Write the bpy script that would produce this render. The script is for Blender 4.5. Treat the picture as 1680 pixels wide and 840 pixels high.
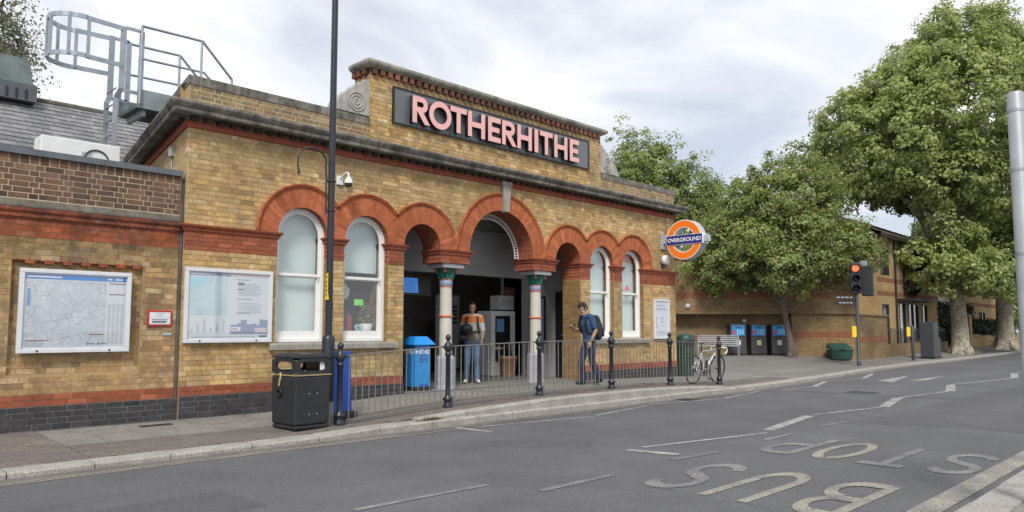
import bpy, bmesh, math, random
import numpy as np
from mathutils import Vector, Matrix
random.seed(7); RNG = np.random.default_rng(7)
for o in list(bpy.data.objects): bpy.data.objects.remove(o, do_unlink=True)
scene = bpy.context.scene
COL = scene.collection
R = math.radians

# ------------------------------------------------------------------ camera
cam_d = bpy.data.cameras.new('camera'); cam = bpy.data.objects.new('camera', cam_d); COL.objects.link(cam)
cam_d.sensor_width = 36.0; cam_d.lens = 1225.0 / 1680.0 * 36.0
cam_d.shift_y = 20.0 / 1680.0; cam_d.clip_start = 0.05; cam_d.clip_end = 2000
PITCH, HEAD = R(4.7365), R(44.785)
FWD = Vector((math.cos(HEAD) * math.cos(PITCH), math.sin(HEAD) * math.cos(PITCH), math.sin(PITCH)))
cam.location = (-4.313, -11.030, 1.274)
cam.rotation_euler = FWD.to_track_quat('-Z', 'Y').to_euler()
scene.camera = cam

# ------------------------------------------------------------------ sky, sun, exposure
SUN_EL, SUN_AZ = R(46), R(222)            # azimuth measured from +X counter-clockwise, towards the sun
world = bpy.data.worlds.new('World'); scene.world = world; world.use_nodes = True
wn, wl = world.node_tree.nodes, world.node_tree.links
wn.clear()
def wnode(t, **k):
    n = wn.new(t)
    for a, b in k.items(): setattr(n, a, b)
    return n
sky = wnode('ShaderNodeTexSky', sky_type='NISHITA', sun_disc=False)
sky.sun_elevation = SUN_EL; sky.sun_rotation = math.pi / 2 - SUN_AZ
sky.air_density = 1.0; sky.dust_density = 1.5; sky.ozone_density = 1.0
tc = wnode('ShaderNodeTexCoord')
sep = wnode('ShaderNodeSeparateXYZ'); wl.new(tc.outputs['Generated'], sep.inputs[0])
# project the view direction onto a flat cloud layer overhead
den = wnode('ShaderNodeMath', operation='MAXIMUM'); wl.new(sep.outputs['Z'], den.inputs[0]); den.inputs[1].default_value = 0.02
den2 = wnode('ShaderNodeMath', operation='ADD'); wl.new(den.outputs[0], den2.inputs[0]); den2.inputs[1].default_value = 0.22
dv = wnode('ShaderNodeVectorMath', operation='DIVIDE'); wl.new(tc.outputs['Generated'], dv.inputs[0])
cmb = wnode('ShaderNodeCombineXYZ'); [wl.new(den2.outputs[0], cmb.inputs[i]) for i in range(3)]
wl.new(cmb.outputs[0], dv.inputs[1])
n1 = wnode('ShaderNodeTexNoise'); n1.inputs['Scale'].default_value = 1.5; n1.inputs['Detail'].default_value = 7; n1.inputs['Roughness'].default_value = 0.52; n1.inputs['Distortion'].default_value = 0.5
n2 = wnode('ShaderNodeTexNoise'); n2.inputs['Scale'].default_value = 0.75; n2.inputs['Detail'].default_value = 4
wl.new(dv.outputs[0], n1.inputs['Vector']); wl.new(dv.outputs[0], n2.inputs['Vector'])
r1 = wnode('ShaderNodeValToRGB'); r1.color_ramp.elements[0].position = 0.34; r1.color_ramp.elements[1].position = 0.56
r1.color_ramp.elements[0].color = (4.7, 5.0, 5.75, 1); r1.color_ramp.elements[1].color = (7.8, 7.85, 7.95, 1)
wl.new(n1.outputs['Fac'], r1.inputs['Fac'])
r2 = wnode('ShaderNodeValToRGB'); r2.color_ramp.elements[0].position = 0.36; r2.color_ramp.elements[1].position = 0.62
r2.color_ramp.elements[0].color = (0.78, 0.78, 0.78, 1); r2.color_ramp.elements[1].color = (1, 1, 1, 1)
wl.new(n2.outputs['Fac'], r2.inputs['Fac'])
mx = wnode('ShaderNodeMix', data_type='RGBA'); wl.new(r2.outputs[0], mx.inputs[0])
wl.new(sky.outputs[0], mx.inputs[6]); wl.new(r1.outputs[0], mx.inputs[7])
bg = wnode('ShaderNodeBackground'); bg.inputs['Strength'].default_value = 0.10
wl.new(mx.outputs[2], bg.inputs['Color'])
wo = wnode('ShaderNodeOutputWorld'); wl.new(bg.outputs[0], wo.inputs['Surface'])
sun_d = bpy.data.lights.new('sun', 'SUN'); sun_d.energy = 2.3; sun_d.angle = R(13); sun_d.color = (1.0, 0.95, 0.87)
sun = bpy.data.objects.new('sun', sun_d); COL.objects.link(sun)
sv = Vector((math.cos(SUN_EL) * math.cos(SUN_AZ), math.cos(SUN_EL) * math.sin(SUN_AZ), math.sin(SUN_EL)))
sun.rotation_euler = sv.to_track_quat('Z', 'Y').to_euler(); sun.location = (0, -30, 30)
scene.view_settings.view_transform = 'Standard'; scene.view_settings.look = 'None'
scene.view_settings.exposure = 0.58; scene.view_settings.gamma = 1.0
scene.view_settings.use_curve_mapping = False
scene.render.engine = 'CYCLES'
try: scene.cycles.use_denoising = True
except Exception: pass

# ------------------------------------------------------------------ helpers: meshes
def tag(o, label=None, cat=None, group=None, kind=None):
    if label: o['label'] = label
    if cat: o['category'] = cat
    if group: o['group'] = group
    if kind: o['kind'] = kind
    return o
def empty(name, loc=(0, 0, 0), rz=0.0, label=None, cat=None, group=None, kind=None):
    o = bpy.data.objects.new(name, None); COL.objects.link(o); o.location = loc; o.rotation_euler = (0, 0, rz)
    o.empty_display_size = 0.1
    return tag(o, label, cat, group, kind)
def link(name, me, parent=None, loc=None, rz=None):
    o = bpy.data.objects.new(name, me); COL.objects.link(o)
    if parent is not None: o.parent = parent
    if loc is not None: o.location = loc
    if rz is not None: o.rotation_euler = (0, 0, rz)
    return o
def copy_tree(o, parent=None):
    c = o.copy(); COL.objects.link(c); c.parent = parent
    for ch in o.children: copy_tree(ch, c)
    return c

class MB:
    """collects faces, builds one mesh"""
    def __init__(s): s.v = []; s.f = []; s.m = []; s.uv = []; s.sm = []; s.M = None
    def add(s, vs, fs, mi=0, uvs=None, smooth=False):
        b = len(s.v)
        if s.M is not None: vs = [s.M @ Vector(p) for p in vs]
        s.v += [tuple(p) for p in vs]
        for k, f in enumerate(fs):
            s.f.append([b + i for i in f]); s.m.append(mi); s.sm.append(smooth)
            s.uv.append(uvs[k] if uvs else None)
        return s
    def box(s, x0, x1, y0, y1, z0, z1, mi=0):
        v = [(x0, y0, z0), (x1, y0, z0), (x1, y1, z0), (x0, y1, z0), (x0, y0, z1), (x1, y0, z1), (x1, y1, z1), (x0, y1, z1)]
        return s.add(v, [(0, 3, 2, 1), (4, 5, 6, 7), (0, 1, 5, 4), (1, 2, 6, 5), (2, 3, 7, 6), (3, 0, 4, 7)], mi)
    def bbox(s, x0, x1, y0, y1, z0, z1, b=0.01, mi=0):
        """box with chamfered edges"""
        bm = bmesh.new(); bmesh.ops.create_cube(bm, size=1.0)
        for v in bm.verts: v.co = Vector((x0 + (v.co.x + .5) * (x1 - x0), y0 + (v.co.y + .5) * (y1 - y0), z0 + (v.co.z + .5) * (z1 - z0)))
        bmesh.ops.bevel(bm, geom=bm.edges[:], offset=b, segments=2, affect='EDGES', profile=.5)
        bm.verts.index_update()
        s.add([v.co.copy() for v in bm.verts], [[v.index for v in f.verts] for f in bm.faces], mi); bm.free(); return s
    def frustum(s, x0, x1, y0, y1, z0, X0, X1, Y0, Y1, z1, mi=0):
        v = [(x0, y0, z0), (x1, y0, z0), (x1, y1, z0), (x0, y1, z0), (X0, Y0, z1), (X1, Y0, z1), (X1, Y1, z1), (X0, Y1, z1)]
        return s.add(v, [(0, 3, 2, 1), (4, 5, 6, 7), (0, 1, 5, 4), (1, 2, 6, 5), (2, 3, 7, 6), (3, 0, 4, 7)], mi)
    def quad(s, a, b, c, d, mi=0, uv=None): return s.add([a, b, c, d], [(0, 1, 2, 3)], mi, [uv] if uv else None)
    def wallquad(s, p, q, z0, z1, mi=0):
        """vertical wall face from p to q (2D) with metric UV"""
        L = math.hypot(q[0] - p[0], q[1] - p[1])
        return s.quad((p[0], p[1], z0), (q[0], q[1], z0), (q[0], q[1], z1), (p[0], p[1], z1), mi, [(0, z0), (L, z0), (L, z1), (0, z1)])
    def prism(s, poly, f0, f1, mi=0):
        """poly: 2D list; f0/f1 map (a,b)->3D for the two caps (f1 = outer face, same winding)"""
        n = len(poly); v = [f0(*p) for p in poly] + [f1(*p) for p in poly]
        fs = [list(range(n - 1, -1, -1)), list(range(n, 2 * n))] + [(i, (i + 1) % n, n + (i + 1) % n, n + i) for i in range(n)]
        return s.add(v, fs, mi)
    def tube(s, pts, r, n=8, mi=0, smooth=True, cap=True):
        pts = [Vector(p) for p in pts]; k = len(pts)
        rs = r if isinstance(r, (list, tuple)) else [r] * k
        vs = []; up = None
        for i, p in enumerate(pts):
            t = (pts[min(i + 1, k - 1)] - pts[max(i - 1, 0)]).normalized()
            if up is None:
                up = Vector((0, 0, 1)) if abs(t.z) < .9 else Vector((1, 0, 0))
            a = t.cross(up).normalized(); b = a.cross(t).normalized(); up = b
            vs += [p + (a * math.cos(2 * math.pi * j / n) + b * math.sin(2 * math.pi * j / n)) * rs[i] for j in range(n)]
        fs = [(i * n + j, i * n + (j + 1) % n, (i + 1) * n + (j + 1) % n, (i + 1) * n + j) for i in range(k - 1) for j in range(n)]
        s.add(vs, fs, mi, smooth=smooth)
        if cap:
            s.add(vs[:n], [list(range(n - 1, -1, -1))], mi); s.add(vs[-n:], [list(range(n))], mi)
        return s
    def bar(s, p, q, w, t, mi=0, up=(0, 0, 1)):
        """rectangular bar from p to q, w wide (across), t tall"""
        p, q = Vector(p), Vector(q); d = (q - p).normalized(); u = Vector(up)
        if abs(d.dot(u)) > .95: u = Vector((1, 0, 0))
        a = d.cross(u).normalized() * w / 2; b = a.cross(d).normalized() * t / 2
        v = [p - a - b, p + a - b, p + a + b, p - a + b, q - a - b, q + a - b, q + a + b, q - a + b]
        return s.add(v, [(0, 3, 2, 1), (4, 5, 6, 7), (0, 1, 5, 4), (1, 2, 6, 5), (2, 3, 7, 6), (3, 0, 4, 7)], mi)
    def lathe(s, prof, c=(0, 0, 0), n=20, mi=0, smooth=True, axis='z'):
        vs = []
        for r, h in prof:
            for j in range(n):
                a = 2 * math.pi * j / n
                if axis == 'z': vs.append((c[0] + r * math.cos(a), c[1] + r * math.sin(a), c[2] + h))
                elif axis == 'x': vs.append((c[0] + h, c[1] + r * math.cos(a), c[2] + r * math.sin(a)))
                else: vs.append((c[0] + r * math.cos(a), c[1] + h, c[2] + r * math.sin(a)))
        k = len(prof)
        fs = [(i * n + j, i * n + (j + 1) % n, (i + 1) * n + (j + 1) % n, (i + 1) * n + j) for i in range(k - 1) for j in range(n)]
        if axis == 'y': fs = [f[::-1] for f in fs]
        s.add(vs, fs, mi, smooth=smooth)
        for base, rev in ((0, axis != 'y'), ((k - 1) * n, axis == 'y')):
            ring = list(range(base, base + n))
            if prof[0 if base == 0 else -1][0] > 1e-4: s.add([vs[i] for i in ring], [list(range(n))[::-1] if rev else list(range(n))], mi)
        return s
    def ellipsoid(s, c, rx, ry, rz, n=14, m=9, mi=0, rot=None):
        vs = []
        for i in range(m + 1):
            t = math.pi * i / m
            for j in range(n):
                a = 2 * math.pi * j / n
                p = Vector((rx * math.sin(t) * math.cos(a), ry * math.sin(t) * math.sin(a), -rz * math.cos(t)))
                if rot is not None: p = rot @ p
                vs.append(Vector(c) + p)
        fs = [(i * n + j, i * n + (j + 1) % n, (i + 1) * n + (j + 1) % n, (i + 1) * n + j) for i in range(m) for j in range(n)]
        return s.add(vs, fs, mi, smooth=True)
    def torus(s, c, R0, r, axis='y', n=32, m=8, mi=0, a0=0, a1=2 * math.pi):
        full = abs(a1 - a0 - 2 * math.pi) < 1e-6; vs = []; k = n if full else n + 1
        for i in range(k):
            a = a0 + (a1 - a0) * i / n
            for j in range(m):
                b = 2 * math.pi * j / m; rr = R0 + r * math.cos(b); h = r * math.sin(b)
                p = {'y': (rr * math.cos(a), h, rr * math.sin(a)), 'x': (h, rr * math.cos(a), rr * math.sin(a)), 'z': (rr * math.cos(a), rr * math.sin(a), h)}[axis]
                vs.append((c[0] + p[0], c[1] + p[1], c[2] + p[2]))
        fs = [(i % k * m + j, i % k * m + (j + 1) % m, (i + 1) % k * m + (j + 1) % m, (i + 1) % k * m + j) for i in range(n) for j in range(m)]
        return s.add(vs, fs, mi, smooth=True)
    def mesh(s, name, mats, fix=False):
        me = bpy.data.meshes.new(name); me.from_pydata(s.v, [], s.f)
        for m in (mats if isinstance(mats, (list, tuple)) else [mats]): me.materials.append(m)
        me.polygons.foreach_set('material_index', s.m)
        me.polygons.foreach_set('use_smooth', s.sm)
        if any(u is not None for u in s.uv):
            L = me.uv_layers.new(name='UVMap'); k = 0
            for f, u in zip(s.f, s.uv):
                for j in range(len(f)):
                    L.data[k].uv = u[j] if u is not None else (0, 0); k += 1
        if fix:
            bm = bmesh.new(); bm.from_mesh(me); bmesh.ops.recalc_face_normals(bm, faces=bm.faces[:]); bm.to_mesh(me); bm.free()
        me.update(); return me
    def build(s, name, mats, parent=None, fix=False, loc=None, rz=None):
        return link(name, s.mesh(name, mats, fix), parent, loc, rz)

def sweep(mb, path, prof, mi=0, closed=False):
    """sweep a profile [(outward, z)] along a 2D path, outward = right of travel, mitred"""
    n = len(path); rows = []
    for i, p in enumerate(path):
        P = Vector(p)
        ds = []
        if i > 0 or closed: ds.append((P - Vector(path[i - 1])).normalized())
        if i < n - 1 or closed: ds.append((Vector(path[(i + 1) % n]) - P).normalized())
        ns = [Vector((d.y, -d.x)) for d in ds]
        if len(ns) == 2:
            m = (ns[0] + ns[1]); m = m / max(m.dot(ns[0]), .2)
        else: m = ns[0]
        rows.append([(P.x + m.x * o, P.y + m.y * o, z) for o, z in prof])
    k = len(prof)
    for i in range(n if closed else n - 1):
        a, b = rows[i], rows[(i + 1) % n]
        for j in range(k - 1): mb.quad(a[j], b[j], b[j + 1], a[j + 1], mi)
    if not closed:
        mb.add(rows[0], [list(range(k))], mi); mb.add(rows[-1], [list(range(k))[::-1]], mi)
    return mb

def curve_mesh(name, loops, depth):
    """filled 2D outline with holes, extruded; lies in XY, front +Z"""
    cu = bpy.data.curves.new(name, 'CURVE'); cu.dimensions = '2D'; cu.fill_mode = 'BOTH'; cu.extrude = depth / 2
    for lp in loops:
        sp = cu.splines.new('POLY'); sp.points.add(len(lp) - 1)
        for q, p in zip(sp.points, lp): q.co = (p[0], p[1], 0, 1)
        sp.use_cyclic_u = True
    o = bpy.data.objects.new(name, cu); COL.objects.link(o)
    dg = bpy.context.evaluated_depsgraph_get(); me = bpy.data.meshes.new_from_object(o.evaluated_get(dg))
    bpy.data.objects.remove(o); me.name = name; return me
def text_mesh(name, txt, size, depth, align='CENTER', sx=1.0, spacing=1.0, offset=0.0):
    cu = bpy.data.curves.new(name, 'FONT'); cu.body = txt; cu.size = size; cu.extrude = depth / 2; cu.align_x = align; cu.align_y = 'CENTER'
    cu.space_character = spacing; cu.offset = offset; cu.resolution_u = 5
    o = bpy.data.objects.new(name, cu); COL.objects.link(o)
    dg = bpy.context.evaluated_depsgraph_get(); me = bpy.data.meshes.new_from_object(o.evaluated_get(dg))
    bpy.data.objects.remove(o); me.name = name
    if sx != 1.0: me.transform(Matrix.Diagonal((sx, 1, 1, 1)))
    return me
def place(me, origin, xdir, ydir):
    """put an XY-plane mesh so its X runs along xdir and Y along ydir"""
    x, y = Vector(xdir), Vector(ydir); z = x.cross(y)
    M = Matrix(((x.x, y.x, z.x, origin[0]), (x.y, y.y, z.y, origin[1]), (x.z, y.z, z.z, origin[2]), (0, 0, 0, 1)))
    me.transform(M); return me
def setmat(me, m):
    me.materials.clear(); me.materials.append(m); return me
def lerp(a, b, t): return a + (b - a) * t
def interp(x, tab):
    if x <= tab[0][0]: return tab[0][1]
    for (a, va), (b, vb) in zip(tab, tab[1:]):
        if x <= b: return lerp(va, vb, (x - a) / (b - a))
    return tab[-1][1]
def sstep(t): t = max(0, min(1, t)); return t * t * (3 - 2 * t)

# ------------------------------------------------------------------ helpers: materials
class NT:
    def __init__(s, name):
        s.m = bpy.data.materials.new(name); s.m.use_nodes = True
        s.t = s.m.node_tree; s.t.nodes.clear(); s.n = s.t.nodes; s.l = s.t.links
        s.out = s.n.new('ShaderNodeOutputMaterial'); s.b = s.n.new('ShaderNodeBsdfPrincipled')
        s.l.new(s.b.outputs[0], s.out.inputs['Surface'])
    def node(s, t, **k):
        n = s.n.new(t)
        for a, b in k.items(): setattr(n, a, b)
        return n
    def set(s, sock, v):
        if hasattr(v, 'default_value') or hasattr(v, 'is_linked'): s.l.new(v, sock)
        else: sock.default_value = v
    def pos(s): return s.node('ShaderNodeNewGeometry').outputs['Position']
    def obj(s): return s.node('ShaderNodeTexCoord').outputs['Object']
    def noise(s, scale, detail=4, rough=.55, vec=None, out='Fac', dist=0.0):
        n = s.node('ShaderNodeTexNoise'); n.inputs['Scale'].default_value = scale; n.inputs['Detail'].default_value = detail
        n.inputs['Roughness'].default_value = rough; n.inputs['Distortion'].default_value = dist
        s.l.new(vec if vec is not None else s.pos(), n.inputs['Vector']); return n.outputs[out]
    def scale(s, vec, sc):
        n = s.node('ShaderNodeMapping'); n.inputs['Scale'].default_value = sc; s.l.new(vec, n.inputs['Vector']); return n.outputs[0]
    def ramp(s, fac, stops, interp='LINEAR'):
        n = s.node('ShaderNodeValToRGB'); cr = n.color_ramp; cr.interpolation = interp
        while len(cr.elements) < len(stops): cr.elements.new(.5)
        for e, (p, c) in zip(cr.elements, stops):
            e.position = p; e.color = (c, c, c, 1) if isinstance(c, (int, float)) else (*c, 1)
        s.l.new(fac, n.inputs[0]); return n.outputs[0]
    def mix(s, fac, a, b, mode='MIX'):
        n = s.node('ShaderNodeMix', data_type='RGBA', blend_type=mode)
        s.set(n.inputs[0], fac)
        for sock, v in ((n.inputs[6], a), (n.inputs[7], b)):
            if isinstance(v, (tuple, list)): sock.default_value = (*v, 1) if len(v) == 3 else v
            else: s.l.new(v, sock)
        return n.outputs[2]
    def math(s, op, a, b=None, clamp=False):
        n = s.node('ShaderNodeMath', operation=op); n.use_clamp = clamp
        s.set(n.inputs[0], a)
        if b is not None: s.set(n.inputs[1], b)
        return n.outputs[0]
    def bump(s, h, strength=.3, dist=.01):
        n = s.node('ShaderNodeBump'); n.inputs['Strength'].default_value = strength; n.inputs['Distance'].default_value = dist
        s.l.new(h, n.inputs['Height']); s.l.new(n.outputs[0], s.b.inputs['Normal'])
    def col(s, c): s.set(s.b.inputs['Base Color'], (*c, 1) if isinstance(c, tuple) else c)
    def rough(s, r): s.set(s.b.inputs['Roughness'], r)
    def rnd(s):
        """random per object plus random per loose piece"""
        a = s.node('ShaderNodeObjectInfo').outputs['Random']; g = s.node('ShaderNodeNewGeometry').outputs['Random Per Island']
        return s.math('FRACT', s.math('ADD', a, g))

def plain(name, c, rough=.5, metal=0.0, var=.12, scale=6.0, bump=.05, bscale=60, spec=.5, coat=0.0):
    t = NT(name); k = t.noise(scale, 5)
    lo = tuple(x * (1 - var) for x in c); hi = tuple(min(1, x * (1 + var)) for x in c)
    t.col(t.ramp(k, [(.3, lo), (.7, hi)])); t.b.inputs['Metallic'].default_value = metal
    t.rough(t.math('MULTIPLY_ADD', t.noise(scale * 2.3, 4), .25)) if False else t.rough(rough)
    t.b.inputs['Specular IOR Level'].default_value = spec; t.b.inputs['Coat Weight'].default_value = coat
    if bump: t.bump(t.noise(bscale, 3), bump, .004)
    return t.m

def brickpiece(name, tones, dirt=(.05, .042, .03), dirt_amt=.55, bump=.5, soot=None, pale=.0):
    """one brick: its own tone, sandy mottling, pits and world-space weather stains"""
    t = NT(name); r = t.rnd(); n = len(tones)
    c = t.ramp(r, [((i + .5) / n, tones[i]) for i in range(n)])
    avg = tuple(sum(x[k] for x in tones) / n for k in range(3))
    c = t.mix(.30, c, avg)                                     # fired from one clay: tones stay close
    grain = t.noise(30, 6, .72); c = t.mix(.85, c, t.ramp(grain, [(.25, .52), (.45, .95), (.6, 1.06), (.8, 1.42)]), 'MULTIPLY')
    patch_ = t.noise(7.5, 4, .6); c = t.mix(.7, c, t.ramp(patch_, [(.3, .70), (.5, 1.0), (.72, 1.28)]), 'MULTIPLY')
    v2 = t.math('FRACT', t.math('MULTIPLY', r, 17.31)); c = t.mix(.55, c, t.ramp(v2, [(0, .50), (.08, .82), (.88, 1.08), (.95, 1.45), (1, 1.5)]), 'MULTIPLY')
    if pale: c = t.mix(t.ramp(t.noise(6.5, 5, .7), [(.60, 0.), (.72, pale)]), c, (.46, .36, .27))
    pits = t.ramp(t.noise(52, 3, .75), [(.66, 0.), (.73, .65)]); c = t.mix(pits, c, tuple(x * .35 for x in avg))
    big = t.noise(.8, 7, .66, t.scale(t.pos(), (1, 1, .8))); c = t.mix(t.ramp(big, [(.46, 0.0), (.66, dirt_amt)]), c, dirt)
    streak = t.noise(2.2, 6, .66, t.scale(t.pos(), (2.4, 2.4, .22))); c = t.mix(t.ramp(streak, [(.52, 0.0), (.80, dirt_amt * .8)]), c, dirt)
    if soot:                                                   # old soot line left by a leaking ledge
        z0, z1, amt = soot; sp = t.node('ShaderNodeSeparateXYZ'); t.l.new(t.pos(), sp.inputs[0])
        k = t.ramp(t.math('DIVIDE', t.math('SUBTRACT', sp.outputs['Z'], z0), z1 - z0), [(0, 0.), (.5, 1.), (1, 0.)])
        sx = t.ramp(t.noise(2.6, 6, .7), [(.40, 0.), (.62, 1.)]); c = t.mix(t.math('MULTIPLY', t.math('MULTIPLY', k, sx), amt), c, (.03, .027, .023))
    t.col(c); t.rough(.92); t.b.inputs['Specular IOR Level'].default_value = .2
    t.bump(t.math('ADD', t.noise(48, 6, .7), t.math('MULTIPLY', t.noise(13, 4), .8)), bump, .009)
    return t.m
M = {}
M['stock'] = brickpiece('stock_brick', [(.50, .35, .165), (.45, .305, .145), (.54, .395, .20), (.40, .27, .135), (.58, .47, .29), (.47, .32, .15), (.25, .16, .09), (.58, .39, .155), (.47, .30, .12)], dirt=(.15, .112, .068), dirt_amt=.55)
M['stock_w'] = brickpiece('weathered_stock_brick', [(.41, .27, .125), (.35, .225, .105), (.45, .305, .15), (.29, .185, .095), (.50, .39, .25), (.38, .24, .11), (.22, .15, .09)], dirt=(.10, .08, .054), dirt_amt=.6, soot=(1.9, 3.2, .75))
M['stock_p'] = brickpiece('parapet_stock_brick', [(.27, .19, .105), (.33, .23, .12), (.22, .155, .09), (.38, .28, .16), (.19, .14, .09)], dirt=(.09, .076, .055), dirt_amt=.6)
M['brown'] = brickpiece('brown_brick', [(.165, .092, .06), (.20, .11, .07), (.135, .078, .054), (.12, .08, .066), (.225, .13, .085), (.10, .07, .06)], dirt=(.05, .04, .032), dirt_amt=.4, soot=(2.7, 3.2, .6))
M['red'] = brickpiece('red_brick', [(.29, .085, .048), (.26, .075, .044), (.32, .10, .055), (.23, .068, .04), (.31, .105, .062)], dirt=(.12, .05, .03), dirt_amt=.3, bump=.3)
M['redw'] = brickpiece('weathered_red_brick', [(.33, .088, .04), (.28, .072, .036), (.37, .11, .05), (.24, .066, .036), (.36, .13, .08)], dirt=(.06, .042, .032), dirt_amt=.5, soot=(2.35, 3.15, .85), pale=.55)
M['rubber'] = brickpiece('rubbed_red_brick', [(.41, .128, .058), (.37, .112, .052), (.44, .145, .07), (.35, .104, .05), (.40, .124, .056)], dirt=(.2, .06, .03), dirt_amt=.22, bump=.2)
M['blue'] = brickpiece('blue_brick', [(.05, .051, .056), (.06, .06, .064), (.043, .043, .048), (.07, .068, .07), (.054, .05, .052)], dirt=(.035, .032, .03), dirt_amt=.4, bump=.3)
def mortar(name, c, dirt=(.1, .08, .06)):
    t = NT(name); k = t.noise(1.1, 6); c2 = t.mix(t.ramp(k, [(.4, 0.), (.75, .7)]), c, dirt)
    c2 = t.mix(t.ramp(t.noise(40, 3), [(.3, 0.), (.8, .4)]), c2, tuple(x * .6 for x in c)); t.col(c2); t.rough(.95); t.bump(t.noise(90, 4), .4, .003); return t.m
M['dentil'] = brickpiece('sooty_dentil_brick', [(.20, .085, .055), (.16, .07, .048), (.23, .10, .065)], dirt=(.04, .033, .028), dirt_amt=.8)
M['dentil_dark'] = brickpiece('black_dentil_brick', [(.09, .05, .038), (.07, .042, .034), (.12, .06, .045)], dirt=(.03, .026, .022), dirt_amt=.8)
M['mortar'] = mortar('tan_mortar', (.42, .30, .15), (.16, .125, .085)); M['mortar_pale'] = mortar('cream_mortar', (.56, .45, .30), (.22, .18, .13)); M['mortar_grey'] = mortar('grey_mortar', (.20, .195, .19), (.07, .07, .07))
M['mortar_red'] = mortar('red_mortar', (.34, .11, .05))
def brickwall(name, a, b, mort, w=.225, h=.075, m=.01, dirt=.4, course=None):
    """distant brickwork on metric UVs"""
    t = NT(name); uv = t.node('ShaderNodeTexCoord').outputs['UV']
    bt = t.node('ShaderNodeTexBrick'); t.l.new(uv, bt.inputs['Vector']); bt.inputs['Scale'].default_value = 1.0
    bt.inputs['Brick Width'].default_value = w; bt.inputs['Row Height'].default_value = h; bt.inputs['Mortar Size'].default_value = m; bt.inputs['Bias'].default_value = 0
    bt.inputs['Color1'].default_value = (*a, 1); bt.inputs['Color2'].default_value = (*b, 1); bt.inputs['Mortar'].default_value = (*mort, 1)
    c = bt.outputs['Color']
    k = t.noise(.7, 6); c = t.mix(t.ramp(k, [(.42, 0.), (.75, dirt)]), c, (.06, .05, .035))
    c = t.mix(.5, c, t.ramp(t.noise(9, 3), [(.3, .75), (.7, 1.2)]), 'MULTIPLY')
    t.col(c); t.rough(.9); t.b.inputs['Specular IOR Level'].default_value = .2
    t.bump(bt.outputs['Fac'], -.5 if False else .5, -.006); return t.m
M['wall_house'] = brickwall('house_brickwork', (.42, .285, .125), (.32, .205, .09), (.34, .26, .16))
M['wall_low'] = brickwall('low_block_brickwork', (.27, .18, .085), (.19, .122, .058), (.22, .165, .10), dirt=.7)  # darker than the house brick: the tree's shade is put into this colour
M['wall_red'] = brickwall('house_red_band', (.26, .085, .045), (.21, .07, .04), (.22, .14, .09))
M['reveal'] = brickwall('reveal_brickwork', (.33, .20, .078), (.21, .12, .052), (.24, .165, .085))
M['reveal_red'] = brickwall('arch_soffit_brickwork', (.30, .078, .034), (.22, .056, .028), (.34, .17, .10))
M['white_render'] = plain('white_render', (.62, .61, .57), .85, var=.1)
def stone(name, c, dark, amt=.75, sc=2.0):
    t = NT(name); a = t.ramp(t.noise(sc, 7, .65), [(.38, 0.), (.68, amt)])
    s2 = t.ramp(t.noise(3.5, 5, .6, t.scale(t.pos(), (3, 3, .3))), [(.45, 0.), (.75, amt)])
    col = t.mix(s2, t.mix(a, c, dark), dark); col = t.mix(t.ramp(t.noise(70, 3), [(.3, 0.), (.8, .35)]), col, tuple(x * .6 for x in c))
    t.col(col); t.rough(.88); t.b.inputs['Specular IOR Level'].default_value = .25
    t.bump(t.math('ADD', t.noise(60, 4), t.noise(12, 4)), .35, .008); return t.m
def granite():
    t = NT('kerb_granite'); c = t.ramp(t.noise(75, 3, .8), [(.34, (.10, .095, .09)), (.46, (.30, .285, .265)), (.56, (.38, .365, .34)), (.68, (.52, .505, .48))])
    c = t.mix(t.ramp(t.noise(3.0, 6, .65), [(.42, 0.), (.72, .6)]), c, (.15, .14, .125)); t.col(c); t.rough(.85); t.bump(t.math('ADD', t.noise(70, 4), t.math('MULTIPLY', t.noise(9, 5), 1.5)), .6, .012); return t.m
M['cornice'] = stone('weathered_cornice_stone', (.27, .255, .225), (.04, .038, .034), .95, 3.2)
M['coping'] = stone('pale_coping_stone', (.42, .40, .35), (.10, .093, .08), .8)
M['scroll'] = stone('scroll_stone', (.46, .45, .42), (.17, .165, .15), .65)
M['sill'] = stone('sill_stone', (.36, .34, .31), (.14, .13, .115), .6)
M['key'] = stone('keystone_stone', (.34, .325, .29), (.17, .16, .145), .6)
M['granite'] = granite()
M['slab'] = stone('paving_slab_concrete', (.25, .242, .224), (.13, .124, .115), .7, 1.6)
M['stone_soot'] = stone('sooty_ledge_stone', (.16, .145, .12), (.05, .045, .04), .8)
M['column'] = plain('painted_column', (.50, .475, .42), .45, var=.05); M['column_base'] = plain('lilac_grey_paint', (.33, .33, .37), .5, var=.12)
M['green_paint'] = plain('capital_green_paint', (.014, .15, .115), .45, var=.2); M['band_blue'] = plain('column_blue_paint', (.24, .30, .44), .5); M['orange_paint'] = plain('column_orange_paint', (.55, .14, .06), .5)
M['abacus'] = plain('pale_grey_paint', (.42, .43, .46), .5, var=.06)
def paver(name, tones):
    t = NT(name); n = len(tones); c = t.ramp(t.rnd(), [((i + .5) / n, x) for i, x in enumerate(tones)])
    c = t.mix(t.ramp(t.noise(1.3, 6), [(.4, 0.), (.75, .6)]), c, (.10, .095, .088)); t.col(c); t.rough(.9); t.bump(t.noise(60, 4), .4, .004); return t.m
M['paver_red'] = paver('reddish_paver', [(.17, .142, .13), (.15, .125, .116), (.195, .16, .147), (.135, .12, .114)])
M['paver_dark'] = paver('grey_brown_paver', [(.14, .124, .114), (.12, .108, .10), (.16, .138, .126)])
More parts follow.
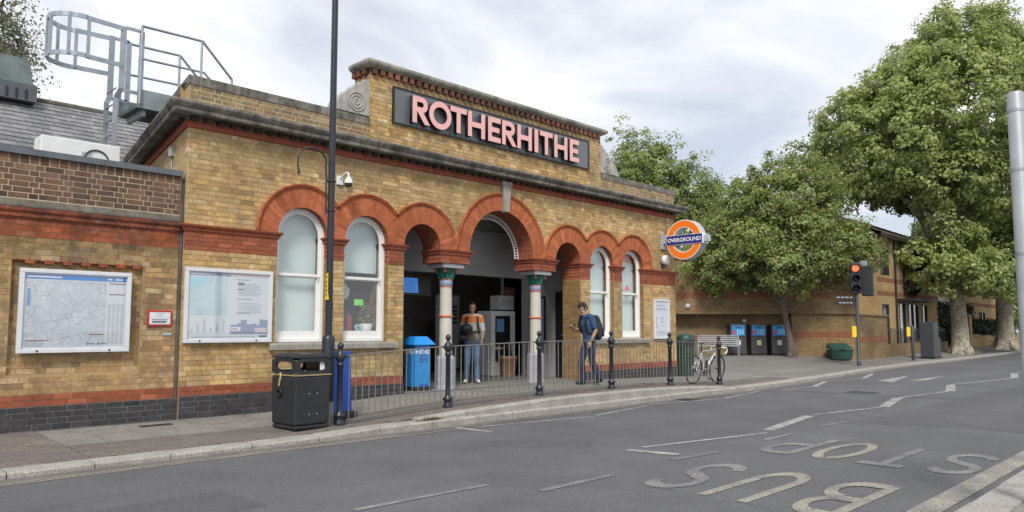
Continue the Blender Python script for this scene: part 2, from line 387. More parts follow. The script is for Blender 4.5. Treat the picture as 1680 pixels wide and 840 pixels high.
def asphalt(name, c, var=.16):
    t = NT(name); fine = t.math('ADD', t.math('MULTIPLY', t.noise(210, 2, .6), .45), t.math('MULTIPLY', t.noise(62, 3, .75), .55)); mid = t.noise(1.1, 5, .6); long = t.noise(.55, 5, .55, t.scale(t.pos(), (.16, 1.0, 1)))
    col = t.ramp(fine, [(.32, tuple(x * .55 for x in c)), (.5, c), (.68, tuple(x * 1.6 for x in c))])
    col = t.mix(.9, col, t.ramp(mid, [(.3, 1 - var * .8), (.7, 1 + var * .8)]), 'MULTIPLY')
    col = t.mix(.8, col, t.ramp(long, [(.32, .84), (.68, 1.14)]), 'MULTIPLY')
    ck = t.node('ShaderNodeTexVoronoi', feature='DISTANCE_TO_EDGE'); ck.inputs['Scale'].default_value = .45; wv = t.node('ShaderNodeVectorMath', operation='ADD'); t.l.new(t.pos(), wv.inputs[0]); nv = t.node('ShaderNodeTexNoise'); nv.inputs['Scale'].default_value = 1.7; nv.inputs['Detail'].default_value = 5; t.l.new(t.pos(), nv.inputs['Vector']); t.l.new(nv.outputs['Color'], wv.inputs[1]); t.l.new(wv.outputs[0], ck.inputs['Vector'])
    col = t.mix(t.math('MULTIPLY', t.ramp(ck.outputs['Distance'], [(.002, .55), (.008, 0.)]), t.ramp(t.noise(.5, 2), [(.5, 0.), (.6, 1.)])), col, tuple(x * .45 for x in c))
    col = t.mix(t.ramp(t.noise(.33, 2, .4), [(.56, 0.), (.575, .28)]), col, tuple(x * .72 for x in c))
    dk = t.ramp(t.noise(27, 3, .8), [(.24, .7), (.34, 0.)]); col = t.mix(dk, col, tuple(x * .45 for x in c)); sp = t.ramp(t.noise(31, 3, .85), [(.62, 0.), (.72, .75)]); col = t.mix(sp, col, tuple(x * 1.9 for x in c))
    t.col(col); t.rough(.82); t.b.inputs['Specular IOR Level'].default_value = .35
    t.bump(t.noise(210, 3), .5, .004); return t.m
M['asphalt'] = asphalt('asphalt', (.100, .102, .109)); M['tarmac_path'] = asphalt('worn_tarmac_paving', (.165, .158, .148), .2)
M['asphalt_dark'] = asphalt('patched_asphalt', (.086, .087, .092), .14); M['gutter'] = asphalt('gutter_silt', (.14, .135, .125), .25)
def roadpaint(name, c, wear=.5):
    t = NT(name); k = t.math('ADD', t.math('MULTIPLY', t.noise(42, 3, .7), .6), t.math('MULTIPLY', t.noise(3.0, 4), .4))
    mask = t.ramp(k, [(wear - .12, 0.), (wear + .12, 1.)])
    base = t.ramp(t.noise(260, 2), [(.3, (.08, .08, .084)), (.8, (.165, .165, .172))])
    t.col(t.mix(mask, base, c)); t.rough(.8); t.bump(t.noise(210, 3), .4, .003); return t.m
M['paint_white'] = roadpaint('worn_white_road_paint', (.42, .42, .41), .50); M['paint_yellow'] = roadpaint('worn_pale_yellow_road_paint', (.36, .335, .265), .52)
M['paint_faint'] = roadpaint('faint_road_paint', (.31, .305, .29), .57); M['paint_bright'] = roadpaint('fresh_white_road_paint', (.6, .6, .6), .36)
M['paint_cream'] = roadpaint('cream_kerb_line_paint', (.36, .33, .27), .42)
M['black'] = plain('black_paint', (.012, .013, .016), .35, var=.3, scale=14); M['black_rough'] = plain('black_plastic', (.016, .018, .022), .7, var=.25, scale=10, bump=.1)
M['post'] = plain('dark_blue_black_paint', (.014, .019, .028), .38, var=.25, scale=12, bump=.15)
M['rail'] = plain('galvanised_rail', (.21, .20, .195), .5, metal=.35, var=.25, scale=20)
M['galv'] = plain('galvanised_steel', (.30, .34, .39), .45, metal=.5, var=.15, scale=8); M['galv_light'] = plain('pale_galvanised_pole', (.32, .345, .365), .5, metal=.25, var=.12, scale=5)
M['white'] = plain('white_gloss_paint', (.74, .74, .73), .35, var=.04); M['white_m'] = plain('white_enamel', (.66, .68, .69), .45, var=.06); M['frame'] = plain('silver_white_frame', (.62, .64, .67), .35, metal=.1, var=.05)
M['lead'] = plain('grey_metal_coping', (.105, .12, .14), .55, metal=.2, var=.2, scale=4); M['slate_dark'] = plain('dark_grey_sheet', (.075, .09, .10), .6, var=.25, scale=3)
M['interior'] = plain('grey_interior_paint', (.27, .275, .28), .7, var=.12, scale=1.2, bump=.05); M['interior_dark'] = plain('dark_interior_paint', (.26, .25, .225), .75, var=.2, scale=1.5)
M['ceiling'] = plain('dark_ceiling', (.12, .12, .12), .8); M['hall_floor'] = plain('dark_floor_tile', (.13, .13, .135), .5, var=.25, scale=2)
M['sign_back'] = plain('grey_sign_panel', (.115, .125, .14), .3, var=.08, scale=1.2); M['letter_side'] = plain('letter_side_charcoal', (.022, .022, .026), .5)
M['letter_face'] = plain('pink_letter_face', (.72, .40, .375), .45, var=.05)
M['ov_orange'] = plain('roundel_orange', (.82, .19, .015), .4, var=.06, scale=2); M['ov_blue'] = plain('roundel_blue', (.012, .022, .20), .4, var=.05); M['sign_white'] = plain('sign_white', (.78, .78, .76), .45, var=.03); M['sign_grey'] = plain('sign_casing_grey', (.38, .395, .41), .5, var=.1)
M['metro_blue'] = plain('newspaper_bin_blue', (.01, .23, .62), .4, var=.08, scale=3); M['deep_blue'] = plain('deep_blue_plastic', (.012, .085, .45), .5, var=.12, scale=3); M['navy_print'] = plain('navy_print', (.02, .03, .09), .6)
M['bottle_green'] = plain('dark_green_plastic', (.014, .05, .036), .5, var=.2, scale=4); M['grit_green'] = plain('grit_bin_green', (.014, .062, .052), .55, var=.25, scale=4)
M['yellow'] = plain('yellow_plastic', (.78, .52, .012), .5); M['red_paint'] = plain('red_enamel', (.42, .022, .022), .45); M['brown_sign'] = plain('brown_finger_sign', (.035, .022, .018), .5)
M['cabinet'] = plain('charcoal_cabinet_paint', (.034, .039, .048), .5, var=.15, scale=5); M['terracotta'] = plain('terracotta', (.30, .165, .085), .8, var=.2); M['soil'] = plain('soil', (.03, .022, .015), .95)
M['rubber_tyre'] = plain('tyre_rubber', (.015, .015, .016), .75); M['chrome'] = plain('bare_alloy', (.45, .46, .48), .3, metal=.8, var=.1)
M['bike_white'] = plain('white_bike_enamel', (.70, .71, .72), .25, var=.04, coat=.3); M['brass'] = plain('dull_gold_line', (.32, .25, .13), .5)
M['wood_dark'] = plain('dark_stained_joinery', (.022, .017, .014), .5); M['curtain'] = plain('pale_curtain', (.42, .45, .46), .8)
M['tile_roof'] = plain('brown_roof_tile', (.10, .078, .062), .85, var=.35, scale=7, bump=.3)
M['concrete'] = plain('stained_concrete', (.30, .29, .26), .85, var=.25, scale=6, bump=.3)
def slate():
    t = NT('roof_slate'); c = t.ramp(t.rnd(), [(0, (.13, .133, .142)), (.5, (.17, .172, .18)), (1, (.21, .212, .22))])
    c = t.mix(t.ramp(t.noise(5, 6, .7), [(.55, 0.), (.75, .8)]), c, (.42, .42, .40)); t.col(c); t.rough(.8); t.bump(t.noise(50, 4), .3, .004); return t.m
M['slate'] = slate()
def blind():
    t = NT('pale_window_blind'); c = t.ramp(t.noise(.9, 4, .5, t.scale(t.pos(), (1, 1, .5))), [(.3, (.54, .64, .65)), (.7, (.66, .75, .75))]); t.col(c); t.rough(.85); return t.m
M['blind'] = blind()
def glass(name, tint=(1, 1, 1), refl=.16):
    t = NT(name); tr = t.node('ShaderNodeBsdfTransparent'); tr.inputs[0].default_value = (*tint, 1)
    gl = t.node('ShaderNodeBsdfGlossy'); gl.inputs['Roughness'].default_value = .02
    fr = t.node('ShaderNodeFresnel'); bf = t.node('ShaderNodeNewGeometry').outputs['Backfacing']
    io = t.math('MULTIPLY_ADD', bf, -.8333); io.node.inputs[2].default_value = 1.5; t.l.new(io, fr.inputs[0])
    k = t.math('MULTIPLY_ADD', fr.outputs[0], 1.0); k.node.inputs[2].default_value = refl * .4
    mxs = t.node('ShaderNodeMixShader'); t.l.new(k, mxs.inputs[0]); t.l.new(tr.outputs[0], mxs.inputs[1]); t.l.new(gl.outputs[0], mxs.inputs[2])
    t.l.new(mxs.outputs[0], t.out.inputs['Surface']); return t.m
M['glass'] = glass('window_glass', (.92, .96, .95), .3); M['glass_dark'] = glass('dark_window_glass', (.55, .6, .62), .3); M['poster_glass'] = glass('poster_glazing', (.97, .98, 1.0), .2)
def emis(name, c, s, base=(.1, .1, .1)):
    t = NT(name); t.col(base); t.b.inputs['Emission Color'].default_value = (*c, 1); t.b.inputs['Emission Strength'].default_value = s; t.rough(.3); return t.m
M['red_lamp'] = emis('lit_red_signal', (1, .13, .045), 1.5, (.4, .05, .03)); M['screen'] = emis('lit_blue_screen', (.02, .19, .62), .55); M['exit_green'] = emis('lit_green_exit_sign', (.18, .75, .08), .55)
M['lens_off'] = plain('dark_signal_lens', (.012, .012, .013), .15)
M['tube_light'] = emis('lit_fluorescent_tube', (1, .96, .88), 7.0, (.8, .8, .8))
def leafmat(name, tones, trans=.35):
    t = NT(name); n = len(tones)
    r = t.rnd(); c = t.ramp(r, [((i + .5) / n, x) for i, x in enumerate(tones)])
    c = t.mix(.8, c, t.ramp(t.noise(.9, 4), [(.3, .6), (.7, 1.35)]), 'MULTIPLY')
    t.col(c); t.rough(.42); t.b.inputs['Specular IOR Level'].default_value = .55
    tl = t.node('ShaderNodeBsdfTranslucent'); t.l.new(c, tl.inputs[0]); ms = t.node('ShaderNodeMixShader'); ms.inputs[0].default_value = trans
    t.l.new(t.b.outputs[0], ms.inputs[1]); t.l.new(tl.outputs[0], ms.inputs[2]); t.l.new(ms.outputs[0], t.out.inputs['Surface']); return t.m
M['leaf_plane'] = leafmat('plane_leaf', [(.28, .34, .09), (.33, .39, .12), (.39, .45, .16), (.21, .27, .07), (.45, .49, .22), (.31, .37, .105)], .5)
M['leaf_maple'] = leafmat('turning_maple_leaf', [(.20, .28, .075), (.25, .33, .09), (.16, .23, .06), (.30, .36, .12), (.40, .32, .16), (.22, .30, .08), (.28, .35, .10), (.19, .26, .07), (.24, .31, .085)], .5)
M['leaf_back'] = leafmat('mid_green_leaf', [(.24, .31, .09), (.29, .36, .115), (.35, .41, .15), (.20, .26, .075)], .5)
M['leaf_dark'] = leafmat('dark_hedge_leaf', [(.018, .034, .012), (.028, .05, .016), (.022, .04, .015)], .2)
M['leaf_grey'] = leafmat('grey_green_leaf', [(.20, .22, .13), (.26, .27, .18), (.15, .17, .10)], .5)
M['grass'] = leafmat('weed_grass', [(.10, .12, .035), (.13, .14, .05), (.08, .09, .03)])
M['straw'] = leafmat('dry_grass', [(.34, .28, .13), (.42, .35, .18)])
def bark(name, a, b, c2):
    t = NT(name); vo = t.noise(7.5, 4, .6, t.scale(t.pos(), (1, 1, .7)), dist=.8)
    c = t.ramp(vo, [(.36, a), (.47, b), (.56, b), (.62, c2)], 'LINEAR'); c = t.mix(t.ramp(t.noise(24, 4), [(.3, 0.), (.8, .45)]), c, tuple(x * .5 for x in a))
    t.col(c); t.rough(.9); t.bump(t.noise(16, 5), .6, .02); return t.m
M['bark_plane'] = bark('mottled_plane_bark', (.17, .14, .10), (.33, .295, .23), (.50, .46, .39)); M['bark'] = bark('grey_brown_bark', (.075, .062, .05), (.12, .10, .085), (.16, .14, .12))

# ------------------------------------------------------------------ the ground
ROAD_Z = -0.12
KERB = [(-40, -2.66), (12.3, -2.66), (14.6, -2.46), (18, -2.18), (23, -1.66), (28.6, -1.36), (34.5, -1.30), (52, -.55), (90, 1.2), (150, 4.0)]
def kerb_y(x): return interp(x, KERB)
ZW = [(-40, 0), (1.6, 0), (3.6, .125), (9, .13), (11, .095), (13, .05), (16, .01), (60, -.01)]
ZE = [(-40, -.055), (.6, -.055), (1.5, -.025), (3.4, .075), (5.4, .13), (7.6, .135), (9.5, .095), (11.5, -.005), (13, -.03), (60, -.03)]
def pav_z(x, y):
    t = max(0, min(1, (y - kerb_y(x) - .25) / 2.3)); z = lerp(interp(x, ZE), interp(x, ZW), t)
    if x > 14: z += .22 * sstep((x - 14) / 8) * sstep((y - .5) / 2.4)
    return z
g = MB(); g.quad((-600, -600, -.25), (900, -600, -.25), (900, 900, -.25), (-600, 900, -.25))
tag(g.build('ground', M['tarmac_path']), kind='structure')
g = MB(); g.quad((-60, -9.5, ROAD_Z), (200, -9.5, ROAD_Z), (200, 10, ROAD_Z), (-60, 10, ROAD_Z))
tag(g.build('road', M['asphalt']), kind='structure')

# far-side pavement: bedding sheet, then slabs, pavers and kerbstones laid on it
g = MB(); xs = [-12 + .5 * i for i in range(60)] + [18 + 2 * i for i in range(66)]
ts = [0, .12, .3, .5, .75, 1, 1.4, 2.0, 3.0, 4.2, 6, 9, 14]
def pv(x, t): y = kerb_y(x) + .24 + t * 2.4; return (x, y, pav_z(x, y) - .010)
for a, b in zip(xs, xs[1:]):
    for t0, t1 in zip(ts, ts[1:]): g.quad(pv(a, t0), pv(b, t0), pv(b, t1), pv(a, t1))
pavement = tag(g.build('pavement', M['tarmac_path']), kind='structure')
def slab(x0, x1, y0, y1, gap=.006, lift=0.0, mat='slab', name='paving_slab'):
    mb = MB(); x0 += gap; x1 -= gap; y0 += gap; y1 -= gap; j = random.uniform(-.0025, .0025) + lift
    c = [(x0, y0), (x1, y0), (x1, y1), (x0, y1)]
    v = [(x, y, pav_z(x, y) - .03) for x, y in c] + [(x, y, pav_z(x, y) + j) for x, y in c]
    mb.add(v, [(4, 5, 6, 7), (0, 1, 5, 4), (1, 2, 6, 5), (2, 3, 7, 6), (3, 0, 4, 7)])
    return mb.build(name, M[mat], pavement)
SX0 = -1.78
for row, (y1, y0, off) in enumerate(((-.06, -.78, 0), (-.78, -1.42, .45))):
    x = SX0
    first = True
    while x < 15.5:
        w = .9 if not (first and off) else .45
        if not (first and off): w = random.choice((.9, .9, .75))
        slab(x, x + w, y0, y1); x += w; first = False
def pavers(x0, x1, y0, y1, mat, w=.2, h=.1):
    mb = MB(); r = 0; y = y0
    while y < y1 - .02:
        x = x0 - (w / 2 if r % 2 else 0); r += 1
        while x < x1:
            a, b = max(x, x0), min(x + w, x1)
            if b - a > .03:
                j = random.uniform(-.002, .002); gx = .004
                c = [(a + gx, y + gx), (b - gx, y + gx), (b - gx, min(y + h, y1) - gx), (a + gx, min(y + h, y1) - gx)]
                v = [(p, q, pav_z(p, q) - .02) for p, q in c] + [(p, q, pav_z(p, q) - .001 + j) for p, q in c]
                mb.add(v, [(4, 5, 6, 7), (0, 1, 5, 4), (1, 2, 6, 5), (2, 3, 7, 6), (3, 0, 4, 7)])
            x += w
        y += h
    return tag(mb.build('block_paving', M[mat], pavement), kind='stuff')
pavers(-7.0, SX0, -2.36, 0, 'paver_red'); pavers(SX0, 15.5, -2.36, -1.42, 'paver_dark')
# kerbs: each stone its own piece
kerb = empty('kerb', (0, 0, 0), kind='structure')
def kstone(x0, x1, wid, z0, top0, top1, mat='granite', yoff=0.0, name='kerbstone', rnd=.022):
    """stone along the kerb line with a rounded front arris"""
    mb = MB(); g_ = .006; rows = []
    for x, tz in ((x0 + g_, top0), (x1 - g_, top1)):
        yk = kerb_y(x) + yoff + random.uniform(-.008, .008)
        rows.append([(x, yk + .006, z0), (x, yk, tz - rnd), (x, yk + rnd * .35, tz - rnd * .35), (x, yk + rnd, tz), (x, yk + wid, tz + .004), (x, yk + wid, z0)])
    a, b = rows
    for i in range(5): mb.quad(a[i], b[i], b[i + 1], a[i + 1])
    mb.add(a, [tuple(range(5, -1, -1))]); mb.add(b, [tuple(range(6))])
    return mb.build(name, M[mat], kerb)
def first_top(x): return interp(x, [(-40, -.06), (.6, -.058), (1.6, -.02), (2.4, -.012), (9.8, -.008), (11.5, -.015), (14, -.03), (60, -.03)])
x = -7.2
while x < 70:
    w = random.choice((.88, .92, 1.05, .75)) if x < 13 else .92
    kstone(x, x + w, .28, -.2, first_top(x), first_top(x + w)); x += w
x = 2.35
while x < 10.9:                            # the upper step in front of the railing
    w = .915; x1 = min(x + w, 11.1)
    kstone(x, x1, .17, -.05, max(interp(x, ZE), first_top(x) + .003), max(interp(x1, ZE), first_top(x1) + .003), yoff=.095); x = x1
# near-side pavement where the photographer stands
g = MB(); x = -14
g.quad((-60, -40, -.012), (60, -40, -.012), (60, -9.70, -.012), (-60, -9.70, -.012))
near_pav = tag(g.build('near_pavement', M['slab']), kind='structure')
near_kerb = empty('near_kerb', (0, 0, 0), kind='structure')
for i in range(30):
    x = -8 + .92 * i; mb = MB(); y0, y1 = -9.72, -9.43 + random.uniform(-.006, .006)
    p = [(y1, -.2), (y1, -.025), (y1 - .018, -.004), (y0, 0), (y0, -.2)]
    mb.prism(p, lambda a, b: (x + .005, a, b), lambda a, b: (x + .915, a, b)); mb.build('kerbstone', M['granite'], near_kerb, fix=True)

# relaid patches and trench scars in the carriageway
for nm_, pts in (('asphalt_patch', [(7.7, -6.62), (19, -6.75), (19, -9.0), (7.9, -9.0)]), ('asphalt_patch', [(-4.5, -4.6), (-1.4, -4.55), (-1.35, -5.35), (-4.5, -5.4)]), ('trench_scar', [(12.4, -3.4), (12.75, -3.4), (13.3, -9.0), (12.95, -9.0)])):
    mb = MB(); mb.add([(a, b, ROAD_Z + .0022 + (.0006 if nm_ == 'trench_scar' else 0)) for a, b in pts], [(3, 2, 1, 0)]); tag(mb.build(nm_, M['asphalt_dark'], fix=False), kind='structure')

# ------------------------------------------------------------------ road markings (thin sheets)
def strip(mb, p, q, w, z=ROAD_Z + .0052):
    p, q = Vector((*p, 0)), Vector((*q, 0)); d = (q - p).normalized(); n = Vector((-d.y, d.x, 0)) * w / 2
    mb.quad(*[(v.x, v.y, z) for v in (p - n, q - n, q + n, p + n)])
def marking(name, segs, mat, label, cat='road marking', group=None):
    mb = MB()
    for s in segs: strip(mb, *s)
    mb.build(name, M[mat], road_marks)
road_marks = empty('road_markings', (0, 0, ROAD_Z), kind='structure')
road_marks.location = (0, 0, 0)
gm = MB(); xs2 = [-12 + .8 * i for i in range(90)]
for a, b in zip(xs2, xs2[1:]): gm.quad((a, kerb_y(a) - .20, ROAD_Z + .003), (b, kerb_y(b) - .20, ROAD_Z + .003), (b, kerb_y(b) + .1, ROAD_Z + .003), (a, kerb_y(a) + .1, ROAD_Z + .003))
tag(gm.build('gutter', M['gutter']), kind='structure')
marking('kerb_double_line', [((-10, -2.905), (1.75, -2.895), .035), ((-10, -2.985), (2.75, -2.965), .035)], 'paint_cream', '')
kz = [((2.80, -2.86), (2.86, -3.50), .12), ((3.02, -2.98), (5.28, -3.36), .065), ((5.42, -3.30), (7.38, -2.97), .065), ((7.55, -2.89), (9.62, -3.25), .065), ((9.66, -3.26), (11.88, -2.90), .065), ((12.5, -3.16), (14.1, -3.22), .065), ((14.15, -3.22), (16.2, -2.66), .12), ((16.3, -2.7), (18.3, -2.94), .065), ((18.35, -2.9), (20.9, -2.25), .14)]
for s in kz: marking('kerb_zigzag', [s], 'paint_white', '')
cz = [((2.90, -5.76), (3.05, -6.36), .13), ((3.2, -5.77), (5.43, -6.24), .07), ((5.68, -6.12), (7.84, -5.79), .16), ((8.05, -5.78), (10.15, -6.15), .075), ((10.2, -6.15), (12.3, -5.74), .18), ((12.35, -5.73), (14.9, -5.98), .08), ((14.98, -6.0), (17.1, -5.46), .2), ((17.2, -5.42), (21.6, -5.95), .09), ((21.6, -5.95), (24.5, -5.4), .2), ((25, -5.4), (31, -5.9), .09)]
for s in cz: marking('centre_zigzag', [s], 'paint_white', '')
for s in [((-.98, -5.99), (.41, -6.03), .075), ((.55, -6.54), (1.56, -6.55), .085), ((2.70, -6.49), (3.53, -6.58), .09), ((4.8, -6.52), (5.62, -6.52), .08), ((6.6, -6.47), (7.48, -6.53), .075), ((-3.9, -5.95), (-2.5, -5.97), .075)]:
    marking('lane_dash', [s], 'paint_faint', '')
marking('faint_cross_line', [((7.48, -6.53), (7.66, -7.42), .05)], 'paint_faint', ''); marking('faint_cross_line', [((9.3, -8.3), (9.7, -9.0), .05)], 'paint_faint', '')
marking('bus_stop_edge_line', [((-9, -9.13), (30, -9.17), .20)], 'paint_yellow', '')
for tri in ([(17.48, -3.55), (17.2, -4.08), (20.6, -3.41)], [(18.0, -4.2), (18.7, -4.5), (21.6, -4.18)]):
    mb = MB(); mb.add([(a, b, ROAD_Z + .0052) for a, b in tri], [(0, 1, 2)]); mb.build('speed_hump_triangle', M['paint_white'], road_marks, fix=True)
# carriageway lettering, read by drivers heading towards -X: glyph X runs along +Y, glyph Y along -X
def stroke(pts, w):
    """outline polygon of a fat polyline given as centre points"""
    P = [Vector((p[0], p[1])) for p in pts]; L, Rr = [], []
    for i, p in enumerate(P):
        d = (P[min(i + 1, len(P) - 1)] - P[max(i - 1, 0)])
        # strokes keep a constant width in glyph space before stretching
        d.normalize(); n = Vector((-d.y, d.x)); L.append(p + n * w / 2); Rr.append(p - n * w / 2)
    return L, Rr
def arc(cx, cy, rx, ry, a0, a1, n=14): return [(cx + rx * math.cos(R(a0 + (a1 - a0) * i / n)), cy + ry * math.sin(R(a0 + (a1 - a0) * i / n))) for i in range(n + 1)]
GLYPH = {  # unit box: width .62, height 1
    'S': [arc(.31, .74, .25, .21, 20, 180, 10) + arc(.31, .74, .25, .21, 190, 262, 5) + arc(.31, .27, .26, .22, 80, 0, 6) + arc(.31, .27, .26, .22, -10, -165, 10)],
    'U': [[(.05, 1), (.05, .3)] + arc(.31, .3, .26, .25, 180, 360, 14) + [(.57, .3), (.57, 1)]],
    'B': [[(.05, 0), (.05, 1)], [(.09, .95), (.3, .95)] + arc(.3, .74, .22, .21, 90, -90, 10) + [(.09, .53)], [(.32, .50)] + arc(.32, .275, .25, .225, 88, -90, 10) + [(.09, .05)]],
    'T': [[(.31, 0), (.31, .905)], [(0, .95), (.62, .95)]],
    'O': [arc(.31, .5, .26, .45, 90, 452, 30)],
    'P': [[(.05, 0), (.05, 1)], [(.09, .95), (.32, .95)] + arc(.32, .70, .24, .25, 90, -90, 12) + [(.09, .45)]],
}
def road_letter(ch, y_left, x_top, wid, ln, mat):
    mb = MB()
    for k, st in enumerate(GLYPH[ch]):
        L, Rr = stroke(st, .135)
        for i in range(len(L) - 1):
            q = [L[i], Rr[i], Rr[i + 1], L[i + 1]]
            mb.quad(*[(x_top + (1 - p.y) * ln, y_left + p.x / .62 * wid, ROAD_Z + .0052 + .0012 * k) for p in q])
    mb.build('road_letter', M[mat], road_marks, fix=True)
for ch, y in (('B', -8.72), ('U', -8.02), ('S', -7.36)): road_letter(ch, y, 1.40, .44, 1.5, 'paint_yellow' if ch != 'S' else 'paint_faint')
for ch, y in (('S', -9.0), ('T', -8.40), ('O', -7.80), ('P', -7.22)): road_letter(ch, y, 3.92, .44, 1.48, 'paint_yellow' if ch == 'O' else 'paint_faint')
# small iron covers
for cx, cy, w, d in ((-.45, -.42, .42, .16), (9.4, -1.5, .35, .3)):
    mb = MB(); z = pav_z(cx, cy) + .004; mb.box(cx - w / 2, cx + w / 2, cy - d / 2, cy + d / 2, z - .02, z)
    mb.build('iron_cover', M['black_rough'], pavement)
mb = MB(); mb.box(12.9, 13.5, -5.0, -4.4, ROAD_Z - .02, ROAD_Z + .004); mb.build('iron_cover', M['cabinet'], road_marks)

gg = empty('gully_grate', (8.9, -2.86, ROAD_Z), kind='structure'); mb = MB(); mb.box(-.22, .22, -.19, .19, -.02, .006); fr_ = mb.build('frame', M['cabinet'], gg)
for k in range(8): mb = MB(); mb.box(-.18 + k * .05, -.155 + k * .05, -.15, .15, .0062, .009); mb.build('grate_bar', M['black'], gg)

# ------------------------------------------------------------------ brick laying
CR = .075                                   # one course
_bm_cache = {}
def brick_mesh(w, h, mat, d=.05):
    key = (round(w, 3), round(h, 3), mat)
    if key not in _bm_cache:
        b = MB(); b.add([(0, 0, 0), (w, 0, 0), (w, d, 0), (0, d, 0), (0, 0, h), (w, 0, h), (w, d, h), (0, d, h)],
                        [(0, 1, 5, 4), (4, 5, 6, 7), (0, 3, 2, 1), (1, 2, 6, 5), (3, 0, 4, 7)])
        _bm_cache[key] = b.mesh('brick', M[mat])
    return _bm_cache[key]
class Laid:
    """bricks laid on one or more wall faces of a thing; the biggest stay single, the rest are joined"""
    def __init__(s): s.items = []
    def lay(s, origin, udir, u0, u1, z0, z1, mat, excl=None, face=0.0, bond='flemish', seed=0, gap=.009, cr=CR, header_only=False, jit=.0016):
        """origin 2D, udir 2D unit along wall; outward is right of udir (towards -Y for +X)"""
        rnd = random.Random(seed); rows = max(1, round((z1 - z0) / cr)); ch = (z1 - z0) / rows
        for r in range(rows):
            za = z0 + r * ch; zm = za + ch / 2
            holes = sorted(excl(zm)) if excl else []
            segs = []; a = u0
            for (h0, h1) in holes:
                if h0 > a: segs.append((a, min(h0, u1)))
                a = max(a, h1)
            if a < u1: segs.append((a, u1))
            # the bond runs through the whole course
            u = u0 - (.0 if r % 2 == 0 else .17) - rnd.uniform(0, .01); k = r % 2
            while u < u1:
                w = .1125 if (k % 2 == (0 if bond == 'flemish' else 1) or header_only) else .225
                if bond == 'stretcher': w = .225
                if bond == 'english': w = .1125 if r % 2 else .225
                k += 1
                for (sa, sb) in segs:
                    p, q = max(u, sa), min(u + w, sb)
                    if q - p > .03:
                        s.items.append((origin, udir, p + gap / 2, q - gap / 2, za + gap / 2, za + ch - gap / 2, mat, face + rnd.uniform(-jit, jit), abs((q - p) - w) < 1e-6))
                u += w
    def emit(s, parent, limit=300):
        C = cam.location
        def size(it):
            o, d, a, b, z0, z1, *_ = it
            p = Vector((o[0] + d[0] * (a + b) / 2, o[1] + d[1] * (a + b) / 2, (z0 + z1) / 2)); n = Vector((d[1], -d[0], 0)); v = C - p
            return max(0, v.normalized().dot(n)) * (b - a) * (z1 - z0) / v.length_squared
        full = sorted([i for i in s.items if i[8]], key=size, reverse=True)[:limit]; ids = set(map(id, full))
        for it in full:
            o, d, a, b, z0, z1, mat, fc, _ = it; n = (d[1], -d[0])
            link('brick', brick_mesh(b - a, z1 - z0, mat), parent, (o[0] + d[0] * a + n[0] * fc, o[1] + d[1] * a + n[1] * fc, z0), math.atan2(d[1], d[0]))
        by = {}
        for it in s.items:
            if id(it) not in ids: by.setdefault(it[6], []).append(it)
        for mat, its in by.items():
            mb = MB()
            for o, d, a, b, z0, z1, m_, fc, _ in its:
                n = (d[1], -d[0]); dp = fc - .05
                def P(u, off): return (o[0] + d[0] * u + n[0] * off, o[1] + d[1] * u + n[1] * off)
                c = [P(a, fc), P(b, fc), P(b, dp), P(a, dp)]
                mb.add([(x, y, z0) for x, y in c] + [(x, y, z1) for x, y in c], [(0, 1, 5, 4), (4, 5, 6, 7), (0, 3, 2, 1), (1, 2, 6, 5), (3, 0, 4, 7)])
            tag(mb.build('brickwork', M[mat], parent), kind='stuff')

# ------------------------------------------------------------------ station building
LEN, WT = 13.05, .55                        # facade length, wall thickness
SPR = 2.83                                  # springing line
SD = Vector((.179, .984)).normalized()      # direction of the oblique left side wall
ARC = [(6.52 - 4.59, .455, .83), (6.52 - 3.345, .455, .83), (6.52 - 2.10, .435, .83), (6.52, .925, 1.28), (6.52 + 2.10, .435, .83), (6.52 + 3.345, .455, .83), (6.52 + 4.59, .455, .83)]
WINS = (0, 1, 5, 6); SILL = 1.06
EX0, EX1 = ARC[2][0] - .435, ARC[4][0] + .435   # entrance jambs
IMP = 2.57                                  # underside of the brick impost blocks
XR = [(ARC[i][0] + ARC[i + 1][0]) / 2 if i not in (2, 3) else (5.247 if i == 2 else 7.793) for i in range(6)]
station = empty('station_building', (0, 0, 0), label='single storey yellow stock brick station with red round arches and big name sign', cat='building')

def holes(z):
    h = []
    for i in WINS:
        xc, r, _ = ARC[i]
        if SILL - .1 < z < SPR: h.append((xc - r, xc + r))
    if z < SPR: h.append((EX0, EX1))
    if z >= SPR:
        for xc, r, Ro in ARC:
            t = z - SPR
            if t < Ro - .05: h.append((xc - math.sqrt((Ro - .05) ** 2 - t * t), xc + math.sqrt((Ro - .05) ** 2 - t * t)))
        m = []
        for a, b in sorted(h):
            if m and a <= m[-1][1] + .12: m[-1] = (m[-1][0], max(b, m[-1][1]))
            else: m.append((a, b))
        h = m
    if 3.7 < z < 4.4: h.append((6.45, 6.72))
    m = []
    for a, b in sorted(h):
        if m and a <= m[-1][1]: m[-1] = (m[-1][0], max(b, m[-1][1]))
        else: m.append((a, b))
    return m

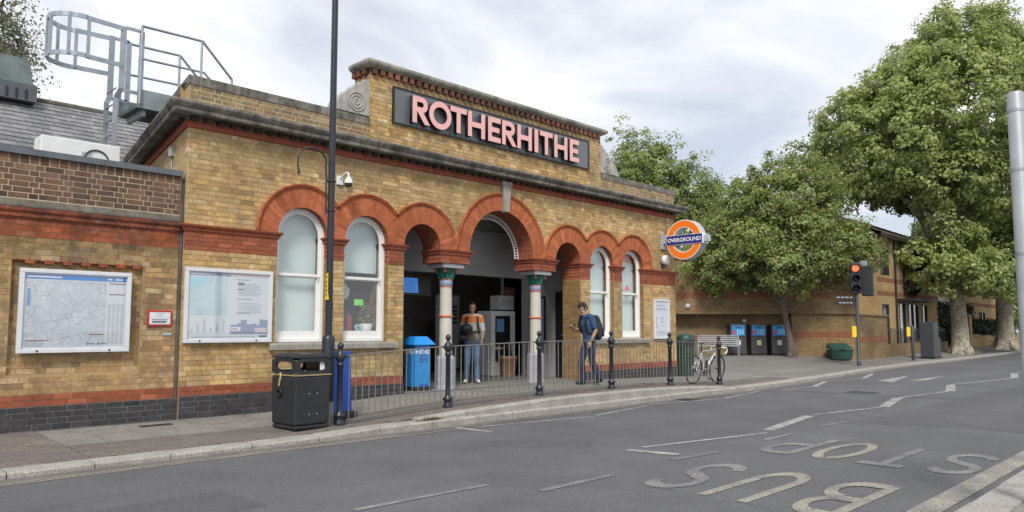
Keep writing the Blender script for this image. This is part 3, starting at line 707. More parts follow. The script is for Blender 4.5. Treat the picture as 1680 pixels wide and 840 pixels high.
# wall body: mortar face, soffits, inner face
w = MB(); YF = .0045
def zlow(x):
    """underside of the wall above an opening, None where solid to the ground"""
    for i, (xc, r, _) in enumerate(ARC):
        if abs(x - xc) <= r + 1e-6: return SPR + math.sqrt(max(0, r * r - (x - xc) ** 2))
    if EX0 < x < EX1: return IMP
    return None
TOP = 4.98
cuts = [0, LEN]
for xc, r, _ in ARC:
    n = 22 if r > .6 else 14
    cuts += [xc - r * math.cos(math.pi * i / n) for i in range(n + 1)]
cuts = sorted(cuts)
for a, b in zip(cuts, cuts[1:]):
    if b - a < 1e-5: continue
    mid = (a + b) / 2; zl = zlow(mid)
    if zl is None:
        for y, fl in ((YF, 0), (WT, 1)):
            a_ = max(a, .13) if fl else a
            q = [(a_, y, -.1), (b, y, -.1), (b, y, TOP), (a_, y, TOP)]; w.quad(*(q if not fl else q[::-1]), 0 if not fl else 2)
        continue
    inarch = any(abs(mid - xc) < r for xc, r, _ in ARC)
    def zz(x):
        for xc, r, _ in ARC:
            if abs(mid - xc) < r: return SPR + math.sqrt(max(0, r * r - (x - xc) ** 2))
        return IMP
    za, zb = zz(a), zz(b)
    w.quad((a, YF, za), (b, YF, zb), (b, YF, TOP), (a, YF, TOP), 0); w.quad((a, WT, TOP), (b, WT, TOP), (b, WT, zb), (a, WT, za), 2)
    s0 = math.hypot(b - a, zb - za); w.add([(a, YF, za), (a, WT, za), (b, WT, zb), (b, YF, zb)], [(0, 1, 2, 3)], 1, [[(a * 1.3, 0), (a * 1.3, WT), (a * 1.3 + s0, WT), (a * 1.3 + s0, 0)]])
    win = next((i for i in WINS if abs(mid - ARC[i][0]) < ARC[i][1]), None)
    if win is not None:
        zs = SILL - .10
        w.quad((a, YF, -.1), (b, YF, -.1), (b, YF, zs), (a, YF, zs), 0); w.quad((a, WT, zs), (b, WT, zs), (b, WT, -.1), (a, WT, -.1), 2); w.quad((a, YF, zs), (b, YF, zs), (b, WT, zs), (a, WT, zs), 2)
# jambs
def jamb(x, z0, z1, mi, left):
    q = [(x, YF, z0), (x, WT, z0), (x, WT, z1), (x, YF, z1)]; uv = [(0, z0), (WT, z0), (WT, z1), (0, z1)]
    if not left: q, uv = q[::-1], uv[::-1]
    w.quad(*q, mi, uv)
for i in WINS:
    xc, r, _ = ARC[i]
    for x, l in ((xc - r, False), (xc + r, True)): jamb(x, SILL - .1, 2.45, 3, l); jamb(x, 2.45, SPR, 1, l)
jamb(EX0, -.1, 2.45, 3, False); jamb(EX1, -.1, 2.45, 3, True); jamb(EX0, 2.45, SPR, 1, False); jamb(EX1, 2.45, SPR, 1, True)
for x, l in ((ARC[2][0] + .435, True), (ARC[3][0] - .925, False), (ARC[3][0] + .925, True), (ARC[4][0] - .435, False)): jamb(x, IMP, SPR, 1, l)
w.quad((0, YF, TOP), (LEN, YF, TOP), (LEN, .34, TOP), (0, .34, TOP), 0)
for a, b in ((-.002, EX0), (EX1, LEN + .002)): w.quad((a, -.0315, -.1), (b, -.0315, -.1), (b, -.0315, .317), (a, -.0315, .317), 6); w.quad((a, -.0315, .317), (b, -.0315, .317), (b, .004, .318), (a, .004, .318), 6)
for a, b in ((.002, 3.188), (9.852, LEN - .002)): w.quad((a, YF - .0015, 4.64), (b, YF - .0015, 4.64), (b, YF - .0015, 4.94), (a, YF - .0015, 4.94), 5)
# side walls, roof deck
SB = Vector((0, 0)) + SD * 9.0
w.quad((SB.x, SB.y, -.1), (0, YF, -.1), (0, YF, TOP), (SB.x, SB.y, TOP), 0); w.quad((.3, WT, -.1), (SB.x + .3, SB.y, -.1), (SB.x + .3, SB.y, 4.2), (.3, WT, 4.2), 2)
w.quad((LEN, YF, -.1), (LEN, 9, -.1), (LEN, 9, TOP), (LEN, YF, TOP), 0); w.quad((LEN - .3, 9, -.1), (LEN - .3, WT, -.1), (LEN - .3, WT, 4.2), (LEN - .3, 9, 4.2), 2)
w.quad((LEN, 9, -.1), (SB.x, SB.y, -.1), (SB.x, SB.y, TOP), (LEN, 9, TOP), 0)
w.quad((0, .34, 4.45), (LEN, .34, 4.45), (LEN, 9, 4.45), (SB.x, SB.y, 4.45), 4)
w.quad((0, .34, 4.45), (LEN, .34, 4.45), (LEN, .34, TOP), (0, .34, TOP), 0)
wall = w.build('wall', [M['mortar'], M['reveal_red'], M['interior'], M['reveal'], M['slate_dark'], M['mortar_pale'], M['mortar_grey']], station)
# bricks
L = Laid(); O2 = (0.0, 0.0); X2 = (1.0, 0.0)
def ground_ex(z): return holes(z)
L.lay(O2, X2, 0, LEN, -.07, .32, 'blue', lambda z: [(EX0, EX1)], face=.035, bond='stretcher', seed=1, cr=.078)
L.lay(O2, X2, 0, LEN, .32, .46, 'red', lambda z: [(EX0, EX1)], face=.004, seed=2)
L.lay(O2, X2, 0, LEN, .46, 2.45, 'stock', holes, seed=3)
L.lay(O2, X2, 0, LEN, 2.45, 2.715, 'red', lambda z: [(a, b) for a, b in holes(z)], face=.006, bond='stretcher', seed=4)
L.lay(O2, X2, 0, LEN, 2.83, 4.27, 'stock', holes, seed=5)
PX0, PX1 = 3.19, 9.85
L.lay(O2, X2, 0, LEN, 4.64, 4.93, 'stock_p', lambda z: [(PX0 + .02, PX1 - .02)], seed=6, gap=.015)
L.lay(O2, X2, PX0, PX1, 4.64, 5.87, 'stock', lambda z: [(3.72, 9.30)] if 5.1 < z < 5.7 else [], face=.004, seed=7)
# oblique side wall (outward is towards -X): run it from back to front
S0 = (SD.x * 5, SD.y * 5); SU = (-SD.x, -SD.y)
L.lay(S0, SU, 0, 5, 3.3, 4.27, 'stock', seed=8); L.lay(S0, SU, 2.0, 5, 4.64, 4.93, 'stock_p', seed=9)
L.lay((LEN, 0), (0, 1), 0, 4, .46, 4.27, 'stock', seed=10)
L.emit(wall)

# pediment core, parapet copings
pc = MB(); pc.box(PX0 + .008, PX1 - .008, .001, .50, 4.60, 5.9); pediment = pc.build('pediment_core', M['mortar'], station)
L2 = Laid(); L2.lay((PX0, .5), (0, -1), 0, .5, 4.98, 5.87, 'stock', seed=12, face=.002); L2.lay((PX1, 0), (0, 1), 0, .5, 4.98, 5.87, 'stock', seed=13, face=.002); L2.emit(pediment, 0)
def path_main(back=8.0): b = SD * back; return [(b.x, b.y), (0, 0), (LEN, 0), (LEN, back)]
cp = MB(); sweep(cp, [(SD.x * 8, SD.y * 8), (0, 0), (PX0 - .002, 0)], [(-.34, 4.98), (.012, 4.93), (.016, 5.06), (-.16, 5.085), (-.36, 5.06), (-.34, 4.98)])
cp.build('parapet_coping', M['cornice'], station, fix=True)
cp = MB(); sweep(cp, [(PX1 + .002, 0), (LEN, 0), (LEN, 8)], [(-.34, 4.98), (.012, 4.93), (.016, 5.06), (-.16, 5.085), (-.36, 5.06), (-.34, 4.98)])
cp.build('parapet_coping', M['cornice'], station, fix=True)
cp = MB(); sweep(cp, [(PX0, .52), (PX0, 0), (PX1, 0), (PX1, .52)], [(-.2, 5.985), (.05, 5.985), (.075, 6.0), (.12, 6.03), (.135, 6.06), (.135, 6.10), (.12, 6.112), (-.25, 6.16)])
cp.build('pediment_coping', M['coping'], station, fix=True)
tp = MB(); tp.quad((PX0 + .2, .2, 6.155), (PX1 - .2, .2, 6.155), (PX1 - .2, .65, 6.15), (PX0 + .2, .65, 6.15)); tp.box(PX0 + .02, PX1 - .02, .02, .5, 5.88, 5.984); tp.build('pediment_top', M['coping'], station)
# brick dentils under the pediment coping and under the main cornice
den = MB(); den.box(-.045, .045, -.075, .02, 0, .105); dme = den.mesh('dentil', M['dentil'])
k = 0; x = PX0 + .06
while x < PX1 - .02: link('dentil', dme, pediment, (x, 0, 5.872)); x += .1655; k += 1
for yy in (.12, .30, .45): link('dentil', dme, pediment, (PX0, yy, 5.872), -math.pi / 2)
sw = MB(); sweep(sw, path_main(), [(-.02, 4.27), (.018, 4.27), (.03, 4.285), (.03, 4.33), (.045, 4.345), (.045, 4.365), (-.02, 4.37)]); string = sw.build('string_course', M['red'], station, fix=True)
den2 = MB(); den2.box(-.05, .05, -.095, .02, 0, .062); dme2 = den2.mesh('dentil', M['dentil_dark']); x = .07
cornice = MB(); sweep(cornice, path_main(), [(-.05, 4.372), (.02, 4.372), (.02, 4.432), (.20, 4.436), (.235, 4.43), (.245, 4.45), (.245, 4.495), (.262, 4.505), (.285, 4.535), (.30, 4.56), (.30, 4.592), (.285, 4.60), (-.0, 4.655), (-.05, 4.655)])
corn = cornice.build('cornice', M['cornice'], station, fix=True)
while x < LEN: link('dentil', dme2, corn, (x, 0, 4.3705)); x += .2
for i in range(1, 30):
    p = SD * (.2 * i); link('dentil', dme2, corn, (p.x, p.y, 4.3705), math.atan2(-SD.y, -SD.x))
# impost mouldings (red, on every pier, returned into the openings)
PIERS = [(0, ARC[0][0] - .455), (ARC[0][0] + .455, ARC[1][0] - .455), (ARC[1][0] + .455, EX0), (EX1, ARC[5][0] - .455), (ARC[5][0] + .455, ARC[6][0] - .455), (ARC[6][0] + .455, LEN)]
mp = [(-.02, 2.715), (.010, 2.715), (.016, 2.735), (.03, 2.74), (.03, 2.765), (.045, 2.78), (.06, 2.80), (.065, 2.815), (.065, 2.828), (-.02, 2.842)]
for i, (a, b) in enumerate(PIERS):
    mb = MB(); pth = [(a, 0), (b, 0)]
    if i == 0: pth = [(SD.x * .9, SD.y * .9), (a, 0), (b, 0), (b, .13)]
    elif i == 5: pth = [(a, .13), (a, 0), (b, 0), (b, 1.5)]
    else: pth = [(a, .13 if i not in (3,) else WT), (a, 0), (b, 0), (b, .13 if i not in (2,) else WT)]
    sweep(mb, pth, mp); mb.build('impost_moulding', M['red'], station, fix=True)
# brick impost blocks over the columns
for a, b in ((ARC[2][0] + .435, ARC[3][0] - .925), (ARC[3][0] + .925, ARC[4][0] - .435)):
    Lb = Laid(); blk = MB(); blk.box(a + .008, b - .008, .012, WT - .008, IMP + .005, SPR - .002); bo = blk.build('impost_block', M['mortar_red'], station)
    Lb.lay((a, 0), (1, 0), 0, b - a, IMP, 2.72, 'red', bond='stretcher', seed=21, face=.006); Lb.lay((a, WT), (0, -1), 0, WT, IMP, 2.72, 'red', seed=22, face=.006); Lb.lay((b, 0), (0, 1), 0, WT, IMP, 2.72, 'red', seed=23, face=.006); Lb.emit(bo, 30)
    mb = MB(); sweep(mb, [(a, WT), (a, 0), (b, 0), (b, WT)], mp); mb.build('impost_moulding', M['red'], station, fix=True)
# arches: label moulding with single voussoirs
def clipx(poly, lo, hi):
    for sgn, lim in ((1, lo), (-1, hi)):
        out = []
        for i in range(len(poly)):
            p, q = poly[i], poly[(i + 1) % len(poly)]; dp, dq = sgn * (p[0] - lim), sgn * (q[0] - lim)
            if dp >= 0: out.append(p)
            if dp * dq < 0: t = dp / (dp - dq); out.append((p[0] + (q[0] - p[0]) * t, p[1] + (q[1] - p[1]) * t))
        poly = out
        if len(poly) < 3: return []
    return poly
for i, (xc, r, Ro) in enumerate(ARC):
    lo = XR[i - 1] if i > 0 else xc - 3; hi = XR[i] if i < 6 else xc + 3
    mb = MB(); n = 64 if i == 3 else 44; side_r = MB(); lab = [(Ro - .055, .012), (Ro - .055, .03), (Ro - .03, .042), (Ro - .02, .055), (Ro, .055), (Ro, -.02)]
    for k in range(n):
        a0, a1 = math.pi * k / n, math.pi * (k + 1) / n; am = (a0 + a1) / 2; xm = xc + Ro * math.cos(am)
        if not lo - .02 <= xm <= hi + .02: continue
        if i == 3 and abs(math.cos(am) * Ro) < .08: continue
        tgt = side_r if i == 3 and math.cos(am) > 0 else mb
        for (ra, ya), (rb, yb) in zip(lab, lab[1:]):
            tgt.quad(*[(xc + rr * math.cos(aa), -yy, SPR + .012 + rr * math.sin(aa)) for rr, aa, yy in ((ra, a1, ya), (ra, a0, ya), (rb, a0, yb), (rb, a1, yb))])
    arch = mb.build('arch', M['rubber'], station, fix=True)
    if side_r.v: side_r.build('label_moulding', M['rubber'], arch, fix=True)
    nv = 43 if i == 3 else 29
    for k in range(nv):
        a0, a1 = math.pi * k / nv, math.pi * (k + 1) / nv; g0 = .0012 / (r + .1); amid = (a0 + a1) / 2
        if i == 3 and abs(math.cos(amid)) < .07: continue
        sub = 3; R1 = Ro - .052
        inner = [(xc + (r + .001) * math.cos(lerp(a0 + g0, a1 - g0, t / sub)), SPR + (r + .001) * math.sin(lerp(a0 + g0, a1 - g0, t / sub))) for t in range(sub + 1)]
        outer = [(xc + R1 * math.cos(lerp(a1 - g0, a0 + g0, t / sub)), SPR + .012 + R1 * math.sin(lerp(a1 - g0, a0 + g0, t / sub))) for t in range(sub + 1)]
        poly = clipx(inner + outer, lo + .001, hi - .001)
        if len(poly) < 3: continue
        vb = MB(); fr = .012 + random.uniform(-.001, .001)
        vb.prism(poly, lambda p, q: (p, .03, q), lambda p, q: (p, -fr, q)); vb.build('voussoir', M['rubber'], arch, fix=True)
# keystone
ks = MB(); ks.prism([(6.515, 3.735), (6.645, 3.735), (6.70, 4.30), (6.46, 4.30)], lambda p, q: (p, .03, q), lambda p, q: (p, -.085, q)); ks.prism([(6.44, 4.30), (6.72, 4.30), (6.725, 4.365), (6.435, 4.365)], lambda p, q: (p, .03, q), lambda p, q: (p, -.10, q)); ks.build('keystone', M['key'], station, fix=True)
# scrolls either side of the pediment
sc = [(0, 5.765), (-.10, 5.745), (-.11, 5.70), (-.20, 5.67), (-.23, 5.615), (-.30, 5.60), (-.33, 5.54), (-.42, 5.49), (-.50, 5.42), (-.60, 5.34), (-.66, 5.25), (-.69, 5.16), (-.68, 5.09), (0, 5.09)]
for xe, sg in ((PX0 - .004, 1), (PX1 + .004, -1)):
    mb = MB(); pts = [(xe + sg * a, b) for a, b in sc]
    if sg < 0: pts = pts[::-1]
    mb.prism(pts, lambda p, q: (p, .30, q), lambda p, q: (p, .012, q)); so = mb.build('scroll', M['scroll'], station, fix=True)
    rb = MB()
    for rr in (.05, .11, .165): rb.torus((xe - sg * .27, .008, 5.30), rr, .014, 'y', 28, 6)
    rb.ellipsoid((xe - sg * .27, .008, 5.30), .02, .012, .02); rb.build('spiral', M['scroll'], so)
    bk = MB(); bk.box(min(xe, xe - sg * .70), max(xe, xe - sg * .70), .34, .62, 5.0, 5.08); bk.build('scroll_base', M['coping'], so)
# sills
for a, b in ((1.36, 3.82), (9.22, 11.72)):
    mb = MB(); mb.prism([(.2, SILL - .10), (-.075, SILL - .10), (-.075, SILL - .018), (-.06, SILL), (.2, SILL + .02)], lambda p, q: (a, p, q), lambda p, q: (b, p, q)); mb.build('sill', M['sill'], station, fix=True)

# ------------------------------------------------------------------ sash windows
def arch_pts(xc, r, z0, n=18): return [(xc - r, z0)] + [(xc - r * math.cos(math.pi * k / n), SPR + r * math.sin(math.pi * k / n)) for k in range(n + 1)] + [(xc + r, z0)]
def ring_frame(mb, xc, r_out, r_in, z0, zi, y0, y1, n=18):
    """arched box frame, front at y0"""
    o, i_ = arch_pts(xc, r_out, z0, n), arch_pts(xc, r_in, zi, n)
    for k in range(len(o) - 1):
        mb.quad((o[k][0], y0, o[k][1]), (i_[k][0], y0, i_[k][1]), (i_[k + 1][0], y0, i_[k + 1][1]), (o[k + 1][0], y0, o[k + 1][1]))
        mb.quad((i_[k][0], y0, i_[k][1]), (i_[k][0], y1, i_[k][1]), (i_[k + 1][0], y1, i_[k + 1][1]), (i_[k + 1][0], y0, i_[k + 1][1]))
    mb.quad((o[0][0], y0, o[0][1]), (o[-1][0], y0, o[-1][1]), (i_[-1][0], y0, i_[-1][1]), (i_[0][0], y0, i_[0][1]))
    mb.quad((i_[0][0], y0, i_[0][1]), (i_[-1][0], y0, i_[-1][1]), (i_[-1][0], y1, i_[-1][1]), (i_[0][0], y1, i_[0][1]))
MID = 2.20
for wi in WINS:
    xc, r, _ = ARC[wi]; mb = MB(); ring_frame(mb, xc, r - .001, r - .055, SILL + .021, SILL + .07, .115, .20)
    win = mb.build('window', M['white'], station, fix=True)
    up = MB(); ring_frame(up, xc, r - .056, r - .095, MID - .04, MID, .135, .165); up.bbox(xc - r + .09, xc + r - .09, .132, .17, MID - .045, MID + .004, .006); up.build('upper_sash', M['white'], win, fix=True)
    lo = MB(); z0 = SILL + .071
    lo.box(xc - r + .056, xc - r + .105, .166, .20, z0, MID - .02); lo.box(xc + r - .105, xc + r - .056, .166, .20, z0, MID - .02); lo.box(xc - r + .105, xc + r - .105, .166, .20, z0, z0 + .13); lo.box(xc - r + .105, xc + r - .105, .168, .20, MID - .06, MID - .02)
    for sx in (xc - r + .075, xc + r - .095): lo.prism([(sx, MID - .05), (sx + .02, MID - .05), (sx + .015, MID - .11), (sx + .006, MID - .11)], lambda p, q: (p, .164, q), lambda p, q: (p, .14, q))
    lo.build('lower_sash', M['white'], win, fix=True)
    pn = MB(); pa = arch_pts(xc, r - .09, MID); pn.add([(p, .152, q) for p, q in pa], [list(range(len(pa)))]); pn.build('pane', M['glass'], win)
    pn = MB(); pn.quad((xc - r + .1, .185, z0 + .12), (xc + r - .1, .185, z0 + .12), (xc + r - .1, .185, MID - .05), (xc - r + .1, .185, MID - .05)); pn.build('pane', M['glass'], win)
    bl = MB(); zb = {0: 1.1, 1: 2.32, 5: 1.1, 6: 1.1}[wi]; pa = arch_pts(xc - .02, r - .03, zb); bl.add([(p, .30, q) for p, q in pa], [list(range(len(pa)))])
    if wi == 1: bl.box(xc - r + .02, xc + r - .07, .292, .308, zb - .03, zb)
    bl.build('blind', M['blind'], win)
    if wi == 6:
        d = MB(); d.prism([(xc - .1, MID + .06), (xc + .1, MID + .06), (xc + .06, MID + .16), (xc, MID + .22), (xc - .06, MID + .16)], lambda p, q: (p, .181, q), lambda p, q: (p, .178, q)); d.build('sticker', plain('pink_sticker', (.75, .12, .16), .6), win)
# lattice fanlight rim inside the main arch
ft = MB(); Yf = .43; rA, rB = .905, .80
for rr in (rA, rB): 
    pts = [(6.52 - rr * math.cos(math.pi * k / 40), Yf, SPR + rr * math.sin(math.pi * k / 40)) for k in range(41)]; ft.tube(pts, .013, 6)
for k in range(46):
    a = math.pi * (k + .5) / 46; ft.bar((6.52 - rB * math.cos(a), Yf, SPR + rB * math.sin(a)), (6.52 - rA * math.cos(a), Yf, SPR + rA * math.sin(a)), .012, .02)
ft.build('fanlight_rim', M['white_m'], station)
# cast iron columns
for cx in (5.225, 7.815):
    cy = .275; co = empty('column', (cx, cy, .125)); co.parent = station
    s = MB(); s.lathe([(.128, .66), (.124, 1.4), (.118, 2.02)], n=24); s.build('shaft', M['column'], co)
    b = MB(); b.lathe([(.20, 0), (.20, .05), (.185, .06), (.185, .60), (.165, .63), (.15, .65), (.15, .66)], n=8, smooth=False); b.build('base', M['column_base'], co)
    s = MB(); s.lathe([(.121, 2.02), (.128, 2.025), (.128, 2.125), (.121, 2.13)], n=24); s.build('band', M['band_blue'], co)
    for zz_ in (2.005, 2.135): s = MB(); s.torus((0, 0, zz_), .122, .012, 'z', 24, 6); s.build('collar', M['orange_paint'], co)
    s = MB(); s.torus((0, 0, 1.42), .128, .022, 'z', 24, 8); s.build('collar', M['orange_paint'], co)
    c = MB(); c.lathe([(.118, 2.14), (.125, 2.18), (.14, 2.26), (.175, 2.33), (.20, 2.355)], n=24)
    for k in range(8):
        a = math.pi * k / 4 + .2; ca, sa = math.cos(a), math.sin(a)
        c.tube([(ca * .125, sa * .125, 2.15), (ca * .145, sa * .145, 2.25), (ca * .185, sa * .185, 2.31), (ca * .20, sa * .20, 2.29)], [.028, .032, .024, .012], 6)
    cap = c.build('capital', M['green_paint'], co)
    for k in range(4):
        s = MB(); a = math.pi * k / 2 + math.pi / 4; s.torus((math.cos(a) * .215, math.sin(a) * .215, 2.315), .03, .014, 'y', 14, 6); s.build('volute', M['orange_paint'], cap)
    s = MB(); s.bbox(-.27, .27, -.24, .24, 2.36, 2.443, .012); s.build('abacus', M['abacus'], co)
# ------------------------------------------------------------------ lobby and ticket hall (parts of the building)
FZ = .132
h = MB()
h.quad((EX0 - .3, .0, FZ - .004), (EX1 + .3, .0, FZ - .004), (EX1 + .3, 1.15, FZ - .004), (EX0 - .3, 1.15, FZ - .004), 3)     # paved threshold
h.quad((3.0, 1.15, FZ), (12.6, 1.15, FZ), (12.6, 7.5, FZ), (3.0, 7.5, FZ), 2)
h.quad((3.0, WT, 3.92), (3.0, 7.5, 3.92), (12.6, 7.5, 3.92), (12.6, WT, 3.92), 1)                                              # ceiling
h.quad((3.7, 7.5, 0), (3.7, WT, 0), (3.7, WT, 3.92), (3.7, 7.5, 3.92), 4); h.quad((3.0, 6.8, 0), (12.6, 6.8, 0), (12.6, 6.8, 3.92), (3.0, 6.8, 3.92), 4)
h.quad((12.6, WT, 0), (12.6, 7.5, 0), (12.6, 7.5, 3.92), (12.6, WT, 3.92), 4)
h.box(9.36, 9.5, WT + .002, 2.2, 0, 3.90, 0)                                                                                  # right-hand lobby wall
h.box(3.72, 9.355, 1.32, 1.50, 2.50, 3.52, 0)                                                                                  # bulkhead beam
h.box(9.505, 10.6, 3.0, 3.1, 0, 3.9, 0); h.box(5.0, 9.0, 1.36, 1.46, 3.53, 3.9, 4)
h.build('ticket_hall', [M['interior'], M['ceiling'], M['hall_floor'], M['slab'], M['interior_dark']], station)
dr = MB(); dr.box(9.325, 9.355, .62, 1.02, FZ, 2.20); dd = dr.build('door', M['black'], station); dh = MB(); dh.bar((9.30, .70, 1.15), (9.30, .82, 1.15), .02, .02); dh.build('handle', M['chrome'], dd)
# office behind the two left windows and the right ones
of = MB()
of.quad((.8, 3.0, 0), (3.68, 3.0, 0), (3.68, 3.0, 3.6), (.8, 3.0, 3.6), 0); of.quad((.8, WT, .9), (3.68, WT, .9), (3.68, 3, .9), (.8, 3, .9), 1); of.quad((.8, WT, 3.6), (.8, 3, 3.6), (3.68, 3, 3.6), (3.68, WT, 3.6), 0); of.quad((3.69, WT, 0), (3.69, 3, 0), (3.69, 3, 3.6), (3.69, WT, 3.6), 0); of.quad((.8, 3, 0), (.8, WT, 0), (.8, WT, 3.6), (.8, 3, 3.6), 0)
of.build('office', [M['interior_dark'], M['hall_floor']], station); of = MB(); of.quad((9.51, 3.0, 0), (12.6, 3.0, 0), (12.6, 3.0, 3.6), (9.51, 3.0, 3.6), 0)
of.build('office', [M['interior_dark'], M['hall_floor']], station)

# ------------------------------------------------------------------ left wing with the brown brick parapet
wing = empty('station_wing', (0, 0, 0), label='low wing of dirty brown brick with a grey metal coping and recessed panel', cat='building')
WY, WX0, WX1 = .04, -9.0, -.055
RX0, RX1, RZ0, RZ1, RD = -2.10, -.535, .71, 2.20, .055       # recessed panel
w = MB(); y = WY + .0045
for (a, b, z0, z1, yy) in ((WX0, RX0, -.1, 3.5, y), (RX1, WX1, -.1, 3.5, y), (RX0, RX1, -.1, RZ0, y), (RX0, RX1, RZ1, 3.5, y), (RX0, RX1, RZ0, RZ1, y + RD)):
    w.quad((a, yy, z0), (b, yy, z0), (b, yy, z1), (a, yy, z1))
w.quad((RX1, y, RZ0), (RX1, y + RD, RZ0), (RX1, y + RD, RZ1), (RX1, y, RZ1)); w.quad((RX0, y + RD, RZ0), (RX0, y, RZ0), (RX0, y, RZ1), (RX0, y + RD, RZ1))
w.quad((RX0, y, RZ0), (RX1, y, RZ0), (RX1, y + RD, RZ0), (RX0, y + RD, RZ0)); w.quad((RX0, y + RD, RZ1), (RX1, y + RD, RZ1), (RX1, y, RZ1), (RX0, y, RZ1))
w.quad((WX1, y, -.1), (WX1, .9, -.1), (WX1, .9, 3.5), (WX1, y, 3.5)); w.quad((WX0, 3.6, -.1), (WX0, y, -.1), (WX0, y, 3.5), (WX0, 3.6, 3.5))
w.quad((WX0, y + .25, 3.42), (.35, y + .25, 3.42), (.6, 3.6, 3.42), (WX0, 3.6, 3.42), 1); w.quad((WX0, y + .25, 3.42), (WX0, y + .25, 3.5), (WX1, y + .25, 3.5), (WX1, y + .25, 3.42))
w.quad((WX0, WY - .0265, -.1), (WX1, WY - .0265, -.1), (WX1, WY - .0265, .302), (WX0, WY - .0265, .302), 2); w.quad((WX0, WY - .0265, .302), (WX1, WY - .0265, .302), (WX1, WY + .004, .303), (WX0, WY + .004, .303), 2)
wwall = w.build('wall', [M['mortar'], M['slate_dark'], M['mortar_grey']], wing)
jf = MB(); jf.box(WX1 + .001, -.003, WY + .012, WY + .2, -.1, 3.5); jf.build('sooty_joint', M['stone_soot'], wing)
def rec(z): return [(RX0 - WX0, RX1 - WX0)] if RZ0 < z < RZ1 else []
Lw = Laid(); ow = (WX0, WY); LW = WX1 - WX0
Lw.lay(ow, (1, 0), 4, LW, -.07, .305, 'blue', face=.03, bond='stretcher', seed=31, cr=.078); Lw.lay(ow, (1, 0), 4, LW, .305, .455, 'red', face=.004, bond='stretcher', seed=32)
Lw.lay(ow, (1, 0), 4, LW, .455, 2.46, 'stock_w', rec, seed=33); Lw.lay((WX0, WY + RD), (1, 0), RX0 - WX0, RX1 - WX0, RZ0, RZ1, 'stock_w', seed=34)
Lw.lay(ow, (1, 0), 4, LW, 2.46, 2.685, 'redw', face=.004, bond='stretcher', seed=35)
Lw.emit(wwall, 250)
pw = MB(); pw.quad((WX0, WY - .0015, 2.93), (WX1, WY - .0015, 2.93), (WX1, WY - .0015, 3.52), (WX0, WY - .0015, 3.52)); par = pw.build('parapet', M['mortar_pale'], wing)
Lp = Laid(); Lp.lay(ow, (1, 0), 4, LW, 2.95, 3.40, 'brown', face=.005, seed=36, gap=.012); Lp.lay(ow, (1, 0), 4, LW, 3.40, 3.52, 'brown', face=.005, seed=37, header_only=True, cr=.115, gap=.012); Lp.emit(par, 300)
for x0, x1 in ((-9, -2.95), (-2.95, -1.1), (-1.1, WX1 + .01)):
    mb = MB(); mb.prism([(WY - .045, 3.515), (WY - .045, 3.597), (WY + .30, 3.607), (WY + .30, 3.515)], lambda p, q: (x0 + .002, p, q), lambda p, q: (x1 - .002, p, q)); mb.build('coping', M['lead'], wing, fix=True)
mb = MB(); sweep(mb, [(WX0, WY), (WX1, WY)], [(-.02, 2.83), (.055, 2.835), (.055, 2.86), (.03, 2.90), (-.01, 2.955), (-.02, 2.955)]); mb.build('ledge', M['stone_soot'], wing, fix=True)
mb = MB(); sweep(mb, [(WX0, WY), (WX1, WY)], [(-.02, 2.685), (.012, 2.685), (.018, 2.71), (.034, 2.715), (.034, 2.765), (.05, 2.78), (.056, 2.80), (.056, 2.829), (-.02, 2.829)]); mb.build('string_course', M['redw'], wing, fix=True)
# little red dentil course over the recessed panel
mb = MB(); mb.box(RX0, RX1, WY + .012, WY + RD, RZ1 - .05, RZ1 - .005); dc = mb.build('dentil_course', M['redw'], wing); n = 7
tb = MB(); tb.box(0, .11, -.008, .05, 0, .05); tme = tb.mesh('dentil', M['redw'])
for k in range(n): link('dentil', tme, dc, (RX0 + .14 + k * .215, WY + .0, RZ1 - .075))
# plant on the flat roof
ac = empty('air_conditioner', (-1.12, 1.2, 3.46), label='white air conditioning unit on the flat roof of the wing', cat='air conditioner')
mb = MB(); mb.bbox(-.52, .53, -.18, .20, .08, .58, .015); mb.build('casing', M['white_m'], ac)
mb = MB(); mb.box(.0, .14, -.185, -.178, .30, .42); mb.build('badge', M['sign_grey'], ac); mb = MB(); mb.torus((.2, -.19, .30), .17, .012, 'y', 24, 6); mb.build('fan_guard', M['cabinet'], ac)
for sx in (-.45, .4): mb = MB(); mb.box(sx, sx + .06, -.16, .18, 0, .08); mb.build('foot', M['black_rough'], ac)

# ------------------------------------------------------------------ slate roofed building behind the wing
sb = empty('slate_roof_building', (0, 0, 0), label='building with a long grey slate roof rising behind the flat roofed wing', cat='building')
EV, RG = (3.7, 4.05), (6.1, 5.86)
mb = MB(); mb.box(-14, 2.2, EV[0] + .1, 8.4, 0, EV[1] - .05); mb.build('wall', M['wall_house'], sb)
mb = MB(); mb.quad((-14, EV[0], EV[1]), (2.3, EV[0], EV[1]), (2.3, RG[0], RG[1]), (-14, RG[0], RG[1])); mb.quad((2.3, 8.5, EV[1]), (-14, 8.5, EV[1]), (-14, RG[0], RG[1]), (2.3, RG[0], RG[1])); mb.add([(2.3, EV[0], EV[1]), (2.3, 8.5, EV[1]), (2.3, RG[0], RG[1])], [(0, 1, 2)]); rf = mb.build('roof', M['slate_dark'], sb)
sl = MB(); rows = 16; D = Vector((0, RG[0] - EV[0], RG[1] - EV[1])); N = Vector((0, -D.z, D.y)).normalized(); ln = D.length / rows; D.normalize()
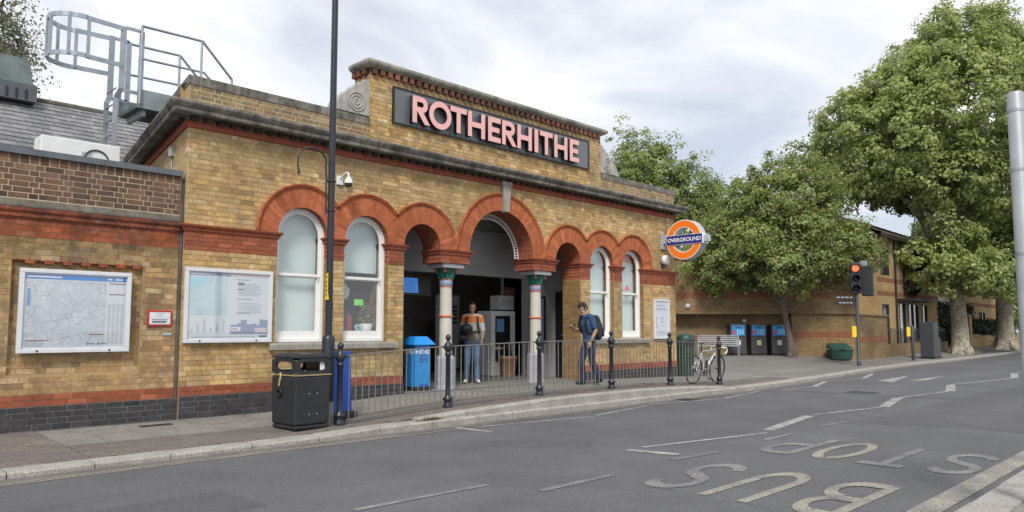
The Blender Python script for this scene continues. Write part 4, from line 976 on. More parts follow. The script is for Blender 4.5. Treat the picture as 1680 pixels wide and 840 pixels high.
for r_ in range(rows):
    x = -6.2 - (.13 if r_ % 2 else 0); P0 = Vector((0, EV[0], EV[1])) + D * (r_ * ln)
    while x < 2.3:
        p = P0 + D * random.uniform(-.006, .006); lift = .016 + random.uniform(0, .004); a, b = x + .003, x + .257
        q = [p + N * (lift + .006), p + D * (ln * 1.15) + N * .006]
        sl.add([(a, q[0].y, q[0].z), (b, q[0].y, q[0].z), (b, q[1].y, q[1].z), (a, q[1].y, q[1].z), (a, p.y, p.z), (b, p.y, p.z)], [(0, 1, 2, 3), (4, 5, 1, 0)]); x += .26
tag(sl.build('slates', M['slate'], rf), kind='stuff')
mb = MB(); mb.tube([(-14, RG[0], RG[1] + .01), (2.3, RG[0], RG[1] + .01)], .07, 8); mb.build('ridge', M['stone_soot'], rf)
vt = empty('roof_vent', (-1.35, 6.1, 5.7), label='dark grey-green sheet metal vent housing on the slate ridge', cat='vent')
mb = MB(); mb.box(-.75, .62, -.5, .5, 0, .33); mb.build('base', M['slate_dark'], vt)
mb = MB(); mb.frustum(-.72, .55, -.45, .45, .33, -.60, .50, -.4, .4, .80); mb.box(-.66, .46, -.36, .36, .80, .87); mb.build('hood', plain('grey_green_sheet', (.12, .15, .15), .5, metal=.2, var=.25, scale=3), vt)
for k in range(8): mb = MB(); mb.box(-.70 + k * .16, -.66 + k * .16, -.512, -.502, .03, .22); mb.build('slot', M['black'], vt)

# ------------------------------------------------------------------ caged ladder and stepover walkway
ld = empty('caged_ladder', (-.55, 1.72, 3.42), label='galvanised roof access ladder with a hooped safety cage', cat='ladder')
LX, Y0, Y1 = 0.0, -.22, .22                # local: stiles at Y0, Y1; cage grows towards -X
for yy in (Y0, Y1):
    mb = MB(); mb.bar((LX, yy, 0), (LX, yy, 1.50), .024, .07, up=(1, 0, 0)); mb.bar((LX, yy, 1.5), (LX + .06, yy * 1.25, 1.65), .024, .075, up=(1, 0, 0)); mb.bar((LX + .06, yy * 1.25, 1.65), (LX + .06, yy * 1.25, 2.66), .026, .085, up=(1, 0, 0)); mb.build('stile', M['galv'], ld)
for k in range(7): mb = MB(); mb.tube([(LX, Y0, .22 + .24 * k), (LX, Y1, .22 + .24 * k)], .012, 6); mb.build('rung', M['galv'], ld)
def hoop(z): return [(.05, -.29, z), (-.45, -.33, z)] + [(-.50 - .42 * math.sin(R(a)), -.36 * math.cos(R(a)), z) for a in range(0, 181, 15)] + [(-.45, .33, z), (.05, .29, z)]
for z in (2.02, 2.62):
    mb = MB(); H = hoop(z)
    for a, b in zip(H, H[1:]): mb.bar(a, b, .018, .07)
    mb.build('hoop', M['galv'], ld)
H = hoop(0)
for k in (1, 4, 7, 9, 12, 15): p = H[k]; mb = MB(); mb.bar((p[0], p[1], 2.0), (p[0], p[1], 2.65), .05, .04, up=(1, 0, 0)); mb.build('strap', M['galv'], ld)
for yy in (-.3, .3):
    mb = MB(); P = [(.09, yy, 2.64), (.33, yy, 2.64), (.33, yy, 1.62), (.09, yy, 1.62)]
    for a, b in zip(P, P[1:]): mb.bar(a, b, .026, .075 if a[2] != b[2] else .05, up=(1, 0, 0) if a[2] != b[2] else (0, 0, 1))
    mb.build('guard_frame', M['galv'], ld)
wk = empty('roof_walkway', (-.30, 1.72, 4.78), label='grey step-over walkway with tubular handrails crossing the parapet', cat='walkway')
mb = MB(); mb.box(0, 1.6, -.42, .42, .0, .05); mb.build('deck', M['slate_dark'], wk)
for yy in (-.43, .41): mb = MB(); mb.box(0, 1.6, yy, yy + .02, .0, .30); mb.build('toe_board', plain('grey_toe_board', (.22, .27, .29), .5, metal=.3), wk)
for yy in (-.47, .47):
    mb = MB(); mb.tube([(.02, yy, 1.31), (.98, yy, 1.33), (1.50, yy, .80)], .024, 8); mb.build('handrail', M['galv'], wk); mb = MB(); mb.tube([(.02, yy, .78), (1.02, yy, .80), (1.3, yy, .55)], .02, 8); mb.build('mid_rail', M['galv'], wk)
    for px, pz in ((.02, 1.31), (.97, 1.33), (1.5, .80)): mb = MB(); mb.tube([(px, yy, .05 if px < 1.5 else .2), (px, yy, pz)], .022, 8); mb.build('stanchion', M['galv'], wk)
for kx in (.1, 1.5): mb = MB(); mb.box(kx, kx + .06, -.35, .35, -.10, -.002); mb.build('bearer', M['galv'], wk)
jb = empty('junction_box', (.20, 1.05, 4.02), math.atan2(-SD.y, -SD.x), label='small pale junction box with a cable on the side wall under the cornice', cat='junction box')
mb = MB(); mb.bbox(-.07, .07, -.07, 0, 0, .16, .01); mb.build('box', M['sign_grey'], jb); mb = MB(); mb.tube([(0, -.03, 0), (0, -.02, -.2), (-.02, -.02, -.5)], .012, 6); mb.build('cable', M['sign_grey'], jb)

# ------------------------------------------------------------------ station name sign
nm = empty('station_name_sign', (0, 0, 0), label='long grey fascia sign with raised pink capital letters on the pediment', cat='sign')
BX0, BX1, BZ0, BZ1 = 3.695, 9.325, 5.085, 5.725
mb = MB(); mb.box(BX0, BX1, -.035, .04, BZ0, BZ1); mb.build('panel', M['sign_back'], nm)
mb = MB()
for a, b, c, d in ((BX0 - .03, BX1 + .03, BZ0 - .03, BZ0 - .001), (BX0 - .03, BX1 + .03, BZ1 + .001, BZ1 + .03), (BX0 - .03, BX0 - .001, BZ0 - .001, BZ1 + .001), (BX1 + .001, BX1 + .03, BZ0 - .001, BZ1 + .001)): mb.box(a, b, -.05, .03, c, d)
mb.build('frame', M['black'], nm)
def rect(a, b, c, d): return [(a, c), (b, c), (b, d), (a, d)]
def glyph(ch, w, h, s):
    if ch == 'I': return [rect(0, w, 0, h)]
    if ch == 'T': return [[(0, h), (0, h - s), (w / 2 - s / 2, h - s), (w / 2 - s / 2, 0), (w / 2 + s / 2, 0), (w / 2 + s / 2, h - s), (w, h - s), (w, h)]]
    if ch == 'H': m = s * .5; return [[(0, 0), (s, 0), (s, h / 2 - m), (w - s, h / 2 - m), (w - s, 0), (w, 0), (w, h), (w - s, h), (w - s, h / 2 + m), (s, h / 2 + m), (s, h), (0, h)]]
    if ch == 'E': m = s * .48; return [[(0, 0), (w, 0), (w, s), (s, s), (s, h / 2 - m), (w * .9, h / 2 - m), (w * .9, h / 2 + m), (s, h / 2 + m), (s, h - s), (w, h - s), (w, h), (0, h)]]
    if ch == 'O':
        e = lambda k: [(w / 2 + (w / 2 - k) * math.cos(2 * math.pi * i / 40), h / 2 + (h / 2 - k + .008) * math.sin(2 * math.pi * i / 40)) for i in range(40)]
        return [e(0), e(s)]
    if ch == 'R':
        ro = h * .29; cy_ = h - ro; cx_ = w * .86 - ro
        out = [(0, 0), (s, 0), (s, h - 2 * ro + s * .1), (s + .01, h - 2 * ro + s * .1), (w - s * 1.25, 0), (w, 0), (w * .60, h - 2 * ro + s * .12)] + [(cx_ + ro * math.cos(R(a)), cy_ + ro * math.sin(R(a))) for a in range(-70, 91, 10)] + [(0, h)]
        ri = ro - s * .95; inn = [(s, cy_ - ri), (cx_, cy_ - ri)] + [(cx_ + ri * math.cos(R(a)), cy_ + ri * math.sin(R(a))) for a in range(-80, 81, 10)] + [(cx_, cy_ + ri), (s, cy_ + ri)]
        return [out, inn]
SPANS = (('R', 4.024, 4.444), ('O', 4.42, 4.972), ('T', 4.944, 5.373), ('H', 5.405, 5.87), ('E', 5.955, 6.312), ('R', 6.356, 6.791), ('H', 6.809, 7.256), ('I', 7.339, 7.46), ('T', 7.515, 7.936), ('H', 7.987, 8.436), ('E', 8.521, 8.847))     # left and right edge of each letter, metres along the facade
LF = -.155                                   # letter front plane
LZ0, LZ1, LS = 5.125, 5.635, .105
for ch, a, b in SPANS:
    xa, xb = a, b; loops = glyph(ch, xb - xa, LZ1 - LZ0, LS)
    if ch == 'O': loops = [[(p, q * 1.03 - .008) for p, q in lp] for lp in loops]
    me = curve_mesh('letter', loops, .09); me.materials.append(M['letter_face']); me.materials.append(M['letter_side'])
    place(me, (xa, LF + .046, LZ0), (1, 0, 0), (0, 0, 1)); me.polygons.foreach_set('material_index', [0 if abs(p.normal.y) > .9 and p.center.y < LF + .02 else 1 for p in me.polygons])
    lo = link('letter', me, nm)
    mb = MB(); mb.box(xa + .02, xa + .06, LF + .0915, -.0355, LZ0 + .06, LZ0 + .10); mb.box(xa + .02, xa + .06, LF + .0915, -.0355, LZ1 - .10, LZ1 - .06); mb.build('stand_off', M['letter_side'], lo)

# ------------------------------------------------------------------ projecting roundel
rd = empty('roundel_sign', (12.50, -.70, 3.60), label='round orange sign with a blue bar reading OVERGROUND on a wall bracket', cat='sign')
def annulus(mb, r0, r1, x0, x1, n=56, mi=0, mside=1):
    for k in range(n):
        a, b = 2 * math.pi * k / n, 2 * math.pi * (k + 1) / n
        P = lambda r, t, x: (x, r * math.cos(t), r * math.sin(t))
        mb.quad(P(r0, b, x0), P(r1, b, x0), P(r1, a, x0), P(r0, a, x0), mi); mb.quad(P(r0, a, x1), P(r1, a, x1), P(r1, b, x1), P(r0, b, x1), mi)
        if mside is not None: mb.quad(P(r1, a, x0), P(r1, b, x0), P(r1, b, x1), P(r1, a, x1), mside); mb.quad(P(r0, b, x0), P(r0, a, x0), P(r0, a, x1), P(r0, b, x1), mside)
mb = MB(); annulus(mb, .315, .515, -.13, .13); mb.build('ring_casing', [M['sign_white'], M['sign_grey']], rd, fix=True)
for s in (-1, 1):
    mb = MB(); annulus(mb, .333, .497, s * .131 - .002, s * .131 + .002, mside=0); mb.build('ring_face', M['ov_orange'], rd, fix=True)
mb = MB(); mb.box(-.15, .15, -.555, .50, -.122, .122); mb.build('bar_casing', M['sign_white'], rd)
for s in (-1, 1):
    mb = MB(); mb.box(s * .152 - .002, s * .152 + .002, -.547, .492, -.114, .114); bf = mb.build('bar_face', M['ov_blue'], rd)
    me = text_mesh('lettering', 'OVERGROUND', .142, .004, sx=1.0, offset=.0022); setmat(me, M['sign_white']); place(me, (s * .157, -.03, -.008), (0, s, 0), (0, 0, 1)); link('lettering', me, bf)
mb = MB(); mb.box(-.07, .07, .50, .66, -.06, .06); mb.frustum(-.14, .14, .655, .695, -.2, -.14, .14, .655, .695, .2); mb.build('bracket', M['sign_grey'], rd)
mb = MB(); mb.box(-.09, .09, -.66, -.555, -.085, .085); mb.build('end_cap', M['sign_grey'], rd)

# ------------------------------------------------------------------ framed boards
def frame_board(name, x0, x1, z0, z1, y, label, cat='poster board', fw=.055, t=.06):
    e = empty(name, ((x0 + x1) / 2, y, z0), label=label, cat=cat); W_, H_ = x1 - x0, z1 - z0
    for a, b, c, d in ((-W_ / 2, W_ / 2, 0, fw), (-W_ / 2, W_ / 2, H_ - fw, H_), (-W_ / 2, -W_ / 2 + fw, fw, H_ - fw), (W_ / 2 - fw, W_ / 2, fw, H_ - fw)):
        mb = MB(); mb.bbox(a, b, -t, -.002, c, d, .006); mb.build('frame', M['frame'], e)
    mb = MB(); mb.box(-W_ / 2 + fw, W_ / 2 - fw, -t + .025, -.004, fw, H_ - fw); sh = mb.build('sheet', M['sheet'], e)
    mb = MB(); mb.quad((-W_ / 2 + fw, -t + .012, fw), (W_ / 2 - fw, -t + .012, fw), (W_ / 2 - fw, -t + .012, H_ - fw), (-W_ / 2 + fw, -t + .012, H_ - fw)); mb.build('glazing', M['poster_glass'], e)
    for sx in (-.33, .31):
        mb = MB(); mb.lathe([(.014, -.004), (.014, 0)], (sx * W_, -t - .001, fw * .5), 10, axis='y'); mb.build('lock', M['cabinet'], e)
    return e, sh, (-W_ / 2 + fw, W_ / 2 - fw, fw, H_ - fw, -t + .025)
def patch(parent, x0, x1, z0, z1, y, mat, name='print'):
    mb = MB(); mb.quad((x0, y, z0), (x1, y, z0), (x1, y, z1), (x0, y, z1)); return mb.build(name, M[mat] if isinstance(mat, str) else mat, parent)
def sheetmat(name, c, var=.03): return plain(name, c, .6, var=var, scale=3, bump=0)
M['sheet'] = sheetmat('printed_sheet', (.60, .64, .67)); M['pr_blue'] = sheetmat('print_header_blue', (.01, .20, .58)); M['pr_grey'] = sheetmat('print_grey', (.33, .36, .40)); M['pr_slate'] = sheetmat('print_slate_blue', (.25, .29, .42)); M['pr_red'] = sheetmat('print_dark_red', (.25, .08, .10)); M['pr_pale'] = sheetmat('print_pale_blue', (.45, .60, .66)); M['pr_aqua'] = sheetmat('print_aqua', (.36, .62, .70)); M['pr_pink'] = sheetmat('print_pale_pink', (.62, .50, .50)); M['pr_navy'] = sheetmat('print_navy', (.05, .06, .12)); M['pr_mid'] = sheetmat('print_mid_blue', (.14, .30, .55)); M['pr_white'] = sheetmat('print_white', (.70, .71, .72))
def mapmat():
    """a pale map: grey zones, fine street web and a few thin route lines"""
    t = NT('printed_map'); p = t.obj(); z = t.ramp(t.noise(3.2, 3, .5, p), [(.42, (.60, .65, .68)), (.52, (.50, .55, .59)), (.6, (.56, .60, .64))])
    c = z
    for sc, wd, colr, sd in ((7.5, .05, (.42, .46, .50), 1.0), (19, .07, (.43, .47, .51), 3.0), (3.6, .012, (.30, .33, .40), 7.0)):
        v = t.node('ShaderNodeTexVoronoi', feature='DISTANCE_TO_EDGE'); v.inputs['Scale'].default_value = sc
        mp_ = t.node('ShaderNodeMapping'); mp_.inputs['Location'].default_value = (sd, sd, sd); t.l.new(p, mp_.inputs[0]); t.l.new(mp_.outputs[0], v.inputs['Vector'])
        c = t.mix(t.ramp(v.outputs['Distance'], [(wd * .5, .75), (wd, 0.)]), c, colr)
    t.col(c); t.rough(.6); return t.m
M['map'] = mapmat()
def lines(parent, x0, x1, zs, y, mat='pr_grey', h=.007, ragged=.3, seed=1):
    rr = random.Random(seed); mb = MB()
    for z in zs: mb.quad((x0, y, z), (x1 - rr.uniform(0, ragged) * (x1 - x0), y, z), (x1 - rr.uniform(0, ragged) * (x1 - x0), y, z + h), (x0, y, z + h))
    for i in range(0, len(mb.v), 4): mb.v[i + 2] = (mb.v[i + 1][0], y, mb.v[i + 2][2])
    o = mb.build('print', M[mat], parent); o['kind'] = 'stuff'; return o
e, sh, (a, b, c, d, y) = frame_board('map_board', -2.02, -.695, .98, 2.06, WY - .005, 'large framed map with a bright blue header strip on the dirty brick wing')
y -= .002
patch(sh, a + .01, b - .01, d - .075, d - .015, y, 'pr_blue'); patch(sh, a + .03, a + .42, d - .055, d - .037, y - .001, 'pr_white'); patch(sh, b - .25, b - .19, d - .055, d - .037, y - .001, 'pr_white'); patch(sh, b - .15, b - .06, d - .055, d - .037, y - .001, 'pr_white')
patch(sh, a + .03, b - .26, c + .03, d - .09, y, 'map', 'map_print'); patch(sh, a + .035, a + .075, d - .42, d - .2, y - .001, 'pr_mid')
for x0, x1, z in ((b - .225, b - .02, d - .11), (b - .225, b - .02, d - .255), (b - .45, b - .27, c + .175), (a + .04, a + .29, c + .10)): patch(sh, x0, x1, z, z + .012, y - .001, 'pr_red')
for k in range(4): lines(sh, b - .23 + k * .054, b - .19 + k * .054, [c + .05 + .022 * i for i in range(25)], y, seed=k + 3)
lines(sh, a + .04, a + .26, [c + .03 + .02 * i for i in range(4)], y - .001, seed=9)
for k, xo in enumerate((-.46, -.33)): mb = MB(); mb.torus((b + xo, y - .001, c + .06), .012, .004, 'y', 14, 4); mb.build('print', M['pr_navy'], sh); patch(sh, b + xo + .025, b + xo + .09, c + .055, c + .065, y - .001, 'pr_navy')
e, sh, (a, b, c, d, y) = frame_board('poster_board', .02, 1.385, 1.085, 2.19, -.004, 'framed poster pair with a pale street map and grey skyline beside the tall window')
y -= .002; m_ = lerp(a, b, .505)
patch(sh, a + .01, m_, d - .055, d - .008, y, 'pr_slate'); patch(sh, a + .03, a + .30, d - .038, d - .026, y - .001, 'pr_white'); patch(sh, m_ + .003, b - .01, d - .045, d - .008, y, 'pr_pink'); patch(sh, a + .02, m_ - .05, c + .36, d - .075, y, sheetmat('print_street_map', (.47, .60, .63), .12))
mb = MB(); mb.add([(a + .02, y - .001, d - .28), (a + .15, y - .001, d - .25), (a + .36, y - .001, d - .078), (a + .02, y - .001, d - .078)], [(0, 1, 2, 3)]); mb.build('print', M['pr_aqua'], sh); patch(sh, a + .30, a + .36, c + .52, c + .57, y - .001, 'pr_pale')
for k in range(6): lines(sh, a + .04 + k * .095, a + .085 + k * .095, [c + .1 + .014 * i for i in range(4 + (k * 5) % 14)], y, seed=20 + k, h=.004)
lines(sh, m_ + .12, b - .1, [c + .40 + .028 * i for i in range(6)] + [c + .66 + .022 * i for i in range(9)], y, seed=31, h=.006); lines(sh, m_ + .1, m_ + .34, [c + .6, c + .385, d - .1], y, 'pr_slate', .011, seed=32); lines(sh, m_ + .11, m_ + .24, [d - .17, d - .15, d - .25], y - .001, 'pr_navy', .012, seed=33)
rr = random.Random(4); x = m_ + .01
while x < b - .02: w_ = rr.uniform(.04, .1); patch(sh, x, min(x + w_, b - .012), c + .075, c + rr.uniform(.2, .31), y - .0005, 'pr_slate'); x += w_
patch(sh, m_ + .02, m_ + .17, c + .12, c + .18, y - .0015, 'pr_white'); patch(sh, b - .22, b - .03, c + .10, c + .17, y - .0015, 'pr_pink'); lines(sh, m_ + .03, m_ + .15, [c + .135, c + .155], y - .002, 'pr_red', .008); lines(sh, a + .05, b - .2, [c + .03], y, 'pr_grey', .008, .1); lines(sh, b - .15, b - .02, [c + .03], y - .001, 'pr_navy', .02, .05)
e, sh, (a, b, c, d, y) = frame_board('notice_board', 11.965, 12.665, 1.045, 2.075, -.004, 'narrow white notice board on the pier under the floodlight', fw=.05)
y -= .002; lines(sh, a + .03, b - .05, [d - .22, d - .20], y, 'pr_slate', .012, .1); lines(sh, a + .28, a + .36, [d - .46, d - .44, d - .56, d - .54], y, 'pr_navy', .014, .1); lines(sh, a + .05, a + .085, [d - .7 + .03 * i for i in range(10)], y, 'pr_navy', .016, .1); lines(sh, a + .05, b - .1, [d - .13, d - .11], y, 'pr_grey', .01, .3); lines(sh, a + .1, b - .1, [c + .1, c + .14, c + .3], y, 'pr_grey', .006, .3)
nt = empty('wall_notice', (-.286, WY - .004, 1.33), label='small white notice with a red border on the brick pier', cat='sign')
mb = MB(); mb.box(-.168, .168, -.012, 0, 0, .222); mb.build('border', M['red_paint'], nt); mb = MB(); mb.box(-.142, .142, -.016, -.0125, .026, .196); pl = mb.build('plate', M['sheet'], nt)
lines(pl, -.06, .06, [.172, .14], -.0175, 'pr_grey', .008, .1); lines(pl, -.11, .11, [.085, .062, .048], -.0175, 'pr_navy', .01, .15); patch(pl, -.14, .14, .112, .115, -.0175, 'pr_grey')
lb = MB(); lb.quad((-.25, WY - .0125, 1.20), (-.12, WY - .0125, 1.20), (-.12, WY - .0125, 1.235), (-.25, WY - .0125, 1.235)); o = lb.build('sticker', sheetmat('pale_aqua_sticker', (.32, .42, .40), .3)); tag(o, 'faded aqua sticker on the brick pier below the small notice', 'sticker')

# ------------------------------------------------------------------ things fixed to the facade
cc = empty('cctv_camera', (2.58, 0, 3.83), label='white dome security camera on a gooseneck above the arches', cat='camera'); cc.scale = (.78,) * 3
mb = MB(); mb.bbox(-.075, .075, -.06, 0, -.1, .1, .012); mb.build('wall_plate', M['white_m'], cc)
mb = MB(); mb.tube([(0, -.05, .03), (.02, -.16, .12), (.03, -.25, .15), (.035, -.32, .12), (.035, -.33, .03)], .022, 8); mb.build('arm', M['white_m'], cc)
mb = MB(); mb.lathe([(.03, .05), (.05, .03), (.085, -.04), (.095, -.08), (.095, -.10)], (.035, -.33, 0), 18); mb.build('housing', M['white_m'], cc); mb = MB(); mb.lathe([(.086, -.1), (.08, -.14), (.055, -.175), (.0, -.19)], (.035, -.33, 0), 18); mb.build('dome', M['cabinet'], cc)
fl = empty('floodlight', (12.43, 0, 3.08), label='white bulkhead floodlight on the wall below the round sign', cat='light')
mb = MB(); mb.lathe([(.02, -.02), (.10, -.03), (.13, -.08), (.13, -.14), (.10, -.17)], (0, 0, .03), 18, axis='y'); mb.build('housing', M['white_m'], fl, fix=True); mb = MB(); mb.ellipsoid((0, -.165, .03), .085, .02, .10); mb.build('lens', M['sign_grey'], fl); mb = MB(); mb.box(-.05, .05, -.12, 0, -.17, -.10); mb.build('base', M['cabinet'], fl)
mb = MB(); mb.tube([(12.62, -.03, 4.4), (12.61, -.02, 4.1), (12.63, -.02, 3.9), (12.6, -.02, 3.8)], .008, 6); o = mb.build('cable', M['cabinet']); tag(o, 'thin dark cable running down to the round sign', 'cable')

# ------------------------------------------------------------------ lamp post
LPX, LPY = 1.31, -1.84; LPZ = pav_z(LPX, LPY)
lp = empty('lamp_post', (LPX, LPY, LPZ), label='tall dark street lamp post with a hooked side bracket beside the black bin', cat='lamp post')
mb = MB(); mb.lathe([(.088, 0), (.088, 1.17), (.08, 1.20), (.055, 1.23)], n=18); mb.build('base', M['post'], lp)
mb = MB(); mb.lathe([(.0895, .0), (.0895, .30), (.0885, .31)], n=18); mb.build('worn_paint', M['concrete'], lp)
mb = MB(); mb.lathe([(.050, 1.22), (.048, 3.4), (.045, 6.2), (.042, 8.0)], n=16); mb.build('shaft', M['post'], lp)
mb = MB(); mb.lathe([(.056, 1.60), (.056, 1.66)], n=14); mb.build('collar', M['post'], lp)
mb = MB(); mb.box(-.058, -.05, -.045, .0, 1.83, 2.09); mb.frustum(-.058, -.05, -.07, .02, 1.72, -.058, -.05, -.045, .0, 1.83); pl = mb.build('number_plate', M['yellow'], lp)
for k in range(5): mb = MB(); mb.box(-.0605, -.0585, -.032, -.012, 1.77 + k * .062, 1.805 + k * .062); mb.build('numeral', M['black'], pl)
mb = MB(); A_ = [(-.085, 0, 2.92), (-.085, 0, 3.45), (-.10, 0, 3.58)] + [(-.31 + .22 * math.cos(R(a)), 0, 3.66 + .17 * math.sin(R(a))) for a in range(0, 181, 20)] + [(-.53, 0, 3.55), (-.515, 0, 3.48)]; mb.tube(A_, .013, 8); br = mb.build('bracket', M['post'], lp)
for z in (2.98, 3.40): mb = MB(); mb.bar((-.09, 0, z), (0, 0, z), .03, .02); mb.torus((0, 0, z), .053, .012, 'z', 16, 5); mb.build('clamp', M['post'], br)
mb = MB(); mb.ellipsoid((-.515, 0, 3.46), .018, .018, .03); mb.build('hook', M['post'], br)
mb = MB(); mb.tube([(0, 0, 7.9), (0, -.2, 8.25), (0, -.7, 8.4)], .03, 8); mb.build('lantern_arm', M['post'], lp); mb = MB(); mb.ellipsoid((0, -1.0, 8.4), .16, .38, .08); mb.build('lantern', M['galv'], lp)

# ------------------------------------------------------------------ black litter bin
lbn = empty('litter_bin', (.91, -1.83, pav_z(.91, -1.83)), R(3), label='square black litter bin with oval slots and a thin gold line beside the lamp post', cat='litter bin')
mb = MB(); mb.frustum(-.255, .255, -.275, .275, 0, -.265, .265, -.285, .285, .06); mb.frustum(-.265, .265, -.285, .285, .06, -.275, .275, -.295, .295, .70)
# corner chamfers read through a bevelled body
body = mb.build('body', M['black_rough'], lbn); bv = body.modifiers.new('bevel', 'BEVEL'); bv.width = .03; bv.segments = 3
mb = MB(); mb.frustum(-.278, .278, -.298, .298, .705, -.278, .278, -.298, .298, .722); mb.build('gold_line', M['brass'], lbn)
hd = MB(); x_, y_ = .272, .292; z0, z1 = .722, .935
def slot_face(mb, P, wid, z0, z1, sw, sh):
    """panel with a rounded slot; P maps (u, z, d)"""
    cz_ = (z0 + z1) / 2; n = 24; inner = []; outer = []
    for k in range(n):
        a = 2 * math.pi * k / n; ca, sa = math.cos(a), math.sin(a); p_ = 4.0
        den_ = (abs(ca) ** p_ + abs(sa) ** p_) ** (1 / p_); inner.append((sw / 2 * ca / den_, cz_ + sh / 2 * sa / den_))
        m_ = max(abs(ca) / (wid / 2), abs(sa) / ((z1 - z0) / 2)); outer.append((ca / m_, cz_ + sa / m_))
    for k in range(n):
        j = (k + 1) % n; mb.quad(P(*outer[k], 0), P(*outer[j], 0), P(*inner[j], 0), P(*inner[k], 0)); mb.quad(P(*inner[k], 0), P(*inner[j], 0), P(*inner[j], .035), P(*inner[k], .035))
slot_face(hd, lambda u, z, d: (u, -y_ + d, z), 2 * x_, z0, z1, .40, .12); slot_face(hd, lambda u, z, d: (-u, y_ - d, z), 2 * x_, z0, z1, .40, .12); slot_face(hd, lambda u, z, d: (-x_ + d, -u, z), 2 * y_, z0, z1, .40, .12); slot_face(hd, lambda u, z, d: (x_ - d, u, z), 2 * y_, z0, z1, .40, .12)
hd.build('hood', M['black_rough'], lbn, fix=True)
mb = MB(); mb.frustum(-.28, .28, -.30, .30, .935, -.28, .28, -.30, .30, .96); mb.frustum(-.28, .28, -.30, .30, .96, -.20, .20, -.22, .22, .995); tp = mb.build('lid', M['black_rough'], lbn); bv = tp.modifiers.new('bevel', 'BEVEL'); bv.width = .015; bv.segments = 2
mb = MB(); mb.box(-.24, .24, -.26, .26, .60, .70); mb.build('liner', M['black'], lbn)
mb = MB(); mb.box(.20, .245, -.20, .2, .72, .93); mb.build('inner_post', M['black'], lbn)
mb = MB(); mb.quad((.115, -.262, .775), (.19, -.262, .775), (.19, -.262, .885), (.115, -.262, .885)); mb.build('sticker', M['pr_white'], lbn); mb = MB(); mb.quad((-.12, -.2, .9965), (.03, -.2, .9965), (.06, -.1, .9965), (-.1, -.1, .9965)); mb.build('sticker', M['pr_grey'], lbn)
for bx in (-.06, .06):
    for bz in (.20, .47): mb = MB(); mb.lathe([(.011, -.008), (.011, 0)], (bx, -.292, bz), 8, axis='y'); mb.build('bolt', M['chrome'], lbn)
mb = MB(); mb.tube([(-.285, .05, .74), (-.292, .03, .70), (-.290, .06, .62), (-.288, .07, .57)], .014, 6); o = mb.build('ribbon', plain('yellow_black_tape', (.45, .36, .12), .7, var=.6, scale=40), lbn)
mb = MB(); mb.torus((-.29, .07, .48), .05, .012, 'x', 20, 6); mb.build('ring_handle', M['black'], lbn)

# ------------------------------------------------------------------ blue pavement sign behind the first railing post
bs = empty('pavement_sign', (1.60, -1.66, pav_z(1.62, -1.68)), R(18), label='plain blue pavement sign on a black wheeled base behind the railing', cat='sign')
mb = MB(); mb.frustum(-.25, .25, -.045, .045, .10, -.22, .22, -.03, .03, .98); p_ = mb.build('panel', M['deep_blue'], bs)
mb = MB(); mb.bbox(-.27, .27, -.14, .14, .02, .12, .02); mb.build('base', M['black_rough'], bs)
for sx in (-.28, .24): mb = MB(); mb.lathe([(.02, 0), (.06, 0), (.06, .04), (.02, .04)], (sx, .10, .06), 16, axis='x'); mb.build('wheel', M['rubber_tyre'], bs)

# ------------------------------------------------------------------ pedestrian railing
RY = -2.03; RPX = [1.39, 3.335, 5.44, 7.52, 9.59, 11.67]
rl = empty('pedestrian_railing', (RPX[0], RY, pav_z(RPX[0], RY)), label='grey barred railing between dark cast posts with ball finials', cat='railing'); R0 = Vector(rl.location)
pm = MB(); pm.lathe([(.075, 0), (.08, .03), (.062, .06), (.058, .10), (.075, .125), (.075, .145), (.05, .17), (.042, .20), (.038, .80), (.055, .815), (.055, .835), (.042, .85), (.045, .87), (.062, .90), (.066, .94), (.055, .985), (.036, 1.01), (.024, 1.025), (.024, 1.045), (.04, 1.055), (.045, 1.085), (.036, 1.115), (.014, 1.135), (.0, 1.14)], n=14)
pme = pm.mesh('post', M['post'])
for x in RPX:
    z = pav_z(x, RY) - .005; po = link('post', pme, rl, Vector((x, RY, z)) - R0); 
    for zz_, ll in ((.94, .105), (.135, .09)): sk = MB(); sk.tube([(-ll, 0, zz_), (ll, 0, zz_)], .022, 8); sk.build('rail_socket', M['post'], po)
bar_me = {}
for k, (a, b) in enumerate(zip(RPX, RPX[1:])):
    za, zb = pav_z(a, RY), pav_z(b, RY)
    A = Vector((a + .09, RY, za + .945)) - R0; B = Vector((b - .09, RY, zb + .945)) - R0
    mb = MB(); mb.bar(A, B, .038, .014); mb.build('top_rail', M['rail'], rl); mb = MB(); mb.bar(A - Vector((0, 0, .885)), B - Vector((0, 0, .885)), .03, .012); mb.build('bottom_rail', M['rail'], rl)
    n = 16
    for j in range(n):
        t = (j + .5) / n; p = A.lerp(B, t); mb = bar_me.get('b')
        if mb is None: q = MB(); q.tube([(0, 0, -.885), (0, 0, -.004)], .0075, 6); mb = bar_me['b'] = q.mesh('baluster', M['rail'])
        link('baluster', mb, rl, p)
# weeds at the kerb
wd = MB()
for k in range(260):
    x = 2.55 + random.gauss(0, .16); yb = kerb_y(x) + .095 + random.uniform(-.03, .015); hgt = random.uniform(.03, .085) * max(.3, 1 - abs(x - 2.55) * 2); a = random.uniform(0, 6.28); dx, dy = math.cos(a) * .006, math.sin(a) * .006; lx, ly = random.uniform(-.05, .05), random.uniform(-.05, .04)
    z0 = first_top(x) - .01; wd.add([(x - dx, yb - dy, z0), (x + dx, yb + dy, z0), (x + lx, yb + ly, z0 + hgt)], [(0, 1, 2)])
o = wd.build('weeds', M['grass']); tag(o, 'tuft of green weeds growing on the kerb step by the railing', 'weeds', kind='stuff')
